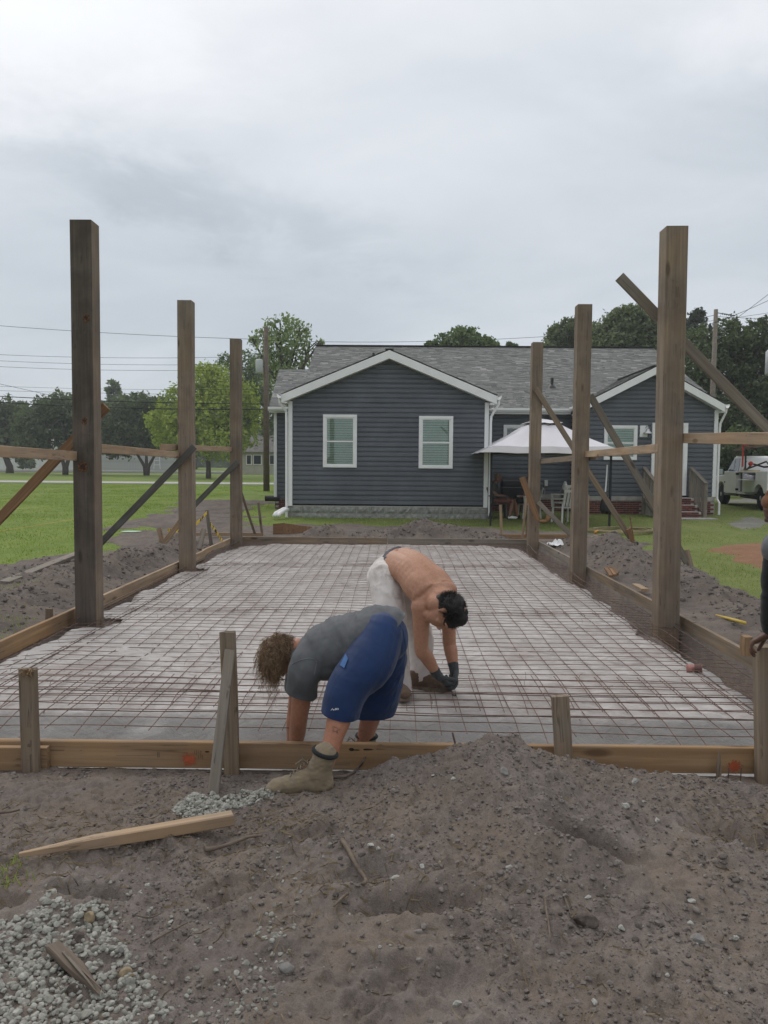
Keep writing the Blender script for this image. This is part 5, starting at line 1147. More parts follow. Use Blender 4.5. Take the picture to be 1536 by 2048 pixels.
# ------------------------------------------------------------------ far buildings and fence
t = thing('white_fence', (-65, 122, .45), 'long pale grey board fence across the street', 'fence')
x0 = U(190, 930, 122).x; x1 = U(352, 930, 122).x; n = 60; pm = mat_plain('pale_fence', (.42, .43, .42), .8, .2, .15, 1)
mb = MB(); mb.box(0, (x1 - x0) / n * .97, 0, .05, 0, 2.5); src = mb.build('fence_board', pm, t, local=True); src.location = (x0 + 65, 0, 0)
for i in range(1, n): c = src.copy(); COL.objects.link(c); c.location = (x0 + 65 + (x1 - x0) / n * i, .02 * (i % 2), .02 * random.random())
mb = MB(); mb.beam((x0, 122.1, 1.0), (x1, 122.1, 1.0), .08, .1); mb.build('fence_rail', pm, t)
def far_house(label, px0, px1, pyb, pyt, Y, wallc, roofc, wins, rh=1.6):
    a = U(px0, pyb, Y); b = U(px1, pyt, Y); gzv = float(gz(Y))
    t = thing('neighbour_house', ((a.x + b.x) / 2, Y, gzv), label, 'house'); zt_ = b.z
    mb = MB(); mb.box(a.x, b.x, Y, Y + 7, gzv - .2, zt_); mb.build('wall', mat_plain('far_wall', wallc, .8, .2, .08, 1), t)
    mb = MB(); mb.prism([(a.x - .5, Y - .5, zt_), (a.x - .5, Y + 7.5, zt_), (a.x - .5, Y + 3.5, zt_ + rh)], (b.x - a.x + 1, 0, 0)); mb.build('roof', mat_plain('far_roof', roofc, .9, .1, .15, 2), t)
    for (u0, u1, v0, v1) in wins:
        p = U(u0, v1, Y); q = U(u1, v0, Y); mb = MB(); mb.box(p.x - .1, q.x + .1, Y - .08, Y - .01, p.z - .1, q.z + .1); wn = mb.build('window', M['white_paint'], t)
        mb = MB(); mb.box(p.x, q.x, Y - .1, Y - .085, p.z, q.z); mb.build('pane', M['room'], wn)
far_house('low white house behind the dark oaks at far left', -80, 150, 945, 882, 128, (.62, .62, .6), (.42, .41, .39), [(30, 44, 905, 925), (100, 112, 905, 925), (-30, -14, 905, 925)], 2.5)
far_house('beige house with dark windows behind the utility pole', 484, 640, 945, 905, 96, (.42, .40, .33), (.16, .15, .14), [(494, 502, 911, 928), (508, 522, 911, 928), (540, 560, 911, 928)], 2.2)
# small white sign frame by the fork tree and pale vehicle on the road
t = thing('wire_stand', U(314, 938, 110), 'small white wire stand in front of the pale fence', 'stand')
mb = MB(); p = U(314, 938, 110); 
for dx in (-.45, .45): mb.beam(p + Vector((dx, 0, 0)), p + Vector((dx * .8, 0, 1.9)), .06, .06)
for dz in (.6, 1.2, 1.85): mb.beam(p + Vector((-.42, 0, dz)), p + Vector((.42, 0, dz)), .06, .06)
mb.build('stand_frame', M['white_paint'], t)
# ------------------------------------------------------------------ utility poles and cables
M['pole'] = mat_wood('pole_wood', (.15, .115, .085), (.075, .058, .045), knots=False)
PY_ = 41.0
pb = U(533, 984, PY_); pt = U(532, 655, PY_)
t = thing('utility_pole', (pb.x, PY_, float(gz(PY_))), 'wooden utility pole with grey transformer left of the house', 'utility pole')
mb = MB(); mb.tube([(pb.x, PY_, float(gz(PY_)) - .1), (pt.x, PY_, pt.z)], [.17, .12], 12); mb.build('pole', M['pole'], t, True)
mgry = mat_plain('transformer_grey', (.45, .47, .47), .5, .4, .06, 3)
q0 = U(519, 747, PY_ - .1); q1 = U(519, 719, PY_ - .1); mb = MB(); hh = q1.z - q0.z
mb.lathe((q0.x, PY_ - .15, q0.z), [(.17, 0), (.20, .03), (.20, hh - .06), (.16, hh), (.05, hh + .02)], 16); tr_ = mb.build('transformer', mgry, t, True)
for dx in (-.08, .08): mb = MB(); mb.lathe((q0.x + dx, PY_ - .15, q1.z - .01), [(.035, 0), (.02, .05), (.035, .08), (.02, .12), (.01, .16)], 8); mb.build('bushing', M['dark_metal'], tr_)
mb = MB(); mb.beam((q0.x + .15, PY_ - .1, (q0.z + q1.z) / 2), (pb.x, PY_, (q0.z + q1.z) / 2), .06, .1); mb.build('bracket', M['dark_metal'], t)
CB = 'overhead cables crossing the sky'
mcab = mat_plain('cable_black', (.03, .03, .032), .6, .3, .1, 5)
def cable(a, b, sag, r, label):
    a, b = Vector(a), Vector(b); pts = []
    for i in range(25):
        k = i / 24; p = a.lerp(b, k); p.z -= sag * 4 * k * (1 - k); pts.append(p)
    mb = MB(); mb.tube(pts, r, 5); mb.build('overhead_cable', mcab, None, label=label, cat='cable', group=CB)
def CU(x, y): return U(x, y, PY_)
cable(CU(-260, 628), CU(532, 679), .2, .011, 'uppermost cable on the left, running to the top of the utility pole')
cable(CU(-260, 693), CU(532, 712), .3, .009, 'upper of the three parallel cables left of the utility pole')
cable(CU(-260, 704), CU(532, 727), .3, .009, 'middle of the three parallel cables left of the utility pole')
cable(CU(-260, 716), CU(532, 738), .3, .009, 'lower of the three parallel cables left of the utility pole')
cable(CU(-260, 760), CU(532, 778), .2, .007, 'thin faint cable above the dark oaks')
cable(CU(-260, 772), CU(532, 790), .1, .008, 'thin cable just over the treetops at left')
cable(CU(-260, 706), CU(160, 803), .05, .010, 'slanting service cable dropping behind the nearest left post')
cable(CU(-260, 775), CU(532, 808), .2, .022, 'thick black cable above its thicker neighbour across the oaks')
cable(CU(-260, 783), CU(532, 818), .3, .026, 'thickest black cable crossing in front of the dark oaks')
cable(CU(532, 681), U(1700, 598, 48), .9, .011, 'single cable passing over the house roof')
PR = 40.0
pb = U(1430, 960, PR); pt = U(1432, 619, PR)
t = thing('utility_pole', (pb.x, PR, float(gz(PR))), 'weathered utility pole top above the dark tree at right', 'utility pole')
mb = MB(); mb.tube([(pb.x - .3, PR, float(gz(PR)) - .1), (pt.x, PR, pt.z)], [.17, .10], 12); mb.build('pole', M['grey_wood'], t, True)
mb = MB(); a = U(1432, 625, PR); b = U(1470, 632, PR); mb.tube([a, b], .02, 6)
for k in range(6): p = a.lerp(b, .35 + k * .11); mb.lathe(p, [(.02, -.03), (.06, 0), (.02, .03)], 8, b - a)
mb.build('insulator', M['dark_metal'], t)
mb = MB(); p = U(1420, 655, PR); mb.lathe(p - Vector((0, 0, .2)), [(.06, 0), (.07, .3), (.03, .42)], 8); mb.build('cutout', M['dark_metal'], t)
def CR(x, y, Y=38.0): return U(x, y, Y)
cable(CR(1432, 633, PR), CR(1700, 634), .1, .010, 'cable running right from the weathered pole')
cable(CR(1330, 645, PR), CR(1430, 630, PR), .05, .012, 'short cable left of the weathered pole')
cable(CR(1455, 650, PR), CR(1700, 455), .1, .012, 'steep cable rising to the upper right corner')
cable(CR(1400, 655, PR), CR(1700, 510), .3, .012, 'second steep cable below the first at upper right')
tp = U(1552, 725, 30)
t = thing('utility_pole', (tp.x + .35, 30, .15), 'utility pole at the right edge carrying a pale transformer', 'utility pole')
mb = MB(); mb.tube([(tp.x + .5, 30.2, .0), (tp.x + .5, 30.2, 9.0)], [.17, .12], 12); mb.build('pole', M['pole'], t, True)
q0 = U(1548, 750, 30); q1 = U(1548, 700, 30); mb = MB(); hh = q1.z - q0.z; mb.lathe((q0.x, 29.9, q0.z), [(.34, 0), (.37, .04), (.37, hh - .08), (.3, hh), (.1, hh + .04)], 18); mb.build('transformer', mgry, t, True)
# ------------------------------------------------------------------ service truck
M['truck'] = mat_plain('truck_white', (.80, .80, .79), .3, .5, .03, 2); M['tyre'] = mat_plain('tyre_rubber', (.022, .022, .022), .85, .2, .2, 20)
M['cargrey'] = mat_plain('tool_box_inside', (.20, .20, .20), .7, .3, .2, 5)
def mat_carglass():
    mt, t, b = mat_new('car_glass'); b.inputs['Base Color'].default_value = (.10, .13, .14, 1); setb(b, .05, .6); return mt
M['carglass'] = mat_carglass()
fw_ = G(1437, 1007, float(gz(30))); 
TX, TY = 13.2, 31.3
T = thing('service_truck', (TX, TY, float(gz(29)) + .0), 'white utility service truck with open tool boxes parked beside the house', 'truck', rz=R(-6.0))
# local frame: x to the right of the truck's left flank, y forward along the truck, origin at the front left wheel
def tb(mb, name, mat, par=T, **k): return mb.build(name, mat, par, local=True, **k)
WB = 4.35; wr = .41
def wheel(x, y, nm='wheel'):
    w0 = bpy.data.objects.new(nm, None); COL.objects.link(w0); w0.parent = T; w0.location = (x, y, wr)
    mb = MB(); mb.lathe((-.13, 0, 0), [(.24, 0), (.36, 0), (.405, .04), (.41, .08), (.41, .18), (.405, .22), (.36, .26), (.24, .26)], 28, (1, 0, 0)); mb.build('tyre', M['tyre'], w0, True, local=True)
    mb = MB(); mb.lathe((-.11, 0, 0), [(.05, -.03), (.09, -.02), (.12, .02), (.23, .05), (.245, .0), (.245, .2)], 20, (1, 0, 0)); mb.build('rim', mg, w0, True, local=True)
for x in (.14, 1.82):
    for y in (0, -WB): wheel(x, y)
# cab: side profile (y, z) swept across the width, tumblehome at the glass
def sweep(prof, x0, x1, inset=None):
    mb = MB(); n = len(prof); V = []
    for s_ in (0, 1):
        for (y, z) in prof:
            k = inset * max(0, (z - 1.12)) if inset else 0; V.append(((x0 + k) if s_ == 0 else (x1 - k), y, z))
    mb.add(V, [tuple(range(n))[::-1], tuple(range(n, 2 * n))] + [(i, (i + 1) % n, n + (i + 1) % n, n + i) for i in range(n)]); return mb
arch = [( .50 * math.cos(a), wr + .50 * math.sin(a)) for a in np.linspace(0, math.pi, 11)]
body = [(.93, .55), (.96, .85), (.93, 1.06), (.80, 1.13), (-.38, 1.20), (-.42, 1.20), (-2.02, 1.22), (-2.02, .50), (-.56, .45)] + [(y, z) for y, z in arch[::-1] if z > .45] + [(.56, .50)]
tb(sweep(body, .0, 1.96), 'cab_body', M['truck'], bevel=.02)
cab = [(-.30, 1.19), (-1.02, 1.86), (-1.15, 1.92), (-1.88, 1.92), (-1.98, 1.84), (-2.02, 1.21)]
tb(sweep(cab, .04, 1.92, .16), 'cab_top', M['truck'], bevel=.03)
def side_poly(pts, x, mat, name, th=.012):
    mb = MB(); mb.prism([(x(z) if callable(x) else x, y, z) for y, z in pts], (-th, 0, 0)); return tb(mb, name, mat)
xi = lambda z: .04 + .16 * (z - 1.12) - .002
side_poly([(-.46, 1.22), (-1.03, 1.79), (-1.17, 1.83), (-1.24, 1.83), (-1.24, 1.22)], xi, M['carglass'], 'side_window')
side_poly([(-1.32, 1.22), (-1.32, 1.83), (-1.74, 1.83), (-1.86, 1.22)], xi, M['carglass'], 'side_window')
mb = MB(); mb.prism([(.25, -.30, 1.24), (1.71, -.30, 1.24), (1.64, -.98, 1.86), (.32, -.98, 1.86)], (0, .015, .015)); tb(mb, 'windscreen', M['carglass'])
mb = MB(); mb.box(.0, 1.96, .94, 1.06, .48, .66); tb(mb, 'bumper', M['dark_metal'], bevel=.02)
mb = MB(); mb.box(-.006, .0, -1.30, -1.14, 1.06, 1.11); tb(mb, 'door_handle', M['black'])
for x0 in (-.30, 1.98):
    mb = MB(); mb.box(x0, x0 + .26, -.42, -.30, 1.18, 1.46); mi = tb(mb, 'mirror', M['black'], bevel=.03); mb = MB(); mb.box(x0 + .03, x0 + .22, -.425, -.421, 1.2, 1.42); mb.build('mirror_glass', mat_plain('mirror', (.55, .65, .62), .1, .6, .02) if x0 < 0 else M['carglass'], mi, local=True)
mb = MB(); mb.box(-.02, .10, -.30, .15, 1.0, 1.1); 
tb(MB().box(-.03, .05, -2.0, -.55, .40, .47), 'running_board', M['dark_metal'])
# service body with compartments, front door swung open forward along the cab
bx0, bx1 = -.06, 2.02
mb = MB(); mb.box(bx0 + .45, bx1, -2.12 - 3.0, -2.12, .62, 1.30)
mb.box(bx0, bx0 + .45, -2.95, -2.12, .50, .56); mb.box(bx0, bx0 + .45, -2.16, -2.12, .56, 1.30); mb.box(bx0, bx0 + .45, -2.72, -2.68, .56, 1.30)
mb.box(bx0, bx0 + .45, -5.12, -2.121, 1.302, 1.35)
ap = [(-WB + .52 * math.cos(a), wr + .50 * math.sin(a)) for a in np.linspace(0, math.pi, 9)]
mb.prism([(bx0, -2.721, .58), (bx0, -2.721, 1.02)] + [(bx0, -5.11, 1.02), (bx0, -5.11, .6)] + [(bx0, y, z) for y, z in ap[::-1] if z > .58], (.45, 0, 0))
mb.box(bx0, bx0 + .45, -5.11, -4.0, 1.025, 1.30)
tb(mb, 'service_body', M['truck'])
tb(MB().box(bx0 - .34, bx0 + .44, -3.95, -2.74, 1.03, 1.05), 'drop_shelf', M['truck'])
tb(MB().box(bx0 - .02, bx0 + .012, -2.10, -.62, .50, 1.33), 'box_door', M['truck'], label='open white tool box door standing flat beside the cab', bevel=.01)
mb = MB()
for z in (.62, 1.2): mb.box(bx0 - .06, bx0 + .03, -2.17, -2.10, z, z + .08)
mb.box(bx0 - .028, bx0 - .02, -.78, -.66, .88, .94); tb(mb, 'hinge', M['black'])
tb(MB().box(bx0 + .1, bx0 + .44, -2.66, -2.18, .6, 1.28), 'compartment', M['cargrey'])
mb = MB(); mb.ell((bx0 + .1, -3.0, 1.16), .15, .22, .12); mb.ell((bx0 + .05, -3.45, 1.13), .13, .17, .09); tb(mb, 'bags', mat_plain('pale_bag', (.55, .55, .58), .6, .3), smooth=True)
tb(MB().lathe((bx0 + .22, -2.95, 1.06), [(.1, 0), (.11, .2), (.10, .24)], 12), 'bucket', M['white_paint'])
mb = MB(); mb.tube([(.2, -2.2, 1.36), (.3, -2.6, 1.62), (.5, -3.2, 1.50), (.8, -4.2, 1.58), (.4, -5, 1.45)], .035, 6); mb.tube([(.1, -2.3, 1.4), (.4, -1.8, 1.9), (.9, -1.4, 1.99)], .015, 5); mb.tube([(.0, -2.6, 1.38), (.5, -3.4, 1.7), (.3, -4.4, 1.5)], .03, 6); tb(mb, 'hoses', M['black'])
mb = MB()
for y in (-2.45, -5.0): 
    for x in (.1, 1.85): mb.beam((x, y, 1.35), (x, y, 2.25), .05, .05)
    mb.beam((.1, y, 2.25), (1.85, y, 2.25), .05, .05)
tb(mb, 'ladder_rack', M['dark_metal'])
mb = MB(); mb.beam((-.1, -2.75, 1.5), (-.1, -2.75, 2.32), .05, .05); mb.beam((-.1, -2.75, 2.30), (-.1, -3.2, 2.30), .05, .05); tb(mb, 'red_jack', M['red_paint'])
mb = MB(); mb.beam((.2, -1.2, 2.16), (.2, -5.6, 2.34), .3, .05); mb.beam((.6, -1.4, 2.26), (.6, -5.8, 2.40), .3, .05); mb.beam((.1, -2.0, 2.20), (.1, -3.0, 2.22), .2, .1); tb(mb, 'carried_boards', M['weathered'])
mb = MB(); mb.box(-.02, .3, -3.4, -2.3, 1.36, 1.39); tb(mb, 'level_tool', M['yellow'])
mb = MB(); mb.ell((.1, -3.0, 1.62), .08, .12, .09); tb(mb, 'red_hose_end', M['red_paint'], smooth=True)
mb = MB(); mb.box(.3, 1.6, -5.2, -.2, .42, .52); mb.tube([(.4, -1.2, .4), (.4, -3.8, .36)], .07, 8); mb.lathe((.3, -WB, .42), [(.08, 0), (.08, 1.4)], 10, (1, 0, 0)); tb(mb, 'chassis', M['black'])
# ------------------------------------------------------------------ canopy with seating
CA = thing('garden_canopy', (4.1, 21.7, .05), 'pale pop-up garden canopy with vented top standing behind the far right post', 'canopy')
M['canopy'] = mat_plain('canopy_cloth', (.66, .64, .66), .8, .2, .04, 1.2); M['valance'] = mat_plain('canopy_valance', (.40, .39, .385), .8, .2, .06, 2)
cx, cy = 4.10, 21.75; hw = 1.92
prof = [(.46, 2.74), (.80, 2.52), (1.15, 2.32), (1.53, 2.13)]
def ringmesh(prof, name, mat, sag=.05, n=8, parent=CA):
    V = []; 
    for (h_, z_) in prof:
        for side in range(4):
            for k in range(n):
                t_ = k / n; cs_ = [(-1, -1), (1, -1), (1, 1), (-1, 1)]; a = cs_[side]; b = cs_[(side + 1) % 4]
                u_ = a[0] + (b[0] - a[0]) * t_; v_ = a[1] + (b[1] - a[1]) * t_; sg = sag * math.sin(math.pi * t_) * (h_ / 1.9)
                V.append((cx + u_ * (h_ - sg * .6), cy + v_ * (h_ - sg * .6), z_ - sg * .5 + .012 * math.sin(k * 2.1 + side)))
    m_ = 4 * n; F_ = [(i * m_ + k, i * m_ + (k + 1) % m_, (i + 1) * m_ + (k + 1) % m_, (i + 1) * m_ + k) for i in range(len(prof) - 1) for k in range(m_)]
    mb = MB(); mb.add(V, F_); o = mb.build(name, mat, parent); o.modifiers.new('s', 'SOLIDIFY').thickness = .004; return o
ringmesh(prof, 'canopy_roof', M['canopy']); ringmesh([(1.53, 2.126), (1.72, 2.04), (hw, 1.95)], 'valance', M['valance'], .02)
ringmesh([(.02, 2.93), (.50, 2.80)], 'vent_top', M['canopy'], .02)
mb = MB()
for (u_, v_) in ((-1, -1), (1, -1), (1, 1), (-1, 1)):
    mb.beam((cx + .36 * u_, cy + .36 * v_, 2.77), (cx, cy, 2.96), .02, .02); mb.beam((cx + .36 * u_, cy + .36 * v_, 2.77), (cx + 1.56 * u_, cy + 1.5 * v_, 2.05), .025, .025)
for v_ in (-1, 1): mb.beam((cx - 1.56, cy + v_ * 1.5, 1.98), (cx + 1.56, cy + v_ * 1.5, 1.98), .03, .03); mb.beam((cx + v_ * 1.56, cy - 1.5, 1.98), (cx + v_ * 1.56, cy + 1.5, 1.98), .03, .03)
for v_ in (-1, 1): mb.beam((cx - .36, cy + v_ * .36, 2.77), (cx + .36, cy + v_ * .36, 2.77), .02, .02); mb.beam((cx + v_ * .36, cy - .36, 2.77), (cx + v_ * .36, cy + .36, 2.77), .02, .02)
mb.build('canopy_frame', M['black'], CA)
for (u_, v_) in ((-1, -1), (1, -1), (1, 1), (-1, 1)):
    mb = MB(); x = cx + 1.56 * u_; y = cy + 1.5 * v_; mb.beam((x, y, .02), (x, y, 2.02), .05, .05); mb.box(x - .09, x + .09, y - .09, y + .09, .01, .03); mb.build('leg', M['black'], CA)
mb = MB(); p0 = (cx + 1.45, cy - 1.5); mb.tube([(p0[0], p0[1] - .05, 1.66), (p0[0] - .01, p0[1] - .05, 1.3), (p0[0] - .03, p0[1] - .05, .95)], .018, 6); mb.build('tie_cord', M['white_vinyl'], CA)
mb = MB(); mb.lathe((p0[0], p0[1], .38), [(.10, 0), (.16, .1), (.12, .35), (.03, .5)], 10); mb.build('rolled_curtain', M['black'], CA, True)
# plastic chairs
M['chair_white'] = mat_plain('white_plastic_chair', (.55, .54, .50), .45, .4, .08, 4); M['chair_dark'] = mat_plain('dark_chair', (.06, .055, .05), .6, .3, .1, 6)
def chair(loc, rz, mat, label, group=None, zoff=0):
    t = thing('garden_chair', loc, label, 'chair', group, rz)
    def cb(mb, nm): return mb.build(nm, mat, t, local=True)
    cb(MB().box(-.24, .24, -.24, .24, .41, .44), 'seat')
    mb = MB(); n = 5
    for i in range(n): x = -.2 + .1 * i; mb.beam((x, .24, .46), (x, .34, .86), .06, .02, (0, 1, 0))
    mb.beam((-.25, .345, .88), (.25, .345, .88), .03, .07); cb(mb, 'backrest')
    for (x, y) in ((-.23, -.22), (.23, -.22), (-.23, .24), (.23, .24)): cb(MB().beam((x, y, .41), (x * 1.12, y * 1.15, 0), .045, .045), 'leg')
    for x in (-.27, .27): cb(MB().beam((x, -.22, .43), (x, -.24, .64), .045, .04).beam((x, -.27, .65), (x, .3, .67), .06, .03), 'armrest')
    return t
zg = float(gz(22.3))
chair((3.02, 22.45, zg), R(90), M['chair_dark'], 'dark garden chair the older seated person sits on', 'chairs under the canopy')
chair((3.95, 22.6, zg), R(-80), M['chair_white'], 'white plastic chair of the person in the green shirt', 'chairs under the canopy')
cA = chair((4.72, 21.3, zg - .02), R(200), M['chair_white'], 'white plastic chair standing left of the middle right post, lower of the stacked two', 'chairs under the canopy')
cB = copytree(cA); cB.location = (4.73, 21.32, zg + .11); cB['label'] = 'white plastic chair stacked on top of another left of the middle right post'
# black grill behind them
t = thing('barbecue_grill', (3.75, 24.6, .12), 'black barbecue grill standing by the house wall under the canopy', 'grill')
mb = MB(); mb.box(3.40, 4.10, 24.4, 24.9, .55, .95); mb.build('grill_body', M['black'], t, bevel=.03)
mb = MB(); mb.prism([(3.42, 24.42, .955), (3.42, 24.88, .955), (3.42, 24.84, 1.15), (3.42, 24.65, 1.24), (3.42, 24.46, 1.15)], (.66, 0, 0)); mb.build('lid', M['black'], t, bevel=.02)
for x in (3.44, 4.06):
    for y in (24.44, 24.86): mb = MB(); mb.beam((x, y, .12), (x, y, .55), .04, .04); mb.build('leg', M['dark_metal'], t)
# small things on and by the chairs
mb = MB(); p = U(1130, 972, 22.9); mb.lathe(p - Vector((0, 0, .12)), [(.05, 0), (.1, .02), (.085, .1), (.03, .26)], 12); mb.build('white_lantern', M['white_vinyl'], None, True, label='small white cone shaped lamp above the grey cooler box', cat='lamp')
t = thing('cooler_box', U(1138, 1000, 22.9) + Vector((0, 0, -.1)), 'grey cooler box on legs behind the white chairs', 'cooler')
p = U(1140, 990, 22.9); mb = MB(); mb.box(p.x - .22, p.x + .25, 22.8, 23.2, p.z - .12, p.z + .09); mb.build('box_body', M['cargrey'], t, bevel=.02)
mb = MB(); mb.box(p.x - .23, p.x + .26, 22.79, 23.21, p.z + .095, p.z + .135); mb.build('lid', M['cargrey'], t, bevel=.01)
for dx in (-.18, .2):
    for y in (22.84, 23.15): mb = MB(); mb.beam((p.x + dx, y, .08), (p.x + dx, y, p.z - .125), .03, .03); mb.build('leg', M['dark_metal'], t)
t = thing('work_boot', U(1090, 1049, 21.0), 'tan boot left on the grass in front of the chairs', 'boot'); p = U(1090, 1049, 21.0); p.z = .06
mb = MB(); mb.ell(p + Vector((-.05, 0, .05)), .12, .06, .05); mb.lathe(p + Vector((.05, 0, .03)), [(.055, 0), (.06, .12), (.065, .2)], 10, (.2, 0, 1)); mb.build('boot_upper', mat_plain('tan_leather', (.42, .22, .10), .7, .3), t, True)
# ------------------------------------------------------------------ people: sculpted from lofts, fused into one skin
def crom(P_, n=6):
    P_ = [Vector(p) for p in P_]; out = []
    for i in range(len(P_) - 1):
        p0 = P_[max(i - 1, 0)]; p1 = P_[i]; p2 = P_[i + 1]; p3 = P_[min(i + 2, len(P_) - 1)]
        for k in range(n):
            t = k / n; out.append(.5 * ((2 * p1) + (p2 - p0) * t + (2 * p0 - 5 * p1 + 4 * p2 - p3) * t * t + (3 * p1 - p0 - 3 * p2 + p3) * t ** 3))
    out.append(P_[-1]); return out
def lerpl(a, n):
    out = []
    for i in range(len(a) - 1):
        for k in range(n): t = k / n; t = t * t * (3 - 2 * t); out.append(a[i] + (a[i + 1] - a[i]) * t)
    out.append(a[-1]); return out
def loft(mb, P_, rw, rt=None, lat=None, seg=20, n=6, cap=True):
    """tube through P_ with half-widths rw (along lat) and half-thickness rt"""
    rt = rt or rw; pts = crom(P_, n); W = lerpl(list(rw), n); T_ = lerpl(list(rt), n)
    if cap:
        a = (pts[0] - pts[1]).normalized(); b = (pts[-1] - pts[-2]).normalized(); pre, post = [], []; 
        for k in (.45, .8, .97):
            c = math.sqrt(max(0, 1 - k * k)); pre.append((pts[0] + a * min(W[0], T_[0]) * k, W[0] * c, T_[0] * c)); post.append((pts[-1] + b * min(W[-1], T_[-1]) * k, W[-1] * c, T_[-1] * c))
        pts = [q[0] for q in pre[::-1]] + pts + [q[0] for q in post]; W = [q[1] for q in pre[::-1]] + W + [q[1] for q in post]; T_ = [q[2] for q in pre[::-1]] + T_ + [q[2] for q in post]
    lat = Vector(lat) if lat is not None else Vector((0, 1, 0)); V = []; m_ = len(pts)
    for i, p in enumerate(pts):
        t = (pts[min(i + 1, m_ - 1)] - pts[max(i - 1, 0)]).normalized(); l = lat - t * lat.dot(t)
        l = l.normalized() if l.length > .05 else t.orthogonal().normalized(); nn = t.cross(l)
        for k in range(seg): a = 2 * math.pi * k / seg; V.append(p + l * (math.cos(a) * W[i]) + nn * (math.sin(a) * T_[i]))
    F_ = [(i * seg + k, i * seg + (k + 1) % seg, (i + 1) * seg + (k + 1) % seg, (i + 1) * seg + k) for i in range(m_ - 1) for k in range(seg)] + [tuple(range(seg - 1, -1, -1)), tuple(range((m_ - 1) * seg, m_ * seg))]
    mb.add(V, F_)
def fuse(mb, name, mat, parent, voxel=.009, smooth=6, wrinkle=None, lam=.5, cuts=()):
    """join overlapping lofts into one continuous surface"""
    me = bpy.data.meshes.new('tmp'); me.from_pydata([Vector(p) for p in mb.v], [], mb.f)
    bm = bmesh.new(); bm.from_mesh(me); bmesh.ops.recalc_face_normals(bm, faces=bm.faces); bm.to_mesh(me); bm.free()
    o = bpy.data.objects.new('tmp', me); COL.objects.link(o)
    r_ = o.modifiers.new('r', 'REMESH'); r_.mode = 'VOXEL'; r_.voxel_size = voxel; r_.adaptivity = 0
    if smooth: s_ = o.modifiers.new('s', 'SMOOTH'); s_.factor = lam; s_.iterations = smooth
    dg = bpy.context.evaluated_depsgraph_get(); ev = o.evaluated_get(dg); me2 = bpy.data.meshes.new_from_object(ev); bpy.data.objects.remove(o); bpy.data.meshes.remove(me)
    n = len(me2.vertices); co = np.zeros(n * 3, np.float32); me2.vertices.foreach_get('co', co); co = co.reshape(-1, 3)
    if wrinkle is not None:
        nr = np.zeros(n * 3, np.float32); me2.vertices.foreach_get('normal', nr); nr = nr.reshape(-1, 3); co = co + nr * wrinkle(co)[:, None]
    if cuts:
        me2.vertices.foreach_set('co', co.astype(np.float32).ravel()); bm = bmesh.new(); bm.from_mesh(me2)
        for (c, nn, rad) in cuts:
            c = Vector(c); nn = Vector(nn).normalized(); vs = [v for v in bm.verts if (v.co - c).length < rad]; vset = set(vs)
            fs = [f for f in bm.faces if all(v in vset for v in f.verts)]; es = list({e for f in fs for e in f.edges})
            bmesh.ops.bisect_plane(bm, geom=vs + es + fs, plane_co=c, plane_no=nn, clear_outer=True)
        for f in bm.faces: f.smooth = True
        bm.to_mesh(me2); bm.free(); n = len(me2.vertices); co = np.zeros(n * 3, np.float32); me2.vertices.foreach_get('co', co); co = co.reshape(-1, 3)
    base = np.array(worig(parent)); me2.vertices.foreach_set('co', (co - base).astype(np.float32).ravel()); me2.update()
    me2.name = name; me2.materials.clear(); me2.materials.append(mat)
    me2.polygons.foreach_set('use_smooth', np.ones(len(me2.polygons), bool))
    return newobj(name, me2, parent)
def hand(mb, wrist, d, palm_n, thumb_dir, curl=.6, s=1.0, r0=.008, spread=.2):
    """palm and five fingers: d = along the hand, palm_n = way the palm faces, thumb on the thumb_dir side"""
    w_ = Vector(wrist); d = Vector(d).normalized(); pn = Vector(palm_n); pn = (pn - d * pn.dot(d)).normalized(); side = d.cross(pn)
    if side.dot(Vector(thumb_dir)) < 0: side = -side
    loft(mb, [w_ - d * .02 * s, w_ + d * .03 * s, w_ + d * .075 * s, w_ + d * .092 * s], [.028 * s, .038 * s, .042 * s, .038 * s], [.022 * s, .018 * s, .015 * s, .012 * s], side, 14, 4)
    for i, (off, ln) in enumerate([(.030, .074), (.010, .083), (-.011, .077), (-.030, .060)]):
        b = w_ + d * (.082 * s) + side * off * s; pts = [b - d * .02 * s, b]; ang = 0; p = b; dd = (d + side * (off * spread * 8)).normalized()
        for seg_, k in ((.42, .8), (.32, 1.1), (.26, .8)):
            ang += curl * k * (1 + .12 * i); v = dd * math.cos(ang) + pn * math.sin(ang); p = p + v * ln * seg_ * s; pts.append(p)
        loft(mb, pts, [r0 * 1.1 * s, r0 * 1.15 * s, r0 * 1.05 * s, r0 * .98 * s, r0 * .85 * s], None, side, 10, 3)
    b = w_ + d * .022 * s + side * .030 * s; v = (d * .62 + side * .7 + pn * .35).normalized(); p1 = b + v * .035 * s; v2 = (d * .85 + side * .15 + pn * (.35 + curl * .3)).normalized(); p2 = p1 + v2 * .032 * s; p3 = p2 + (d * .9 - side * .1 + pn * (.3 + curl * .4)).normalized() * .026 * s
    loft(mb, [b - v * .01, p1, p2, p3], [.014 * s, .0115 * s, .0105 * s, .009 * s], None, side, 10, 3)
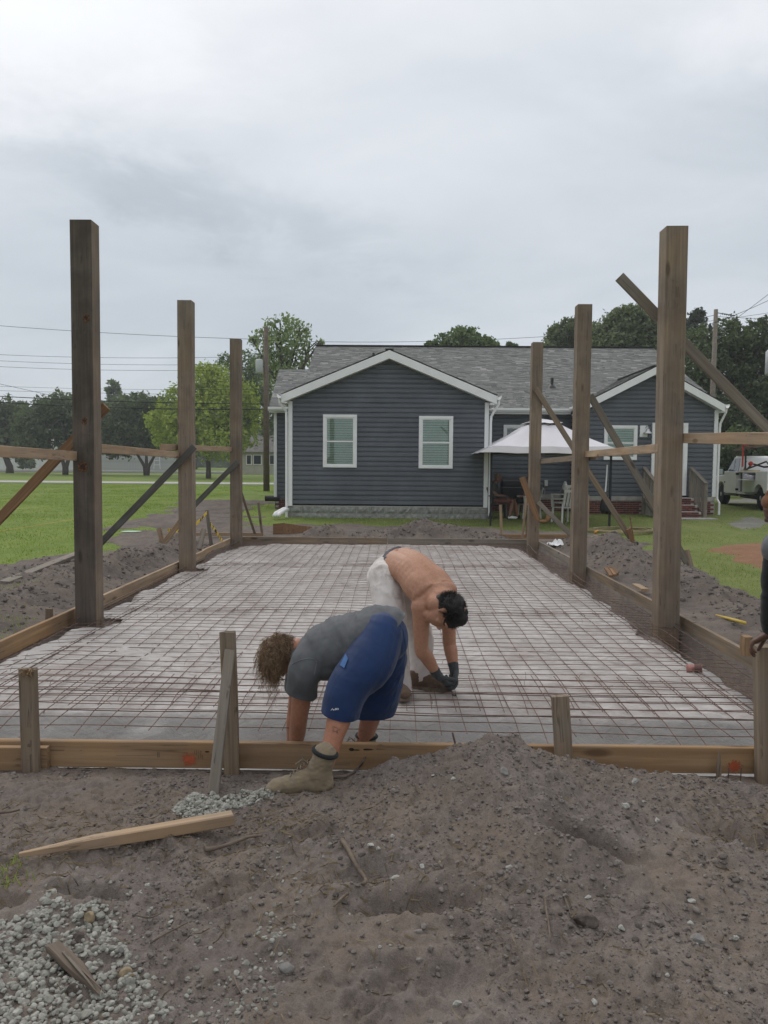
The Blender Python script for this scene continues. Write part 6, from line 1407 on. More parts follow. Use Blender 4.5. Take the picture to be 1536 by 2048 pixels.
def head(mb, c, up, fw, s=1.0, neck_to=None):
    """skull, jaw, nose, ears; up = crown direction, fw = way the face looks"""
    c = Vector(c); up = Vector(up).normalized(); fw = Vector(fw); fw = (fw - up * fw.dot(up)).normalized(); sd_ = up.cross(fw)
    P_ = lambda u_, f_, l_: c + up * u_ * s + fw * f_ * s + sd_ * l_ * s
    loft(mb, [P_(-.115, .045, 0), P_(-.085, .045, 0), P_(-.04, .03, 0), P_(.02, .0, 0), P_(.07, -.01, 0), P_(.098, -.012, 0)], [.03, .052, .066, .075, .064, .03], [.03, .05, .075, .095, .08, .035], sd_, 20, 5)
    loft(mb, [P_(.012, .088, 0), P_(-.02, .108, 0), P_(-.036, .112, 0), P_(-.043, .094, 0)], [.009, .011, .016, .012], [.009, .012, .012, .008], sd_, 10, 3)
    for l_ in (-1, 1):
        loft(mb, [P_(.022, -.005, .074 * l_), P_(.005, -.012, .084 * l_), P_(-.03, -.002, .077 * l_)], [.012, .017, .009], [.008, .009, .006], fw, 10, 3)
        loft(mb, [P_(.022, .082, .03 * l_), P_(.025, .088, .02 * l_ + .02 * l_), P_(.02, .075, .055 * l_)], [.01, .011, .008], None, up, 8, 3)
        loft(mb, [P_(-.02, .07, .045 * l_), P_(-.03, .06, .055 * l_)], [.016, .014], None, up, 8, 3)
    loft(mb, [P_(-.062, .090, -.022), P_(-.062, .098, 0), P_(-.062, .090, .022)], [.007, .009, .007], None, up, 10, 3)
    loft(mb, [P_(-.076, .086, -.018), P_(-.076, .094, 0), P_(-.076, .086, .018)], [.007, .010, .007], None, up, 10, 3)
    loft(mb, [P_(-.105, .072, 0), P_(-.108, .082, 0)], [.018, .014], None, up, 10, 3)
    if neck_to is not None: loft(mb, [P_(-.03, -.03, 0), P_(-.085, -.03, 0), Vector(neck_to)], [.055, .056, .065], None, sd_, 16, 5)
    return P_
def mat_skin(n, c, c2):
    mt, t, b = mat_new(n); setb(b, .5, .35); tcn = nd(t, 'ShaderNodeTexCoord'); v = tcn.outputs['Object']
    k = noise(t, v, 5, 5, .6); k2 = noise(t, v, 60, 3, .6)
    col = ramp(t, k, [(.3, c2), (.65, c)]); col = mixc(t, 1.0, col, ramp(t, k2, [(.3, (.86, .84, .84)), (.7, (1.06, 1.06, 1.06))]), 'MULTIPLY')
    t.links.new(col, b.inputs['Base Color']); b.inputs['Subsurface Weight'].default_value = .06; b.inputs['Subsurface Radius'].default_value = (.02, .008, .004); b.inputs['Subsurface Scale'].default_value = .5
    bump(t, b, k2, .12, .003); return mt
def mat_cloth(n, c, var=.15, rough=.9, weave=260, stains=None, sheen=.1):
    mt, t, b = mat_new(n); setb(b, rough, .15); b.inputs['Sheen Weight'].default_value = sheen; tcn = nd(t, 'ShaderNodeTexCoord'); v = tcn.outputs['Object']
    k = noise(t, v, 4, 5, .6); lo = tuple(x * (1 - var * 1.6) for x in c); hi = tuple(x * (1 + var) for x in c); col = ramp(t, k, [(.3, lo), (.7, hi)])
    if stains:
        sf = nd(t, 'ShaderNodeMapRange'); t.links.new(noise(t, v, 7, 6, .7, .4), sf.inputs[0]); sf.inputs[1].default_value = .52; sf.inputs[2].default_value = .66; sf.inputs[3].default_value = 0; sf.inputs[4].default_value = .75; col = mixc(t, sf.outputs[0], col, stains)
    t.links.new(col, b.inputs['Base Color']); bump(t, b, m(t, 'ADD', noise(t, v, weave, 2, .6), m(t, 'MULTIPLY', noise(t, v, 22, 4, .6, .6), 1.2)), .25, .004); return mt
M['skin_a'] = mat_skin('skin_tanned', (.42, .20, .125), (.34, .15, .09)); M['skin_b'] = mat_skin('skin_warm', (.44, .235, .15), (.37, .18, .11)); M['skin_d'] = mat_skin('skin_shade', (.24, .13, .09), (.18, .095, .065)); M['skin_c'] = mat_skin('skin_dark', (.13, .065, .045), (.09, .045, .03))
M['tee'] = mat_cloth('charcoal_tee', (.105, .108, .115), .18); M['shorts'] = mat_cloth('royal_blue_mesh', (.013, .032, .098), .2, .6, 400); M['pants'] = mat_cloth('dirty_white_canvas', (.66, .61, .58), .10, .9, 300, (.38, .33, .30))
M['under'] = mat_cloth('grey_waistband', (.10, .10, .115), .1); M['boot'] = mat_cloth('tan_suede_boot', (.26, .205, .135), .22, .85, 180, (.15, .125, .1)); M['sole'] = mat_plain('boot_sole', (.20, .165, .12), .85, .2, .2, 20)
M['boot_dk'] = mat_cloth('brown_work_boot', (.15, .10, .07), .2, .85, 180, (.2, .17, .14)); M['glove'] = mat_cloth('grey_work_glove', (.055, .06, .062), .15, .8, 300); M['black_cloth'] = mat_cloth('black_cloth', (.02, .021, .022), .15); M['grey_cloth'] = mat_cloth('grey_cloth', (.12, .125, .13), .12)
M['hair_dark'] = mat_attr('dark_hair', (.012, .010, .009), (.035, .028, .024), .55, .35); M['hair_curl'] = mat_attr('curly_brown_hair', (.12, .07, .042), (.50, .34, .20), .55, .3)
def wr_noise(f, a, dirv=(1, 1, 1), seed=0, ridged=True, a2=0.0):
    dv = np.array(dirv)
    def fn(co):
        q = co * dv; x = q[:, 0] + .6 * q[:, 1]; y = q[:, 2] + .4 * q[:, 1]
        n = fbm(x, y, f, 3, seed); n = (1 - np.abs(n) * 2.2) if ridged else n
        return a * n + a2 * fbm(x, y, f * 3, 3, seed + 5)
    return fn
def boot(parent, heel, toe, top, up=(0, 0, 1), mat='boot', s=1.0, shaft_r=.062, name='boot'):
    """work boot: shaft, vamp, sole with tread, collar, laces"""
    h = Vector(heel); tv = Vector(toe) - h; Lh = tv.length; d = tv.normalized(); up = Vector(up); up = (up - d * up.dot(d)).normalized(); sd_ = d.cross(up); P_ = lambda a, u_, l_=0: h + d * (a * Lh) + up * u_ + sd_ * l_
    mb = MB(); loft(mb, [P_(.10, .065), P_(.35, .075), P_(.62, .062), P_(.86, .048), P_(.94, .042)], [.040, .044, .052, .052, .044], [.052, .062, .046, .040, .032], sd_, 18, 5)
    ank = P_(.18, .12); loft(mb, [P_(.16, .06), ank, ank.lerp(Vector(top), .55), Vector(top)], [.045, .052, shaft_r * .95, shaft_r], [.055, .060, shaft_r, shaft_r * 1.03], sd_, 18, 5)
    o = fuse(mb, name, M[mat], parent, .006, 4, wr_noise(26, .0035, (1, 1, 1.6), 7, True, .001))
    mb = MB(); n = 20; out = []
    for k in range(n):
        a = 2 * math.pi * k / n; x = .5 - .5 * math.cos(a); wv_ = (.036 + .016 * math.sin(x * 3.1 - .2) + .006 * x) * (abs(math.sin(a)) ** .55) * (1 if math.sin(a) >= 0 else -1); out.append((x * 1.02 - .01, wv_))
    for u0, u1, sc in ((.0, .018, .97), (.0185, .034, 1.03)): mb.prism([P_(x, u0, l_ * sc) for x, l_ in out], up * (u1 - u0))
    for k in range(9): mb.prism([P_(.06 + k * .1, -.008, -.034), P_(.10 + k * .1, -.008, -.034), P_(.10 + k * .1, -.008, .034), P_(.06 + k * .1, -.008, .034)], up * .0085)
    mb.build('sole', M['sole'], o)
    mb = MB(); tp = Vector(top); ax = (tp - ank).normalized(); e1 = sd_; e2 = ax.cross(e1); ring = [tp + (e1 * math.cos(a) * shaft_r * 1.02 + e2 * math.sin(a) * shaft_r * 1.05) + ax * .01 for a in np.linspace(0, 2 * math.pi, 17)]; mb.tube(ring, .011, 8, cap=False); mb.build('collar', M['black_cloth'], o, True)
    mb = MB(); fr = -ax.cross(sd_); fr = fr if fr.dot(d) > 0 else -fr
    for k in range(6):
        c = P_(.62, .108).lerp(ank + fr * (shaft_r + .01) + ax * .03, k / 5); mb.tube([c - sd_ * .024, c + up * .006 + fr * .004, c + sd_ * .024], .003, 5)
    c = ank + fr * (shaft_r + .012) + ax * .02; mb.tube([c, c + d * .03 + up * .02 + sd_ * .02, c + d * .055 - up * .03 + sd_ * .02, c + d * .03 - up * .02], .0028, 5); mb.tube([c, c + d * .02 + up * .03 - sd_ * .03, c + d * .05 + up * .01 - sd_ * .035], .0028, 5); mb.build('laces', M['sole'], o)
    return o
def hair_cap(parent, P_, mat, n, ln, seed, front=.03, curl=.0, low=-.02, s=1.0, r=.0016, cover=None, name='hair'):
    """short or curly strands rooted over the skull"""
    g = np.random.default_rng(seed); V = []; F_ = []; var = []
    o0 = P_(0, 0, 0); eu = (P_(1, 0, 0) - o0); ef = (P_(0, 1, 0) - o0); es = (P_(0, 0, 1) - o0)
    def add_tube(pts, r_, vr):
        n0 = len(V); m_ = len(pts)
        for i, p in enumerate(pts):
            t = (pts[min(i + 1, m_ - 1)] - pts[max(i - 1, 0)]); t = t.normalized() if t.length > 1e-7 else Vector((0, 0, 1)); a = t.orthogonal().normalized(); b = t.cross(a); rr = r_ * (1 - .6 * i / (m_ - 1))
            for k in range(3): an = k * 2.094; V.append(p + (a * math.cos(an) + b * math.sin(an)) * rr); var.append(vr)
        for i in range(m_ - 1):
            for k in range(3): F_.append((n0 + i * 3 + k, n0 + i * 3 + (k + 1) % 3, n0 + (i + 1) * 3 + (k + 1) % 3, n0 + (i + 1) * 3 + k))
    cnt = 0
    while cnt < n:
        d = g.normal(0, 1, 3); d /= np.linalg.norm(d)
        u_, f_, l_ = d
        if f_ > .45 and u_ < .35: continue
        if u_ < -.35 + .5 * f_: continue
        base = P_(.02 + u_ * .082, -.006 + f_ * .098, l_ * .078); nrm = (eu * u_ + ef * f_ + es * l_).normalized(); vr = float(np.clip(g.uniform(0, 1) * .8 + .2 * u_, 0, 1)); L_ = ln * float(g.uniform(.35, 1.0) if curl <= 0 or g.uniform(0, 1) < .75 else g.uniform(1.0, 1.6))
        if curl <= 0:
            tdir = (nrm * .55 + ef * float(g.uniform(-.1, .5)) + eu * float(g.uniform(-.4, .3)) + es * float(g.uniform(-.3, .3))).normalized(); add_tube([base, base + nrm * L_ * .35 + tdir * L_ * .2, base + nrm * L_ * .45 + tdir * L_ * .75], r, vr)
        else:
            ph = float(g.uniform(0, 6.28)); q = nrm.orthogonal().normalized(); q2 = nrm.cross(q); turns = float(g.uniform(1.5, 3.2)); pts = []; cr = curl * float(g.uniform(.5, 1.2)); fall = float(g.uniform(.3, 1.0))
            for k in range(13):
                t_ = k / 12; ax = base + nrm * (L_ * (t_ - .35 * t_ * t_)) + Vector((0, 0, -1)) * (L_ * fall * t_ * t_); a = ph + turns * 6.28 * t_; pts.append(ax + (q * math.cos(a) + q2 * math.sin(a)) * cr * min(1, t_ * 3))
            add_tube(pts, r, vr)
        cnt += 1
    return fast(name, [tuple(p) for p in V], F_, mat, parent, smooth=True, attr={'var': var})
def skullcap(mb, P_, k=1.0):
    loft(mb, [P_(.0 - .045, -.055, 0), P_(.0, -.035, 0), P_(.05, -.018, 0), P_(.092 * k, -.01, 0), P_(.106 * k, -.012, 0)], [.046 * k, .080 * k, .079 * k, .055 * k, .02], [.036 * k, .074 * k, .088 * k, .062 * k, .025], P_(0, 0, 1) - P_(0, 0, 0), 18, 5)
# ---------- worker straddling the front board -----------------------------------------
TA = thing('person', U(680, 1600, 3.62), 'person with curly brown hair in grey t-shirt and blue shorts bending over the front board', 'person', 'workers bending over the wire mesh')
hpL, hpR = U(762, 1272, 3.93), U(782, 1270, 4.17); knL, knR = U(692, 1392, 3.72), U(752, 1395, 4.30); anL, anR = U(645, 1550, 3.585), U(726, 1490, 4.42)
pel = (hpL + hpR) / 2 + Vector((0, 0, .03)); che = U(655, 1300, 4.07); upc = U(617, 1322, 4.09); wai = U(712, 1280, 4.05)
shL = U(612, 1326, 3.93); shR = U(606, 1318, 4.27); elL = U(598, 1435, 4.02); wrL = U(591, 1500, 4.18); elR = U(590, 1420, 4.38); wrR = U(584, 1480, 4.40)
mb = MB(); loft(mb, [pel + Vector((-.04, 0, -.01)), wai, che, upc], [.14, .15, .16, .12], [.09, .115, .12, .08], (0, 1, 0), 22, 6)
loft(mb, [hpL + Vector((-.03, 0, 0)), hpL.lerp(knL, .5), knL, knL.lerp(anL, .28), knL.lerp(anL, .6), anL], [.080, .074, .058, .060, .047, .038], None, (0, 1, 0), 18, 5)
loft(mb, [hpR + Vector((-.06, 0, 0)), hpR.lerp(knR, .5) + Vector((-.02, 0, 0)), knR, knR.lerp(anR, .3), anR, anR + Vector((0, 0, -.06))], [.085, .078, .060, .060, .043, .045], None, (0, 1, 0), 18, 5)
loft(mb, [shL, shL.lerp(elL, .5), elL, elL.lerp(wrL, .35), wrL], [.062, .054, .047, .046, .033], None, (0, 1, 0), 16, 5); loft(mb, [shR, shR.lerp(elR, .5), elR, elR.lerp(wrR, .4), wrR], [.062, .052, .043, .044, .031], None, (0, 1, 0), 16, 5)
hc = U(571, 1313, 4.13); PA = head(mb, hc, (-.93, .0, -.15), (-.1, .1, -1), 1.0, upc + Vector((.0, .0, -.01)))
hand(mb, wrL, (-.15, .35, -.95), (-.2, 1, .1), (-1, 0, 0), .5); hand(mb, wrR, (-.1, .1, -1), (0, -1, .1), (-1, 0, 0), .5)
bodyA = fuse(mb, 'body', M['skin_a'], TA, .0065, 3)
mb = MB(); skullcap(mb, PA, 1.12); hca = fuse(mb, 'hair', M['hair_curl'], TA, .008, 2, lambda co: .008 * fbm(co[:, 0] * 1.0 + co[:, 1], co[:, 2] + co[:, 1] * .5, 45, 3, 3))
hair_cap(TA, PA, M['hair_curl'], 2500, .078, 5, curl=.012, r=.0013, name='hair_curls')
# t-shirt
mb = MB(); loft(mb, [U(794, 1264, 4.05), U(778, 1262, 4.05), U(748, 1266, 4.05), U(705, 1284, 4.06), U(655, 1299, 4.08), U(622, 1311, 4.09), U(602, 1316, 4.10)], [.17, .19, .196, .198, .195, .17, .09], [.10, .122, .130, .150, .143, .102, .06], (0, 1, 0), 26, 6)
loft(mb, [U(690, 1310, 4.05), U(655, 1322, 4.06), U(632, 1316, 4.06)], [.15, .16, .12], [.125, .10, .08], (0, 1, 0), 22, 6)
loft(mb, [shL + Vector((.03, .06, .03)), shL + Vector((.0, -.0, -.03)), shL.lerp(elL, .45), shL.lerp(elL, .75)], [.08, .078, .074, .07], [.085, .082, .078, .07], (0, 1, 0), 18, 5)
loft(mb, [shR + Vector((.02, -.05, .02)), shR, shR.lerp(elR, .5)], [.09, .085, .074], None, (0, 1, 0), 18, 5)
def teewr(co):
    q = wr_noise(8, .010, (1.0, .4, .55), 3, True, .003)(co) + .005 * (1 - 2.2 * np.abs(fbm(co[:, 0] * 1.2 + co[:, 2] * .3, co[:, 2] * .35 + co[:, 1] * .3, 17, 3, 19))); side = np.exp(-((co[:, 0] + .17) / .12) ** 2)
    return q + side * .008 * (1 - 2.2 * np.abs(fbm(co[:, 0] * 2.6 + co[:, 2] * 1.6, co[:, 2] - co[:, 0], 7, 3, 9)))
tee = fuse(mb, 'tshirt', M['tee'], TA, .008, 4, teewr, cuts=[(U(752, 1281, 4.05), (.68, 0, -.73), .45), (shL.lerp(elL, .52), (elL - shL) + Vector((-.06, 0, .0)), .16)])
# sleeve hem line
# shorts
mb = MB(); loft(mb, [pel + Vector((-.035, 0, -.01)), pel + Vector((.0, 0, -.02)), pel + Vector((.012, 0, -.06))], [.172, .18, .165], [.10, .106, .105], (0, 1, 0), 24, 6)
hemL = U(670, 1426, 3.72); hemR = U(741, 1424, 4.30)
loft(mb, [hpL + Vector((.0, .03, .0)), hpL.lerp(knL, .45) + Vector((.02, .02, .0)), U(700, 1370, 3.77), hemL + Vector((.03, .012, .02)), hemL + Vector((.02, .0, -.06))], [.125, .125, .112, .112, .108], [.112, .125, .105, .092, .09], (0, 1, 0), 22, 6)
loft(mb, [hpR + Vector((-.03, -.03, -.01)), U(768, 1330, 4.2), U(754, 1385, 4.25), hemR, hemR + Vector((-.02, 0, -.08))], [.125, .125, .125, .125, .12], [.112, .118, .125, .132, .132], (0, 1, 0), 22, 6)
def shwr(co):
    a_ = co[:, 0] * .8 - co[:, 2] * .6; b_ = -co[:, 0] * .6 - co[:, 2] * .8; low = np.clip((.62 - co[:, 2]) / .25, 0, 1)
    f1 = 1 - 2.2 * np.abs(fbm(a_ * 10 + co[:, 1] * 4, b_ * 2.2 + co[:, 1] * 2, 1, 3, 12)); f2 = 1 - 2.4 * np.abs(fbm(co[:, 0] * 3 + co[:, 2] * 9, co[:, 0] * 2 + co[:, 1] * 3, 1.3, 2, 14))
    return .0065 * f1 + low * .005 * f2 + .0015 * fbm(co[:, 0] + co[:, 1], co[:, 2], 30, 2, 15)
strokes_later = True
shA = fuse(mb, 'shorts', M['shorts'], TA, .008, 3, shwr, cuts=[(hemL + Vector((.02, 0, -.005)), (-.22, 0, -1), .20), (hemR + Vector((0, 0, -.005)), (.03, 0, -1), .20)])
def project(o, pts, off=.0015):
    """lay points on the nearest surface of o along the sight line from a little in front"""
    bm = bmesh.new(); bm.from_mesh(o.data); bv = BVHTree.FromBMesh(bm); og = worig(o); out = []
    for p in pts:
        p = Vector(p); d = Vector((p.x, p.y, p.z - ZC)).normalized(); h = bv.ray_cast(p - d * .6 - og, d)
        if h[0] is not None: out.append(h[0] + og + h[1] * off)
    bm.free(); return out
def strokes(o, name, mat, lines, Y, r, parent):
    mb = MB()
    for ln in lines:
        q = []
        for (x0, y0), (x1, y1) in zip(ln[:-1], ln[1:]):
            for k in range(5): q.append(U(x0 + (x1 - x0) * k / 5, y0 + (y1 - y0) * k / 5, Y))
        q.append(U(*ln[-1], Y)); q = project(o, q)
        if len(q) > 2: mb.tube(q, r, 4)
    if mb.v: mb.build(name, mat, parent)
strokes(shA, 'logo', M['white_vinyl'], [[(662, 1421), (665, 1417), (668, 1421)], [(666.5, 1419.5), (669, 1419)], [(670, 1421), (671, 1416.5), (674, 1417.5), (673.5, 1419), (670.5, 1419)], [(675, 1416.5), (677.5, 1418), (675, 1419.5)]], 3.7, .0011, shA)
strokes(bodyA, 'tattoo', mat_plain('tattoo_ink', (.10, .065, .06), .6, .2), [[(665, 1456), (667, 1453), (672, 1455), (676, 1457)], [(667, 1457), (666, 1462), (671, 1463), (676, 1460), (680, 1458)], [(673, 1461), (676, 1466), (673, 1466), (674, 1463)]], 3.68, .0009, bodyA)
strokes(tee, 'seam', mat_cloth('tee_seam', (.15, .152, .16), .1), [[(584, 1330), (590, 1325), (602, 1320), (616, 1317), (628, 1318), (633, 1324), (631, 1334), (628, 1350)]], 3.95, .0022, tee)
strokes(shA, 'seam', mat_cloth('short_seam', (.035, .075, .2), .1), [[(786, 1232), (797, 1244), (806, 1262), (811, 1290), (808, 1320)], [(806, 1325), (798, 1360), (788, 1395), (776, 1425)]], 4.0, .0018, shA)
mb = MB(); q = project(shA, [U(661 + 1.6 * i, 1352 - 4.5 * i, 3.8) for i in range(9)]); 
# light blue pocket lining showing at the side
mb = MB(); q = [U(692, 1308, 3.80), U(697, 1318, 3.80), U(689, 1337, 3.80), U(681, 1331, 3.80)]; q = project(shA, q, .004)
if len(q) == 4: mb.prism(q, (0, -.003, .001)); mb.build('pocket_lining', mat_cloth('pale_blue_lining', (.06, .14, .32)), shA)
boot(TA, U(666, 1592, 3.585), U(538, 1594, 3.62), U(649, 1508, 3.585), s=1, shaft_r=.054)
boot(TA, anR + Vector((.07, .0, -.12)), anR + Vector((-.22, -.02, -.12)), anR + Vector((.02, 0, .045)), mat='boot', shaft_r=.055)
# ---------- shirtless worker behind -----------------------------------------------------
TB = thing('person', U(820, 1390, 5.2), 'shirtless person in dirty white trousers and dark gloves bending to tie the wire mesh', 'person', 'workers bending over the wire mesh')
hpR, hpL = U(772, 1155, 5.24), U(795, 1152, 5.46); knR, knL = U(790, 1270, 5.08), U(838, 1262, 5.32); anR, anL = U(797, 1368, 5.12), U(846, 1350, 5.33)
pel = (hpL + hpR) / 2 + Vector((0, 0, .05)); latv = Vector((.19, .26, .10)).normalized()
wai = U(798, 1128, 5.30); mid = U(826, 1140, 5.16); che = U(852, 1168, 5.06); upc = U(870, 1188, 4.98)
shR = U(842, 1213, 4.93); shL = U(895, 1190, 5.20); elR = U(843, 1297, 4.95); wrR = U(873, 1347, 5.06); elL = U(899, 1285, 5.22); wrL = U(908, 1338, 5.17)
mb = MB(); loft(mb, [pel, wai, mid, che, upc, U(878, 1196, 4.93)], [.145, .140, .150, .175, .165, .10], [.115, .105, .108, .115, .095, .07], latv, 24, 7)
loft(mb, [upc + Vector((0, 0, .0)), shR + latv * .03 + Vector((0, 0, .02))], [.085, .075], None, latv, 16, 5); loft(mb, [upc, shL - latv * .03], [.085, .075], None, latv, 16, 5)
for h_, k_, a_ in ((hpR, knR, anR), (hpL, knL, anL)): loft(mb, [h_, h_.lerp(k_, .5), k_, k_.lerp(a_, .3), a_], [.09, .075, .055, .055, .04], None, (0, 1, 0), 16, 5)
loft(mb, [shR, shR.lerp(elR, .35), elR, elR.lerp(wrR, .3), wrR], [.066, .056, .047, .047, .031], None, (0, 1, 0), 18, 6); loft(mb, [shL, shL.lerp(elL, .4), elL, elL.lerp(wrL, .3), wrL], [.064, .052, .045, .046, .030], None, (0, 1, 0), 18, 6)
hc = U(893, 1221, 4.84); PB = head(mb, hc, (.92, -.33, -.10), (-.2, .0, -1), 1.05, upc)
def spine(co):
    a, b = np.array(wai), np.array(upc); ab = b - a; t = np.clip(((co - a) @ ab) / (ab @ ab), -.2, 1.1); ce = a + t[:, None] * ab; v = co - ce; l = v @ np.array(latv); up_ = v[:, 2] > 0
    return np.where(up_ & (t > -.1) & (t < 1.02), -.011 * np.exp(-(l / .020) ** 2) + .006 * np.exp(-((np.abs(l) - .05) / .03) ** 2) + .012 * np.exp(-((np.abs(l) - .10) / .035) ** 2 - ((t - .85) / .15) ** 2) + .0006 * np.sin(t * 62) * np.exp(-((np.abs(l) - .11) / .05) ** 2) * (t > .25) * (t < .75), 0)
bodyB = fuse(mb, 'body', M['skin_b'], TB, .0065, 4, spine)
mb = MB(); skullcap(mb, PB, 1.10); loft(mb, [PB(.035, .035, 0), PB(.085, .03, 0)], [.072, .06], [.072, .055], PB(0, 0, 1) - PB(0, 0, 0), 16, 4); q_ = max((PB(.0, -.005, .075), PB(.0, -.005, -.075)), key=lambda p: p.y); loft(mb, [q_ + (PB(.04, 0, 0) - PB(0, 0, 0)), q_, q_ - (PB(.035, 0, 0) - PB(0, 0, 0))], [.03, .032, .025], None, (0, 0, 1), 12, 4); fuse(mb, 'hair', M['hair_dark'], TB, .007, 2, lambda co: .004 * fbm(co[:, 0] + co[:, 1], co[:, 2], 60, 3, 3))
hair_cap(TB, PB, M['hair_dark'], 3000, .028, 6, r=.0013, name='hair_strands')
mb = MB(); loft(mb, [pel + Vector((.045, -.02, .028)), pel, pel + Vector((-.05, .02, -.06))], [.150, .160, .155], [.112, .12, .115], latv, 22, 6)
loft(mb, [hpR, U(778, 1205, 5.16), U(788, 1270, 5.08), U(794, 1330, 5.09), anR + Vector((0, 0, -.01))], [.115, .105, .088, .082, .092], None, (0, 1, 0), 20, 6)
loft(mb, [hpL, U(815, 1210, 5.38), U(838, 1262, 5.32), U(842, 1310, 5.32), anL + Vector((0, 0, -.005))], [.115, .105, .088, .082, .098], None, (0, 1, 0), 20, 6)
fuse(mb, 'trousers', M['pants'], TB, .008, 3, wr_noise(11, .009, (1.0, .7, .6), 22, True, .003), cuts=[(anL + Vector((0, 0, -.03)), (.1, 0, -1), .18), (anR + Vector((0, 0, -.03)), (0, 0, -1), .18)])
mb = MB(); c0 = pel + Vector((.05, -.022, .035)); dirn = (wai - pel).normalized(); loft(mb, [c0 - dirn * .02, c0 + dirn * .045], [.163, .152], [.131, .121], latv, 22, 5, cap=False); fuse(mb, 'waistband', M['under'], TB, .008, 2, wr_noise(20, .003, (1, 1, 1), 4))
boot(TB, U(822, 1379, 5.30), U(903, 1385, 5.22), anL + Vector((0, 0, .02)), mat='boot_dk', shaft_r=.055)
boot(TB, U(786, 1396, 5.13), U(812, 1402, 4.92), anR + Vector((0, 0, .02)), mat='boot_dk', shaft_r=.055)
for (wr_, pr, nm, d, pn, td, fz) in ((wrR, elR, 'r', (.62, .25, -.72), (.5, .3, .6), (.3, 0, 1), .75), (wrL, elL, 'l', (.10, -.25, -.95), (-.8, -.2, -.2), (-.5, -1, 0), .75)):
    mb = MB(); dd = (wr_ - pr).normalized(); loft(mb, [wr_ - dd * .035, wr_, wr_ + Vector(d).normalized() * .03], [.038, .036, .042], [.036, .032, .030], (0, 1, 0), 16, 4); hand(mb, wr_, d, pn, td, fz, 1.12, .0095); fuse(mb, 'glove', M['glove'], TB, .004, 2, wr_noise(40, .0012, (1, 1, 1), 5))
# tie wire tool in the gloved hands
mb = MB(); a = U(899, 1372, 5.13); mb.tube([a, U(903, 1384, 5.12), U(907, 1392, 5.11), U(911, 1391, 5.10), U(910, 1388, 5.10)], .005, 6); mb.build('tie_hook', M['black'], None, label='small black hooked tie tool held in the dark gloves', cat='tool')
# ---------- third worker, mostly outside the right edge ----------------------------------
TC = thing('person', (2.36, 3.85, .05), 'person in black clothes at the right edge leaning a hand on the dark stake', 'person')
hpL, hpR = Vector((2.36, 3.72, .80)), Vector((2.40, 3.98, .80)); pel = Vector((2.40, 3.85, .84)); che = U(1640, 1075, 3.75); upc = U(1592, 1075, 3.74)
shL = U(1560, 1100, 3.64); shR = U(1560, 1095, 3.92); elL = U(1551, 1190, 3.70); wrL = U(1541, 1266, 3.80); 
mb = MB(); loft(mb, [pel, pel.lerp(che, .5), che, upc], [.14, .14, .16, .12], [.11, .11, .12, .09], (0, 1, 0), 20, 5)
for h_, x in ((hpL, 2.30), (hpR, 2.46)): k_ = Vector((x - .03, h_.y, .45)); a_ = Vector((x + .04, h_.y, .12)); loft(mb, [h_, h_.lerp(k_, .5), k_, k_.lerp(a_, .3), a_], [.09, .075, .055, .055, .04], None, (0, 1, 0), 14, 4)
elR = Vector((2.2, 4.15, .9)); wrR = Vector((2.28, 4.1, .66))
loft(mb, [shL, elL, wrL], [.055, .045, .032], None, (0, 1, 0), 14, 5); loft(mb, [shR, elR, wrR], [.055, .045, .032], None, (0, 1, 0), 14, 5)
hand(mb, wrL, (-.75, .3, -.55), (-.2, -.1, -1), (0, 1, 0), .55, 1.05); hand(mb, wrR, (.1, 0, -1), (1, 0, 0), (0, -1, 0), .5)
hc = U(1572, 1022, 3.78); PC = head(mb, hc, (-.75, 0, .65), (-.7, 0, -.75), 1.0, upc)
bodyC = fuse(mb, 'body', M['skin_c'], TC, .007, 3)
mb = MB(); skullcap(mb, PC, 1.1); fuse(mb, 'cap', mat_cloth('brown_camo_cap', (.20, .095, .05), .35, .9, 200), TC, .007, 2)
mb = MB(); loft(mb, [PC(-.03, .085, 0), PC(-.1, .09, 0), PC(-.15, .07, 0)], [.05, .058, .03], [.025, .035, .02], PC(0, 0, 1) - PC(0, 0, 0), 14, 4); fuse(mb, 'beard', M['black_cloth'], TC, .007, 1, lambda co: .005 * fbm(co[:, 0] + co[:, 1], co[:, 2], 60, 3, 3))
mb = MB(); loft(mb, [pel + Vector((-.02, 0, .05)), pel.lerp(che, .5), che, upc + Vector((0, 0, -.01))], [.165, .165, .185, .15], [.13, .135, .145, .115], (0, 1, 0), 20, 5); loft(mb, [shL + Vector((.05, .08, 0)), shL], [.09, .078], None, (0, 1, 0), 14, 4); loft(mb, [shR, shR.lerp(elR, .5)], [.078, .07], None, (0, 1, 0), 14, 4); fuse(mb, 'tshirt', M['grey_cloth'], TC, .008, 4, wr_noise(10, .005, (1, .6, .6), 31))
mb = MB(); loft(mb, [shL + Vector((.01, 0, -.01)), shL.lerp(elL, .5), elL, elL.lerp(wrL, .6), wrL + Vector((.008, -.005, .02))], [.072, .070, .062, .052, .046], None, (0, 1, 0), 16, 6); fuse(mb, 'sleeve', M['black_cloth'], TC, .007, 3, wr_noise(14, .004, (.6, .6, 1.4), 33))
mb = MB(); loft(mb, [pel + Vector((0, 0, .0)), pel + Vector((.03, 0, -.08))], [.165, .165], [.13, .13], (0, 1, 0), 20, 5)
for h_, x in ((hpL, 2.30), (hpR, 2.46)): loft(mb, [h_, Vector((x - .03, h_.y, .45)), Vector((x + .04, h_.y, .12))], [.11, .085, .075], None, (0, 1, 0), 16, 6)
fuse(mb, 'trousers', M['black_cloth'], TC, .009, 4, wr_noise(11, .006, (1, .6, .7), 35))
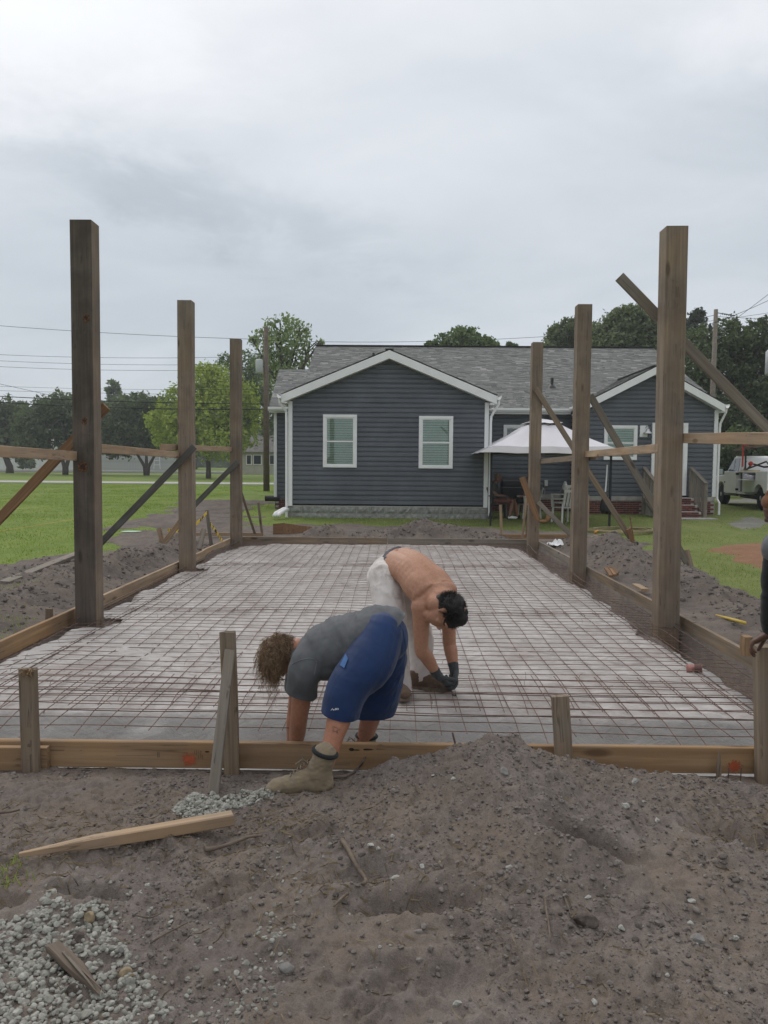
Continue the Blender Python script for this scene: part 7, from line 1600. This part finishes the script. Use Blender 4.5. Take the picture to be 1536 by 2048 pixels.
for y, x in ((3.72, 2.34), (3.98, 2.50)): boot(TC, (x + .07, y, .05), (x - .20, y, .05), (x + .005, y, .2), mat='boot_dk', shaft_r=.055)
# ---------- two seated persons under the canopy ------------------------------------------
def seated(label, x, y, rz, shirt, pants, skin, hairm, seed, shoes):
    t = thing('person', (x, y, zg), label, 'person', 'people sitting under the canopy'); z0 = zg; c, s_ = math.cos(rz), math.sin(rz)
    Q = lambda f_, l_, u_: Vector((x + c * f_ - s_ * l_, y + s_ * f_ + c * l_, z0 + u_))
    lt = Q(0, 1, 0) - Q(0, 0, 0); mb = MB(); pel = Q(-.08, 0, .55); che = Q(-.12, 0, .90); upc = Q(-.09, 0, 1.04)
    loft(mb, [pel, Q(-.12, 0, .72), che, upc], [.16, .15, .17, .13], [.12, .12, .115, .08], lt, 18, 5)
    for l_ in (-1, 1):
        loft(mb, [Q(-.05, .10 * l_, .52), Q(.38, .14 * l_, .53), Q(.43, .14 * l_, .46), Q(.40, .13 * l_, .28), Q(.36, .13 * l_, .08)], [.085, .065, .06, .055, .04], None, lt, 12, 4)
        loft(mb, [Q(-.1, .19 * l_, .98), Q(-.05, .25 * l_, .72), Q(.18, .17 * l_, .66)], [.058, .046, .032], None, lt, 12, 5); hand(mb, Q(.19, .16 * l_, .655), Q(1, -.3 * l_, -.1) - Q(0, 0, 0), (0, 0, -1), Q(0, -l_, 0) - Q(0, 0, 0), .4)
    hd = head(mb, Q(-.01, 0, 1.20), (0, 0, 1), Q(1, 0, -.2) - Q(0, 0, 0), 1.0, upc); fuse(mb, 'body', skin, t, .010, 2)
    mb = MB(); skullcap(mb, hd, 1.05); fuse(mb, 'hair', hairm, t, .01, 1)
    mb = MB(); loft(mb, [Q(-.07, 0, .50), Q(-.11, 0, .72), che, Q(-.10, 0, 1.02)], [.18, .175, .19, .12], [.145, .15, .135, .09], lt, 18, 5)
    for l_ in (-1, 1): loft(mb, [Q(-.1, .17 * l_, .98), Q(-.08, .22 * l_, .82)], [.075, .066], None, lt, 12, 4)
    fuse(mb, 'shirt', shirt, t, .011, 3, wr_noise(9, .005, (1, 1, 1), seed))
    mb = MB(); loft(mb, [Q(-.1, 0, .53), Q(.0, 0, .53)], [.18, .18], [.11, .10], lt, 16, 4)
    for l_ in (-1, 1): loft(mb, [Q(-.05, .10 * l_, .53), Q(.36, .14 * l_, .53)], [.10, .088], None, lt, 14, 4)
    fuse(mb, 'shorts', pants, t, .011, 3, wr_noise(9, .005, (1, 1, 1), seed + 1))
    for l_ in (-1, 1): mb = MB(); loft(mb, [Q(.31, .13 * l_, .05), Q(.42, .13 * l_, .05), Q(.54, .14 * l_, .035)], [.04, .045, .04], [.045, .04, .025], lt, 12, 4); fuse(mb, 'shoe', shoes, t, .008, 2)
    return t
seated('person in grey shirt and reddish shorts sitting under the left of the canopy', 3.02, 22.42, R(-14), mat_cloth('dim_grey', (.07, .07, .07)), mat_cloth('rust_shorts', (.13, .055, .04)), M['skin_d'], mat_plain('balding_grey', (.25, .16, .12), .7), 41, M['white_paint'])  # skin and clothes coloured darker to stand in for the canopy's shade
seated('person in dark green shirt sitting half hidden by the far right post', 3.98, 22.62, R(180 - 6), mat_cloth('green_shirt', (.045, .085, .06)), M['black_cloth'], M['skin_a'], M['hair_dark'], 45, M['black'])
# ------------------------------------------------------------------ stones, clods, sticks on the foreground dirt
def ico_variants(k, sub, amp, seed):
    out = []
    for i in range(k):
        bm = bmesh.new(); bmesh.ops.create_icosphere(bm, subdivisions=sub, radius=1.0); g = np.random.default_rng(seed + i)
        V = np.array([v.co for v in bm.verts]); F_ = np.array([[v.index for v in f.verts] for f in bm.faces]); bm.free()
        for q in range(9):
            d = g.normal(0, 1, 3); d /= np.linalg.norm(d); h = g.uniform(.55, .9); dd = V @ d; V = V - np.where(dd > h, dd - h, 0)[:, None] * d
        V = V * (1 + amp * g.normal(0, 1, (len(V), 1))) * g.uniform(.65, 1.15, 3); out.append((V, F_))
    return out
ICO1 = ico_variants(14, 2, .03, 5); ICO0 = ico_variants(14, 1, .10, 77)
def scatter(name, pos, size, mat, var, label=None, cat=None, icos=ICO1, flat=.75, seed=1, kind='stuff'):
    g = np.random.default_rng(seed); VS, FS, AS = [], [], []; n0 = 0
    for p, s_, vr in zip(pos, size, var):
        V, F_ = icos[int(g.integers(len(icos)))]; q = Quaternion(g.normal(0, 1, 4)); q.normalize(); Rm = np.array(q.to_matrix()); W = (V @ Rm.T) * s_; W[:, 2] *= flat
        VS.append(W + p); FS.append(F_ + n0); AS.append(np.full(len(V), vr)); n0 += len(V)
    o = fast(name, np.concatenate(VS), np.concatenate(FS), mat, attr={'var': np.concatenate(AS)}, loc=(0, 0, 0)); return tag(o, label, cat, None, kind)
M['stone'] = mat_attr('pale_gravel', (.20, .193, .165), (.41, .40, .355), .95, .15, nscale=60)
M['clod'] = mat_attr('soil_clod', (.115, .098, .088), (.235, .205, .185), .95, .1, nscale=70)
def sz(x, y):
    z, _ = soil_z(np.asarray(x, float), np.asarray(y, float)); return z
def in_px(n, poly, seed, soft=.0):
    g = np.random.default_rng(seed); P_ = [gp(*q) for q in poly]; x0, x1 = min(p[0] for p in P_), max(p[0] for p in P_); y0, y1 = min(p[1] for p in P_), max(p[1] for p in P_)
    x, y = g.uniform(x0, x1, n), g.uniform(y0, y1, n); s_ = poly_sd(x, y, P_) + .12 * soft * fbm(x, y, 7, 3, seed); k = s_ > 0; return x[k], y[k], s_[k], g
pos, size, var = [], [], []
for poly, n, smin, smax, lay, sd_ in [([(-90, 1850), (20, 1815), (110, 1770), (200, 1800), (250, 1850), (300, 1905), (290, 1985), (330, 2075), (-90, 2090)], 3300, .0075, .0135, .006, 1),
                                ([(332, 1645), (352, 1605), (395, 1580), (470, 1572), (545, 1568), (545, 1596), (470, 1606), (420, 1622), (385, 1640)], 2200, .007, .015, .02, 2)]:
    x, y, s_, g = in_px(n, poly, sd_, 1.0); z = sz(x, y) + g.uniform(0, 1, len(x)) * lay * np.clip(s_ / .05, .2, 1)
    pos += list(np.stack([x, y, z], 1)); size += list(g.uniform(smin, smax, len(x)) * (1 + .5 * (g.uniform(0, 1, len(x)) > .9))); var += list(np.clip(g.normal(.55, .25, len(x)), 0, 1))
for poly, n, sd_ in [([(60, 1770), (180, 1725), (330, 1760), (430, 1850), (520, 1900), (420, 2060), (300, 2060), (200, 1830)], 330, 3), ([(490, 1850), (560, 1800), (590, 1840), (570, 1950), (500, 2040), (420, 2060), (450, 1930)], 170, 4), ([(210, 1735), (290, 1705), (300, 1740), (180, 1790)], 40, 5), ([(0, 1600), (760, 1600), (1536, 1700), (1536, 2060), (0, 2060)], 260, 6), ([(500, 1700), (600, 1690), (600, 1850), (520, 1850)], 30, 7)]:
    x, y, s_, g = in_px(n, poly, sd_, 1.0); z = sz(x, y) + .001
    pos += list(np.stack([x, y, z], 1)); size += list(g.uniform(.005, .0125, len(x)) * (.6 if sd_ == 6 else 1)); var += list(np.clip(g.normal(.4, .25, len(x)), 0, 1))
scatter('gravel', pos, size, M['stone'], var, 'pale grey gravel spilled over the foreground dirt', 'gravel', ICO1, .8, 3)
# clods of soil
g = np.random.default_rng(21); pos, size, var = [], [], []
x = g.uniform(-2.4, 2.4, 42000); y = g.uniform(1.9, 3.96, 42000); dn = fbm(x, y, 2.2, 3, 91) + .25 * np.exp(-((x - .7) / .8) ** 2); k = (dn > .0) | (g.uniform(0, 1, len(x)) < .12); x, y = x[k], y[k]
z = sz(x, y); s_ = .0022 + .011 * g.uniform(0, 1, len(x)) ** 7 + .0018 * g.uniform(0, 1, len(x)); pos = np.stack([x, y, z + s_ * .2], 1)
scatter('dirt_clods', pos, s_, M['clod'], np.clip(g.normal(.5, .25, len(x)), 0, 1), 'loose crumbs and clods of grey brown soil', 'soil clods', ICO0, .75, 5)
xb = np.concatenate([g.normal(1.1, .55, 170), g.normal(.1, .5, 90), g.uniform(-1.6, 2.0, 70)]); yb = np.concatenate([g.normal(2.75, .28, 170), g.normal(2.6, .25, 90), g.uniform(2.1, 3.8, 70)]); kk = (yb > 1.9) & (yb < 3.8); xb, yb = xb[kk], yb[kk]
sb = g.uniform(.006, .013, len(xb)) + .012 * g.uniform(0, 1, len(xb)) ** 6
scatter('dirt_clods', np.stack([xb, yb, sz(xb, yb) + .002], 1), sb, M['clod'], np.clip(g.normal(.45, .25, len(xb)), 0, 1), 'bigger crumbly clods of soil strewn on the lower mound', 'soil clods', ICO1, .65, 15)
x, y, v_ = [], [], []
for (cx_, cy_, sx_, sy_, h_) in MOUNDS:
    n = int(700 * max(sx_, sy_)); x += list(g.normal(cx_, sx_ * .8, n)); y += list(g.normal(cy_, sy_ * .8, n))
x, y = np.array(x), np.array(y); k = ~((x > XL - .12) & (x < XR + .12) & (y > 3.8) & (y < YB + .12)); x, y = x[k], y[k]; z = sz(x, y); s_ = .008 + .035 * g.uniform(0, 1, len(x)) ** 5
scatter('dirt_clods', np.stack([x, y, z], 1), s_, M['clod'], np.clip(g.normal(.5, .3, len(x)), 0, 1), 'dark lumps of dug soil on the spoil heaps round the slab', 'soil clods', ICO0, .75, 6)
# white rubble pieces on the mound (each its own)
M['rubble'] = mat_plain('white_rubble', (.42, .415, .375), .95, .15, .25, 60, bmp=.5)
WHITE = [(874, 1612, 9), (920, 1616, 8), (866, 1551, 5), (907, 1558, 8), (970, 1504, 6), (1026, 1538, 10), (1270, 1562, 10), (1250, 1611, 10), (1286, 1604, 7), (1267, 1709, 9), (1264, 1758, 10), (1164, 1640, 6), (1315, 1641, 7), (785, 1672, 7), (880, 1724, 6), (794, 1718, 7), (1176, 1794, 8), (1243, 1855, 12), (1383, 1802, 10), (1381, 1847, 9), (1471, 1876, 8), (1190, 2005, 10), (913, 2007, 11), (845, 1733, 8), (789, 1757, 12), (760, 1893, 7), (742, 1690, 10), (757, 1697, 8), (1210, 1779, 8), (1017, 1735, 8), (967, 1718, 5), (1335, 1950, 6), (1112, 1545, 6)]
RB = []; RBALL = []
for i, (px, py, r_) in enumerate(WHITE):
    p = G(px, py, .05)
    for _ in range(4): p = G(px, py, float(sz([p.x], [p.y])[0]) + .004)
    V, F_ = ico_variants(1, 2, .12, 300 + i)[0] if i < 8 else (None, None)
    sc_ = r_ * p.y / F * 1.0
    if V is not None:
        o = fast('rubble_piece', V, F_, M['rubble'], loc=(0, 0, 0)); RB.append(o)
    else:
        o = RB[i % 8].copy(); COL.objects.link(o)
    RBALL.append(o); o.location = p; o.scale = (sc_, sc_ * .8, sc_ * .62); o.rotation_euler = (random.uniform(-.4, .4), random.uniform(-.4, .4), random.uniform(0, 6.28))
    tag(o, 'small white rubble piece half sunk in the foreground dirt', 'rubble', 'white rubble pieces scattered on the dirt mound')
ORD = ['first', 'second', 'third', 'fourth', 'fifth', 'sixth', 'seventh', 'eighth', 'ninth', 'tenth', 'eleventh', 'twelfth', 'thirteenth']
BANDS = [(0, 1575, 'on the crest of the dirt mound'), (1575, 1668, 'on the upper slope of the dirt mound'), (1668, 1750, 'across the middle of the dirt mound'), (1750, 1825, 'along the lower slope of the dirt mound'), (1825, 3000, 'near the foot of the dirt mound')]
rbs = RBALL
for (y0, y1, w_) in BANDS:
    mem = sorted([(WHITE[i][0], o) for i, o in enumerate(rbs) if y0 <= WHITE[i][1] < y1], key=lambda q: q[0])
    for k, (x_, o) in enumerate(mem): o['label'] = 'small white rubble piece %s, %s from the left' % (w_, ORD[k])
def rock(px, py, w_, h_, mat, label, seed, cat='stone', name='stone'):
    p = G(px, py, .04)
    for _ in range(4): p = G(px, py, float(sz([p.x], [p.y])[0]) + .005)
    V, F_ = ico_variants(1, 3, .012, seed)[0]; k = p.y / F; o = fast(name, V * np.array([w_ * k, w_ * k * .8, h_ * k * 1.1]), F_, mat, loc=(0, 0, 0)); o.location = p; o.rotation_euler = (0, .1, random.uniform(-.4, .4)); return tag(o, label, cat)
mtan = mat_plain('tan_stone', (.30, .235, .15), .95, .15, .2, 30, bmp=.4); mdk = mat_plain('dark_clod', (.11, .09, .078), .95, .1, .25, 40, bmp=.6); mgr_ = mat_plain('grey_stone', (.22, .21, .195), .95, .15, .2, 30, bmp=.4)
rock(179, 1835, 14, 13, mtan, 'tan stone above the gravel, beside the splintered wood', 401); rock(252, 1950, 15, 13, mtan, 'flat tan stone right of the gravel patch', 402); rock(158, 1880, 15, 17, mdk, 'dark earth lump behind the splintered wood on the gravel', 403, 'earth lump', 'earth_lump'); rock(146, 1980, 19, 13, mdk, 'dark earth lump lying on the gravel near the bottom left', 404, 'earth lump', 'earth_lump')
rock(571, 1938, 17, 12, mgr_, 'rounded grey stone below the middle of the foreground', 405); rock(1395, 1878, 20, 10, mgr_, 'flat brownish grey stone at the lower right of the mound', 406); rock(1008, 1546, 15, 11, mgr_, 'flat grey stone near the peak of the mound', 407); rock(240, 1901, 10, 9, mgr_, 'smooth grey pebble right of the gravel patch', 408); rock(1172, 1842, 25, 15, mdk, 'large dark earth lump under the hollow in the mound', 409, 'earth lump', 'earth_lump'); rock(855, 1507, 9, 7, mdk, 'dark earth lump on the left shoulder of the mound', 410, 'earth lump', 'earth_lump'); rock(660, 1690, 7, 5, mgr_, 'small grey stone beside the straight short stick', 411)
# sticks
M['stick'] = mat_wood('dry_stick', (.16, .125, .095), (.08, .06, .045), knots=False); M['root'] = mat_wood('pale_root', (.20, .165, .13), (.11, .085, .07), knots=False)
def stick(pxs, r, label, mat='stick', cat='stick', name='stick', lift=.018, branch=None):
    def at(q):
        p = G(q[0], q[1], .05)
        for _ in range(4): p = G(q[0], q[1], float(sz([p.x], [p.y])[0]) + lift)
        if len(q) > 2: p = U(q[0], q[1], q[2])
        return p
    P_ = crom([at(q) for q in pxs], 4); n = len(P_); mb = MB(); mb.tube(P_, [r * (1 - .45 * i / (n - 1)) * (1 + random.uniform(-.1, .1)) for i in range(n)], 8)
    if branch: B_ = crom([at(q) for q in branch], 4); mb.tube(B_, [r * .7 * (1 - .5 * i / (len(B_) - 1)) for i in range(len(B_))], 7)
    return mb.build(name, M[mat], None, True, label=label, cat=cat)
stick([(684, 1680), (697, 1700), (712, 1730), (730, 1757), (734, 1772)], .011, 'forked brown stick lying down the middle of the foreground', branch=[(731, 1764), (710, 1778), (688, 1792), (668, 1812)])
stick([(411, 1699), (428, 1697), (460, 1688), (497, 1674), (524, 1671)], .010, 'short brown stick left of the forked stick', branch=[(414, 1699), (408, 1688)])
stick([(650, 1556), (690, 1552), (712, 1540), (728, 1520), (733, 1508)], .009, 'pale root lying behind the boot against the front board', 'root', 'root', 'root', branch=[(712, 1540), (735, 1530), (738, 1500)])
stick([(1090, 1795), (1093, 1822), (1098, 1852), (1101, 1882)], .0045, 'thin upright twig on the dark side of the mound')
stick([(1128, 1792), (1136, 1812), (1142, 1830)], .004, 'second thin twig right of the upright twig'); stick([(300, 1886), (330, 1868), (375, 1845)], .0045, 'thin twig slanting over the soil right of the gravel'); stick([(468, 1955), (476, 1975), (485, 1990)], .004, 'short pale twig near the bottom middle'); stick([(272, 1830), (300, 1835), (322, 1826)], .004, 'short dark twig above the gravel edge')
stick([(0, 1625), (20, 1624), (40, 1619)], .007, 'dark twig at the left edge of the dirt'); stick([(455, 1595), (500, 1590), (545, 1600)], .005, 'dark twig pointing at the toe of the boot'); stick([(1254, 1700), (1275, 1696), (1290, 1692)], .005, 'short grey twig high on the right of the mound'); stick([(830, 1568), (834, 1578), (838, 1586)], .006, 'dark twig stub sticking out of the mound'); stick([(1205, 1880), (1216, 1862), (1222, 1842)], .003, 'wispy twig low on the mound'); stick([(136, 1743), (148, 1757), (158, 1774)], .003, 'thin straight twig left of the white chips')
mb = MB(); mb.tube([U(917, 1515, 3.9), U(911, 1490, 3.93), U(905, 1465, 3.95)], .005, 6); mb.build('rebar_pin', M['rebar'], None, label='thin steel pin standing at the front board left of the mound peak', cat='steel pin')
for (x_, lb) in ((1455, 'left'), (1480, 'right')):
    mb = MB(); a = U(x_, 1570, 3.9); mb.tube([a, a + Vector((.004, .0, .09))], .003, 5); mb.build('wire_pin', M['rebar'], None, label='short thin steel pin under the red paint mark, %s of two' % lb, cat='steel pin')
# splintered wood on the gravel
def chunk(pa, pb, w_, label):
    a = G(*pa, .05); b = G(*pb, .05); a.z = float(sz([a.x], [a.y])[0]) + .03; b.z = float(sz([b.x], [b.y])[0]) + .025
    x = (b - a); t = thing('splintered_wood', a, label, 'wood')
    beam('wood_core', a, b, w_, w_ * .55, M['stick'], t, chip=.012, point=.75, bow=.006)
    for i in range(5):
        o = Vector((random.uniform(-1, 1) * w_ * .35, random.uniform(-1, 1) * w_ * .2, .004 + random.uniform(0, w_ * .3))); beam('splinter', a + o + x * random.uniform(0, .3), a + o + x * random.uniform(.75, 1.12), w_ * .18, w_ * .12, M['stick' if i % 2 else 'grey_wood'], t, point=.8, chip=.006, bev=.001)
chunk((108, 1876), (196, 1962), .045, 'rotten splintered piece of wood lying on the gravel')
# dead grass wisps and roots in the dirt
g = np.random.default_rng(8); V, F_, var = [], [], []
for i in range(1700):
    c = [(-1.55, 2.9, .25), (-1.3, 3.2, .35), (-.55, 3.15, .25), (.3, 2.3, .7), (1.7, 3.2, .3), (-.2, 2.75, .3)][int(g.integers(6))]; x, y = c[0] + g.normal(0, c[2]), c[1] + g.normal(0, c[2] * .5)
    if not (1.9 < y < 3.9): continue
    z = float(gz(y)); a = g.uniform(0, 6.28); L_ = g.uniform(.02, .07); w_ = .0011; p0 = np.array([x, y, 0]); d = np.array([math.cos(a), math.sin(a), 0]); s_ = np.array([-d[1], d[0], 0]) * w_
    V += [p0 - s_, p0 + s_, p0 + d * L_ * .5 + s_, p0 + d * L_ * .5 - s_, p0 + d * L_ + s_ * .3, p0 + d * L_ - s_ * .3]; n0 = len(V) - 6; F_ += [(n0, n0+1, n0+2, n0+3), (n0+3, n0+2, n0+4, n0+5)]; var += [g.uniform(0, 1)] * 6
V = np.array(V); V[:, 2] = sz(V[:, 0], V[:, 1]) + .004 + g.uniform(0, .008, len(V))
M['straw'] = mat_attr('dead_grass', (.10, .08, .05), (.26, .20, .12), .9, .1)
tag(fast('dead_grass', V, np.array(F_), M['straw'], attr={'var': var}, loc=(0, 0, 0)), 'wisps of dead grass and rootlets lying in the foreground dirt', 'grass', kind='stuff')
# tread print of a boot pressed into the soil is part of the ground relief; small weeds at the left
V, F_, var = [], [], []
for (px, py, n, r_) in [(20, 1255, 160, .25), (5, 1285, 120, .2), (35, 1180, 120, .3), (1100, 1098, 60, .3), (8, 1745, 40, .06)]:
    c = G(px, py, .03)
    for i in range(n):
        x, y = c.x + g.normal(0, r_), c.y + g.normal(0, r_); z = 0; a = g.uniform(0, 6.28); h = g.uniform(.02, .06); V += [(x, y, 0), (x + .006, y, 0), (x + math.cos(a) * h * .5, y + math.sin(a) * h * .5, h)]; F_.append((len(V) - 3, len(V) - 2, len(V) - 1)); var += [g.uniform(0, 1)] * 3
V = np.array(V); hz = V[:, 2].copy(); V[:, 2] = sz(V[:, 0], V[:, 1]) + hz; k3 = np.array(F_); ok = ~((V[k3[:, 0], 0] > XL - .1) & (V[k3[:, 0], 1] > 3.9)) | (V[k3[:, 0], 1] > 15.5)
tag(fast('weeds', V, k3[ok], M['blade'], attr={'var': var}, loc=(0, 0, 0)), 'small green weeds sprouting in the soil at the left', 'weeds', kind='stuff')

# ------------------------------------------------------------------ thin moist air over the whole place
mt, t, b = mat_new('air'); t.nodes.remove(b); out = [n for n in t.nodes if n.type == 'OUTPUT_MATERIAL'][0]
pv = nd(t, 'ShaderNodeVolumePrincipled'); pv.inputs['Color'].default_value = (.95, .97, 1, 1); pv.inputs['Density'].default_value = .0009; pv.inputs['Anisotropy'].default_value = 0.0
t.links.new(pv.outputs[0], out.inputs['Volume'])
mb = MB(); mb.box(-1600, 1700, -700, 1700, -1.5, 20.0); hz_ = mb.build('haze', mt, None, kind='stuff', loc=(0, 0, 0))

# knots and a faint mill stamp on the front board
mk = mat_plain('dark_knot', (.045, .03, .02), .8, .2, .3, 40); mst = mat_plain('mill_stamp_ink', (.10, .07, .045), .8, .1)
def onboard(px, py): p = U(px, py, 3.998); return Vector((p.x, 3.9992, p.z))
def blotch(px, py, rx, rz, name, mat):
    c = onboard(px, py); q = [(c.x + rx * math.cos(a) * random.uniform(.8, 1.15), c.y, c.z + rz * math.sin(a) * random.uniform(.8, 1.15)) for a in np.linspace(0, 6.0, 14)]
    MB().add(q, [tuple(range(14))]).build(name, mat, FB)
blotch(703, 1501, .014, .010, 'knot', mk); blotch(712, 1502, .022, .0035, 'knot', mk); blotch(736, 1501, .028, .005, 'knot', mk); blotch(414, 1505, .014, .004, 'knot', mk)
mb = MB()
for (x0, y0, x1, y1) in [(389, 1502, 389, 1510), (393, 1502, 393, 1512), (397, 1503, 397, 1509), (397, 1512, 397, 1520), (400, 1504, 403, 1504), (401.5, 1504, 401.5, 1518), (405, 1511, 405, 1520), (315, 1505, 315, 1516), (318, 1505, 318, 1516)]:
    mb.beam(onboard(x0, y0), onboard(x1, y1 + .01), .0022, .0004, (0, 1, 0))
mb.build('mill_stamp', mst, FB)
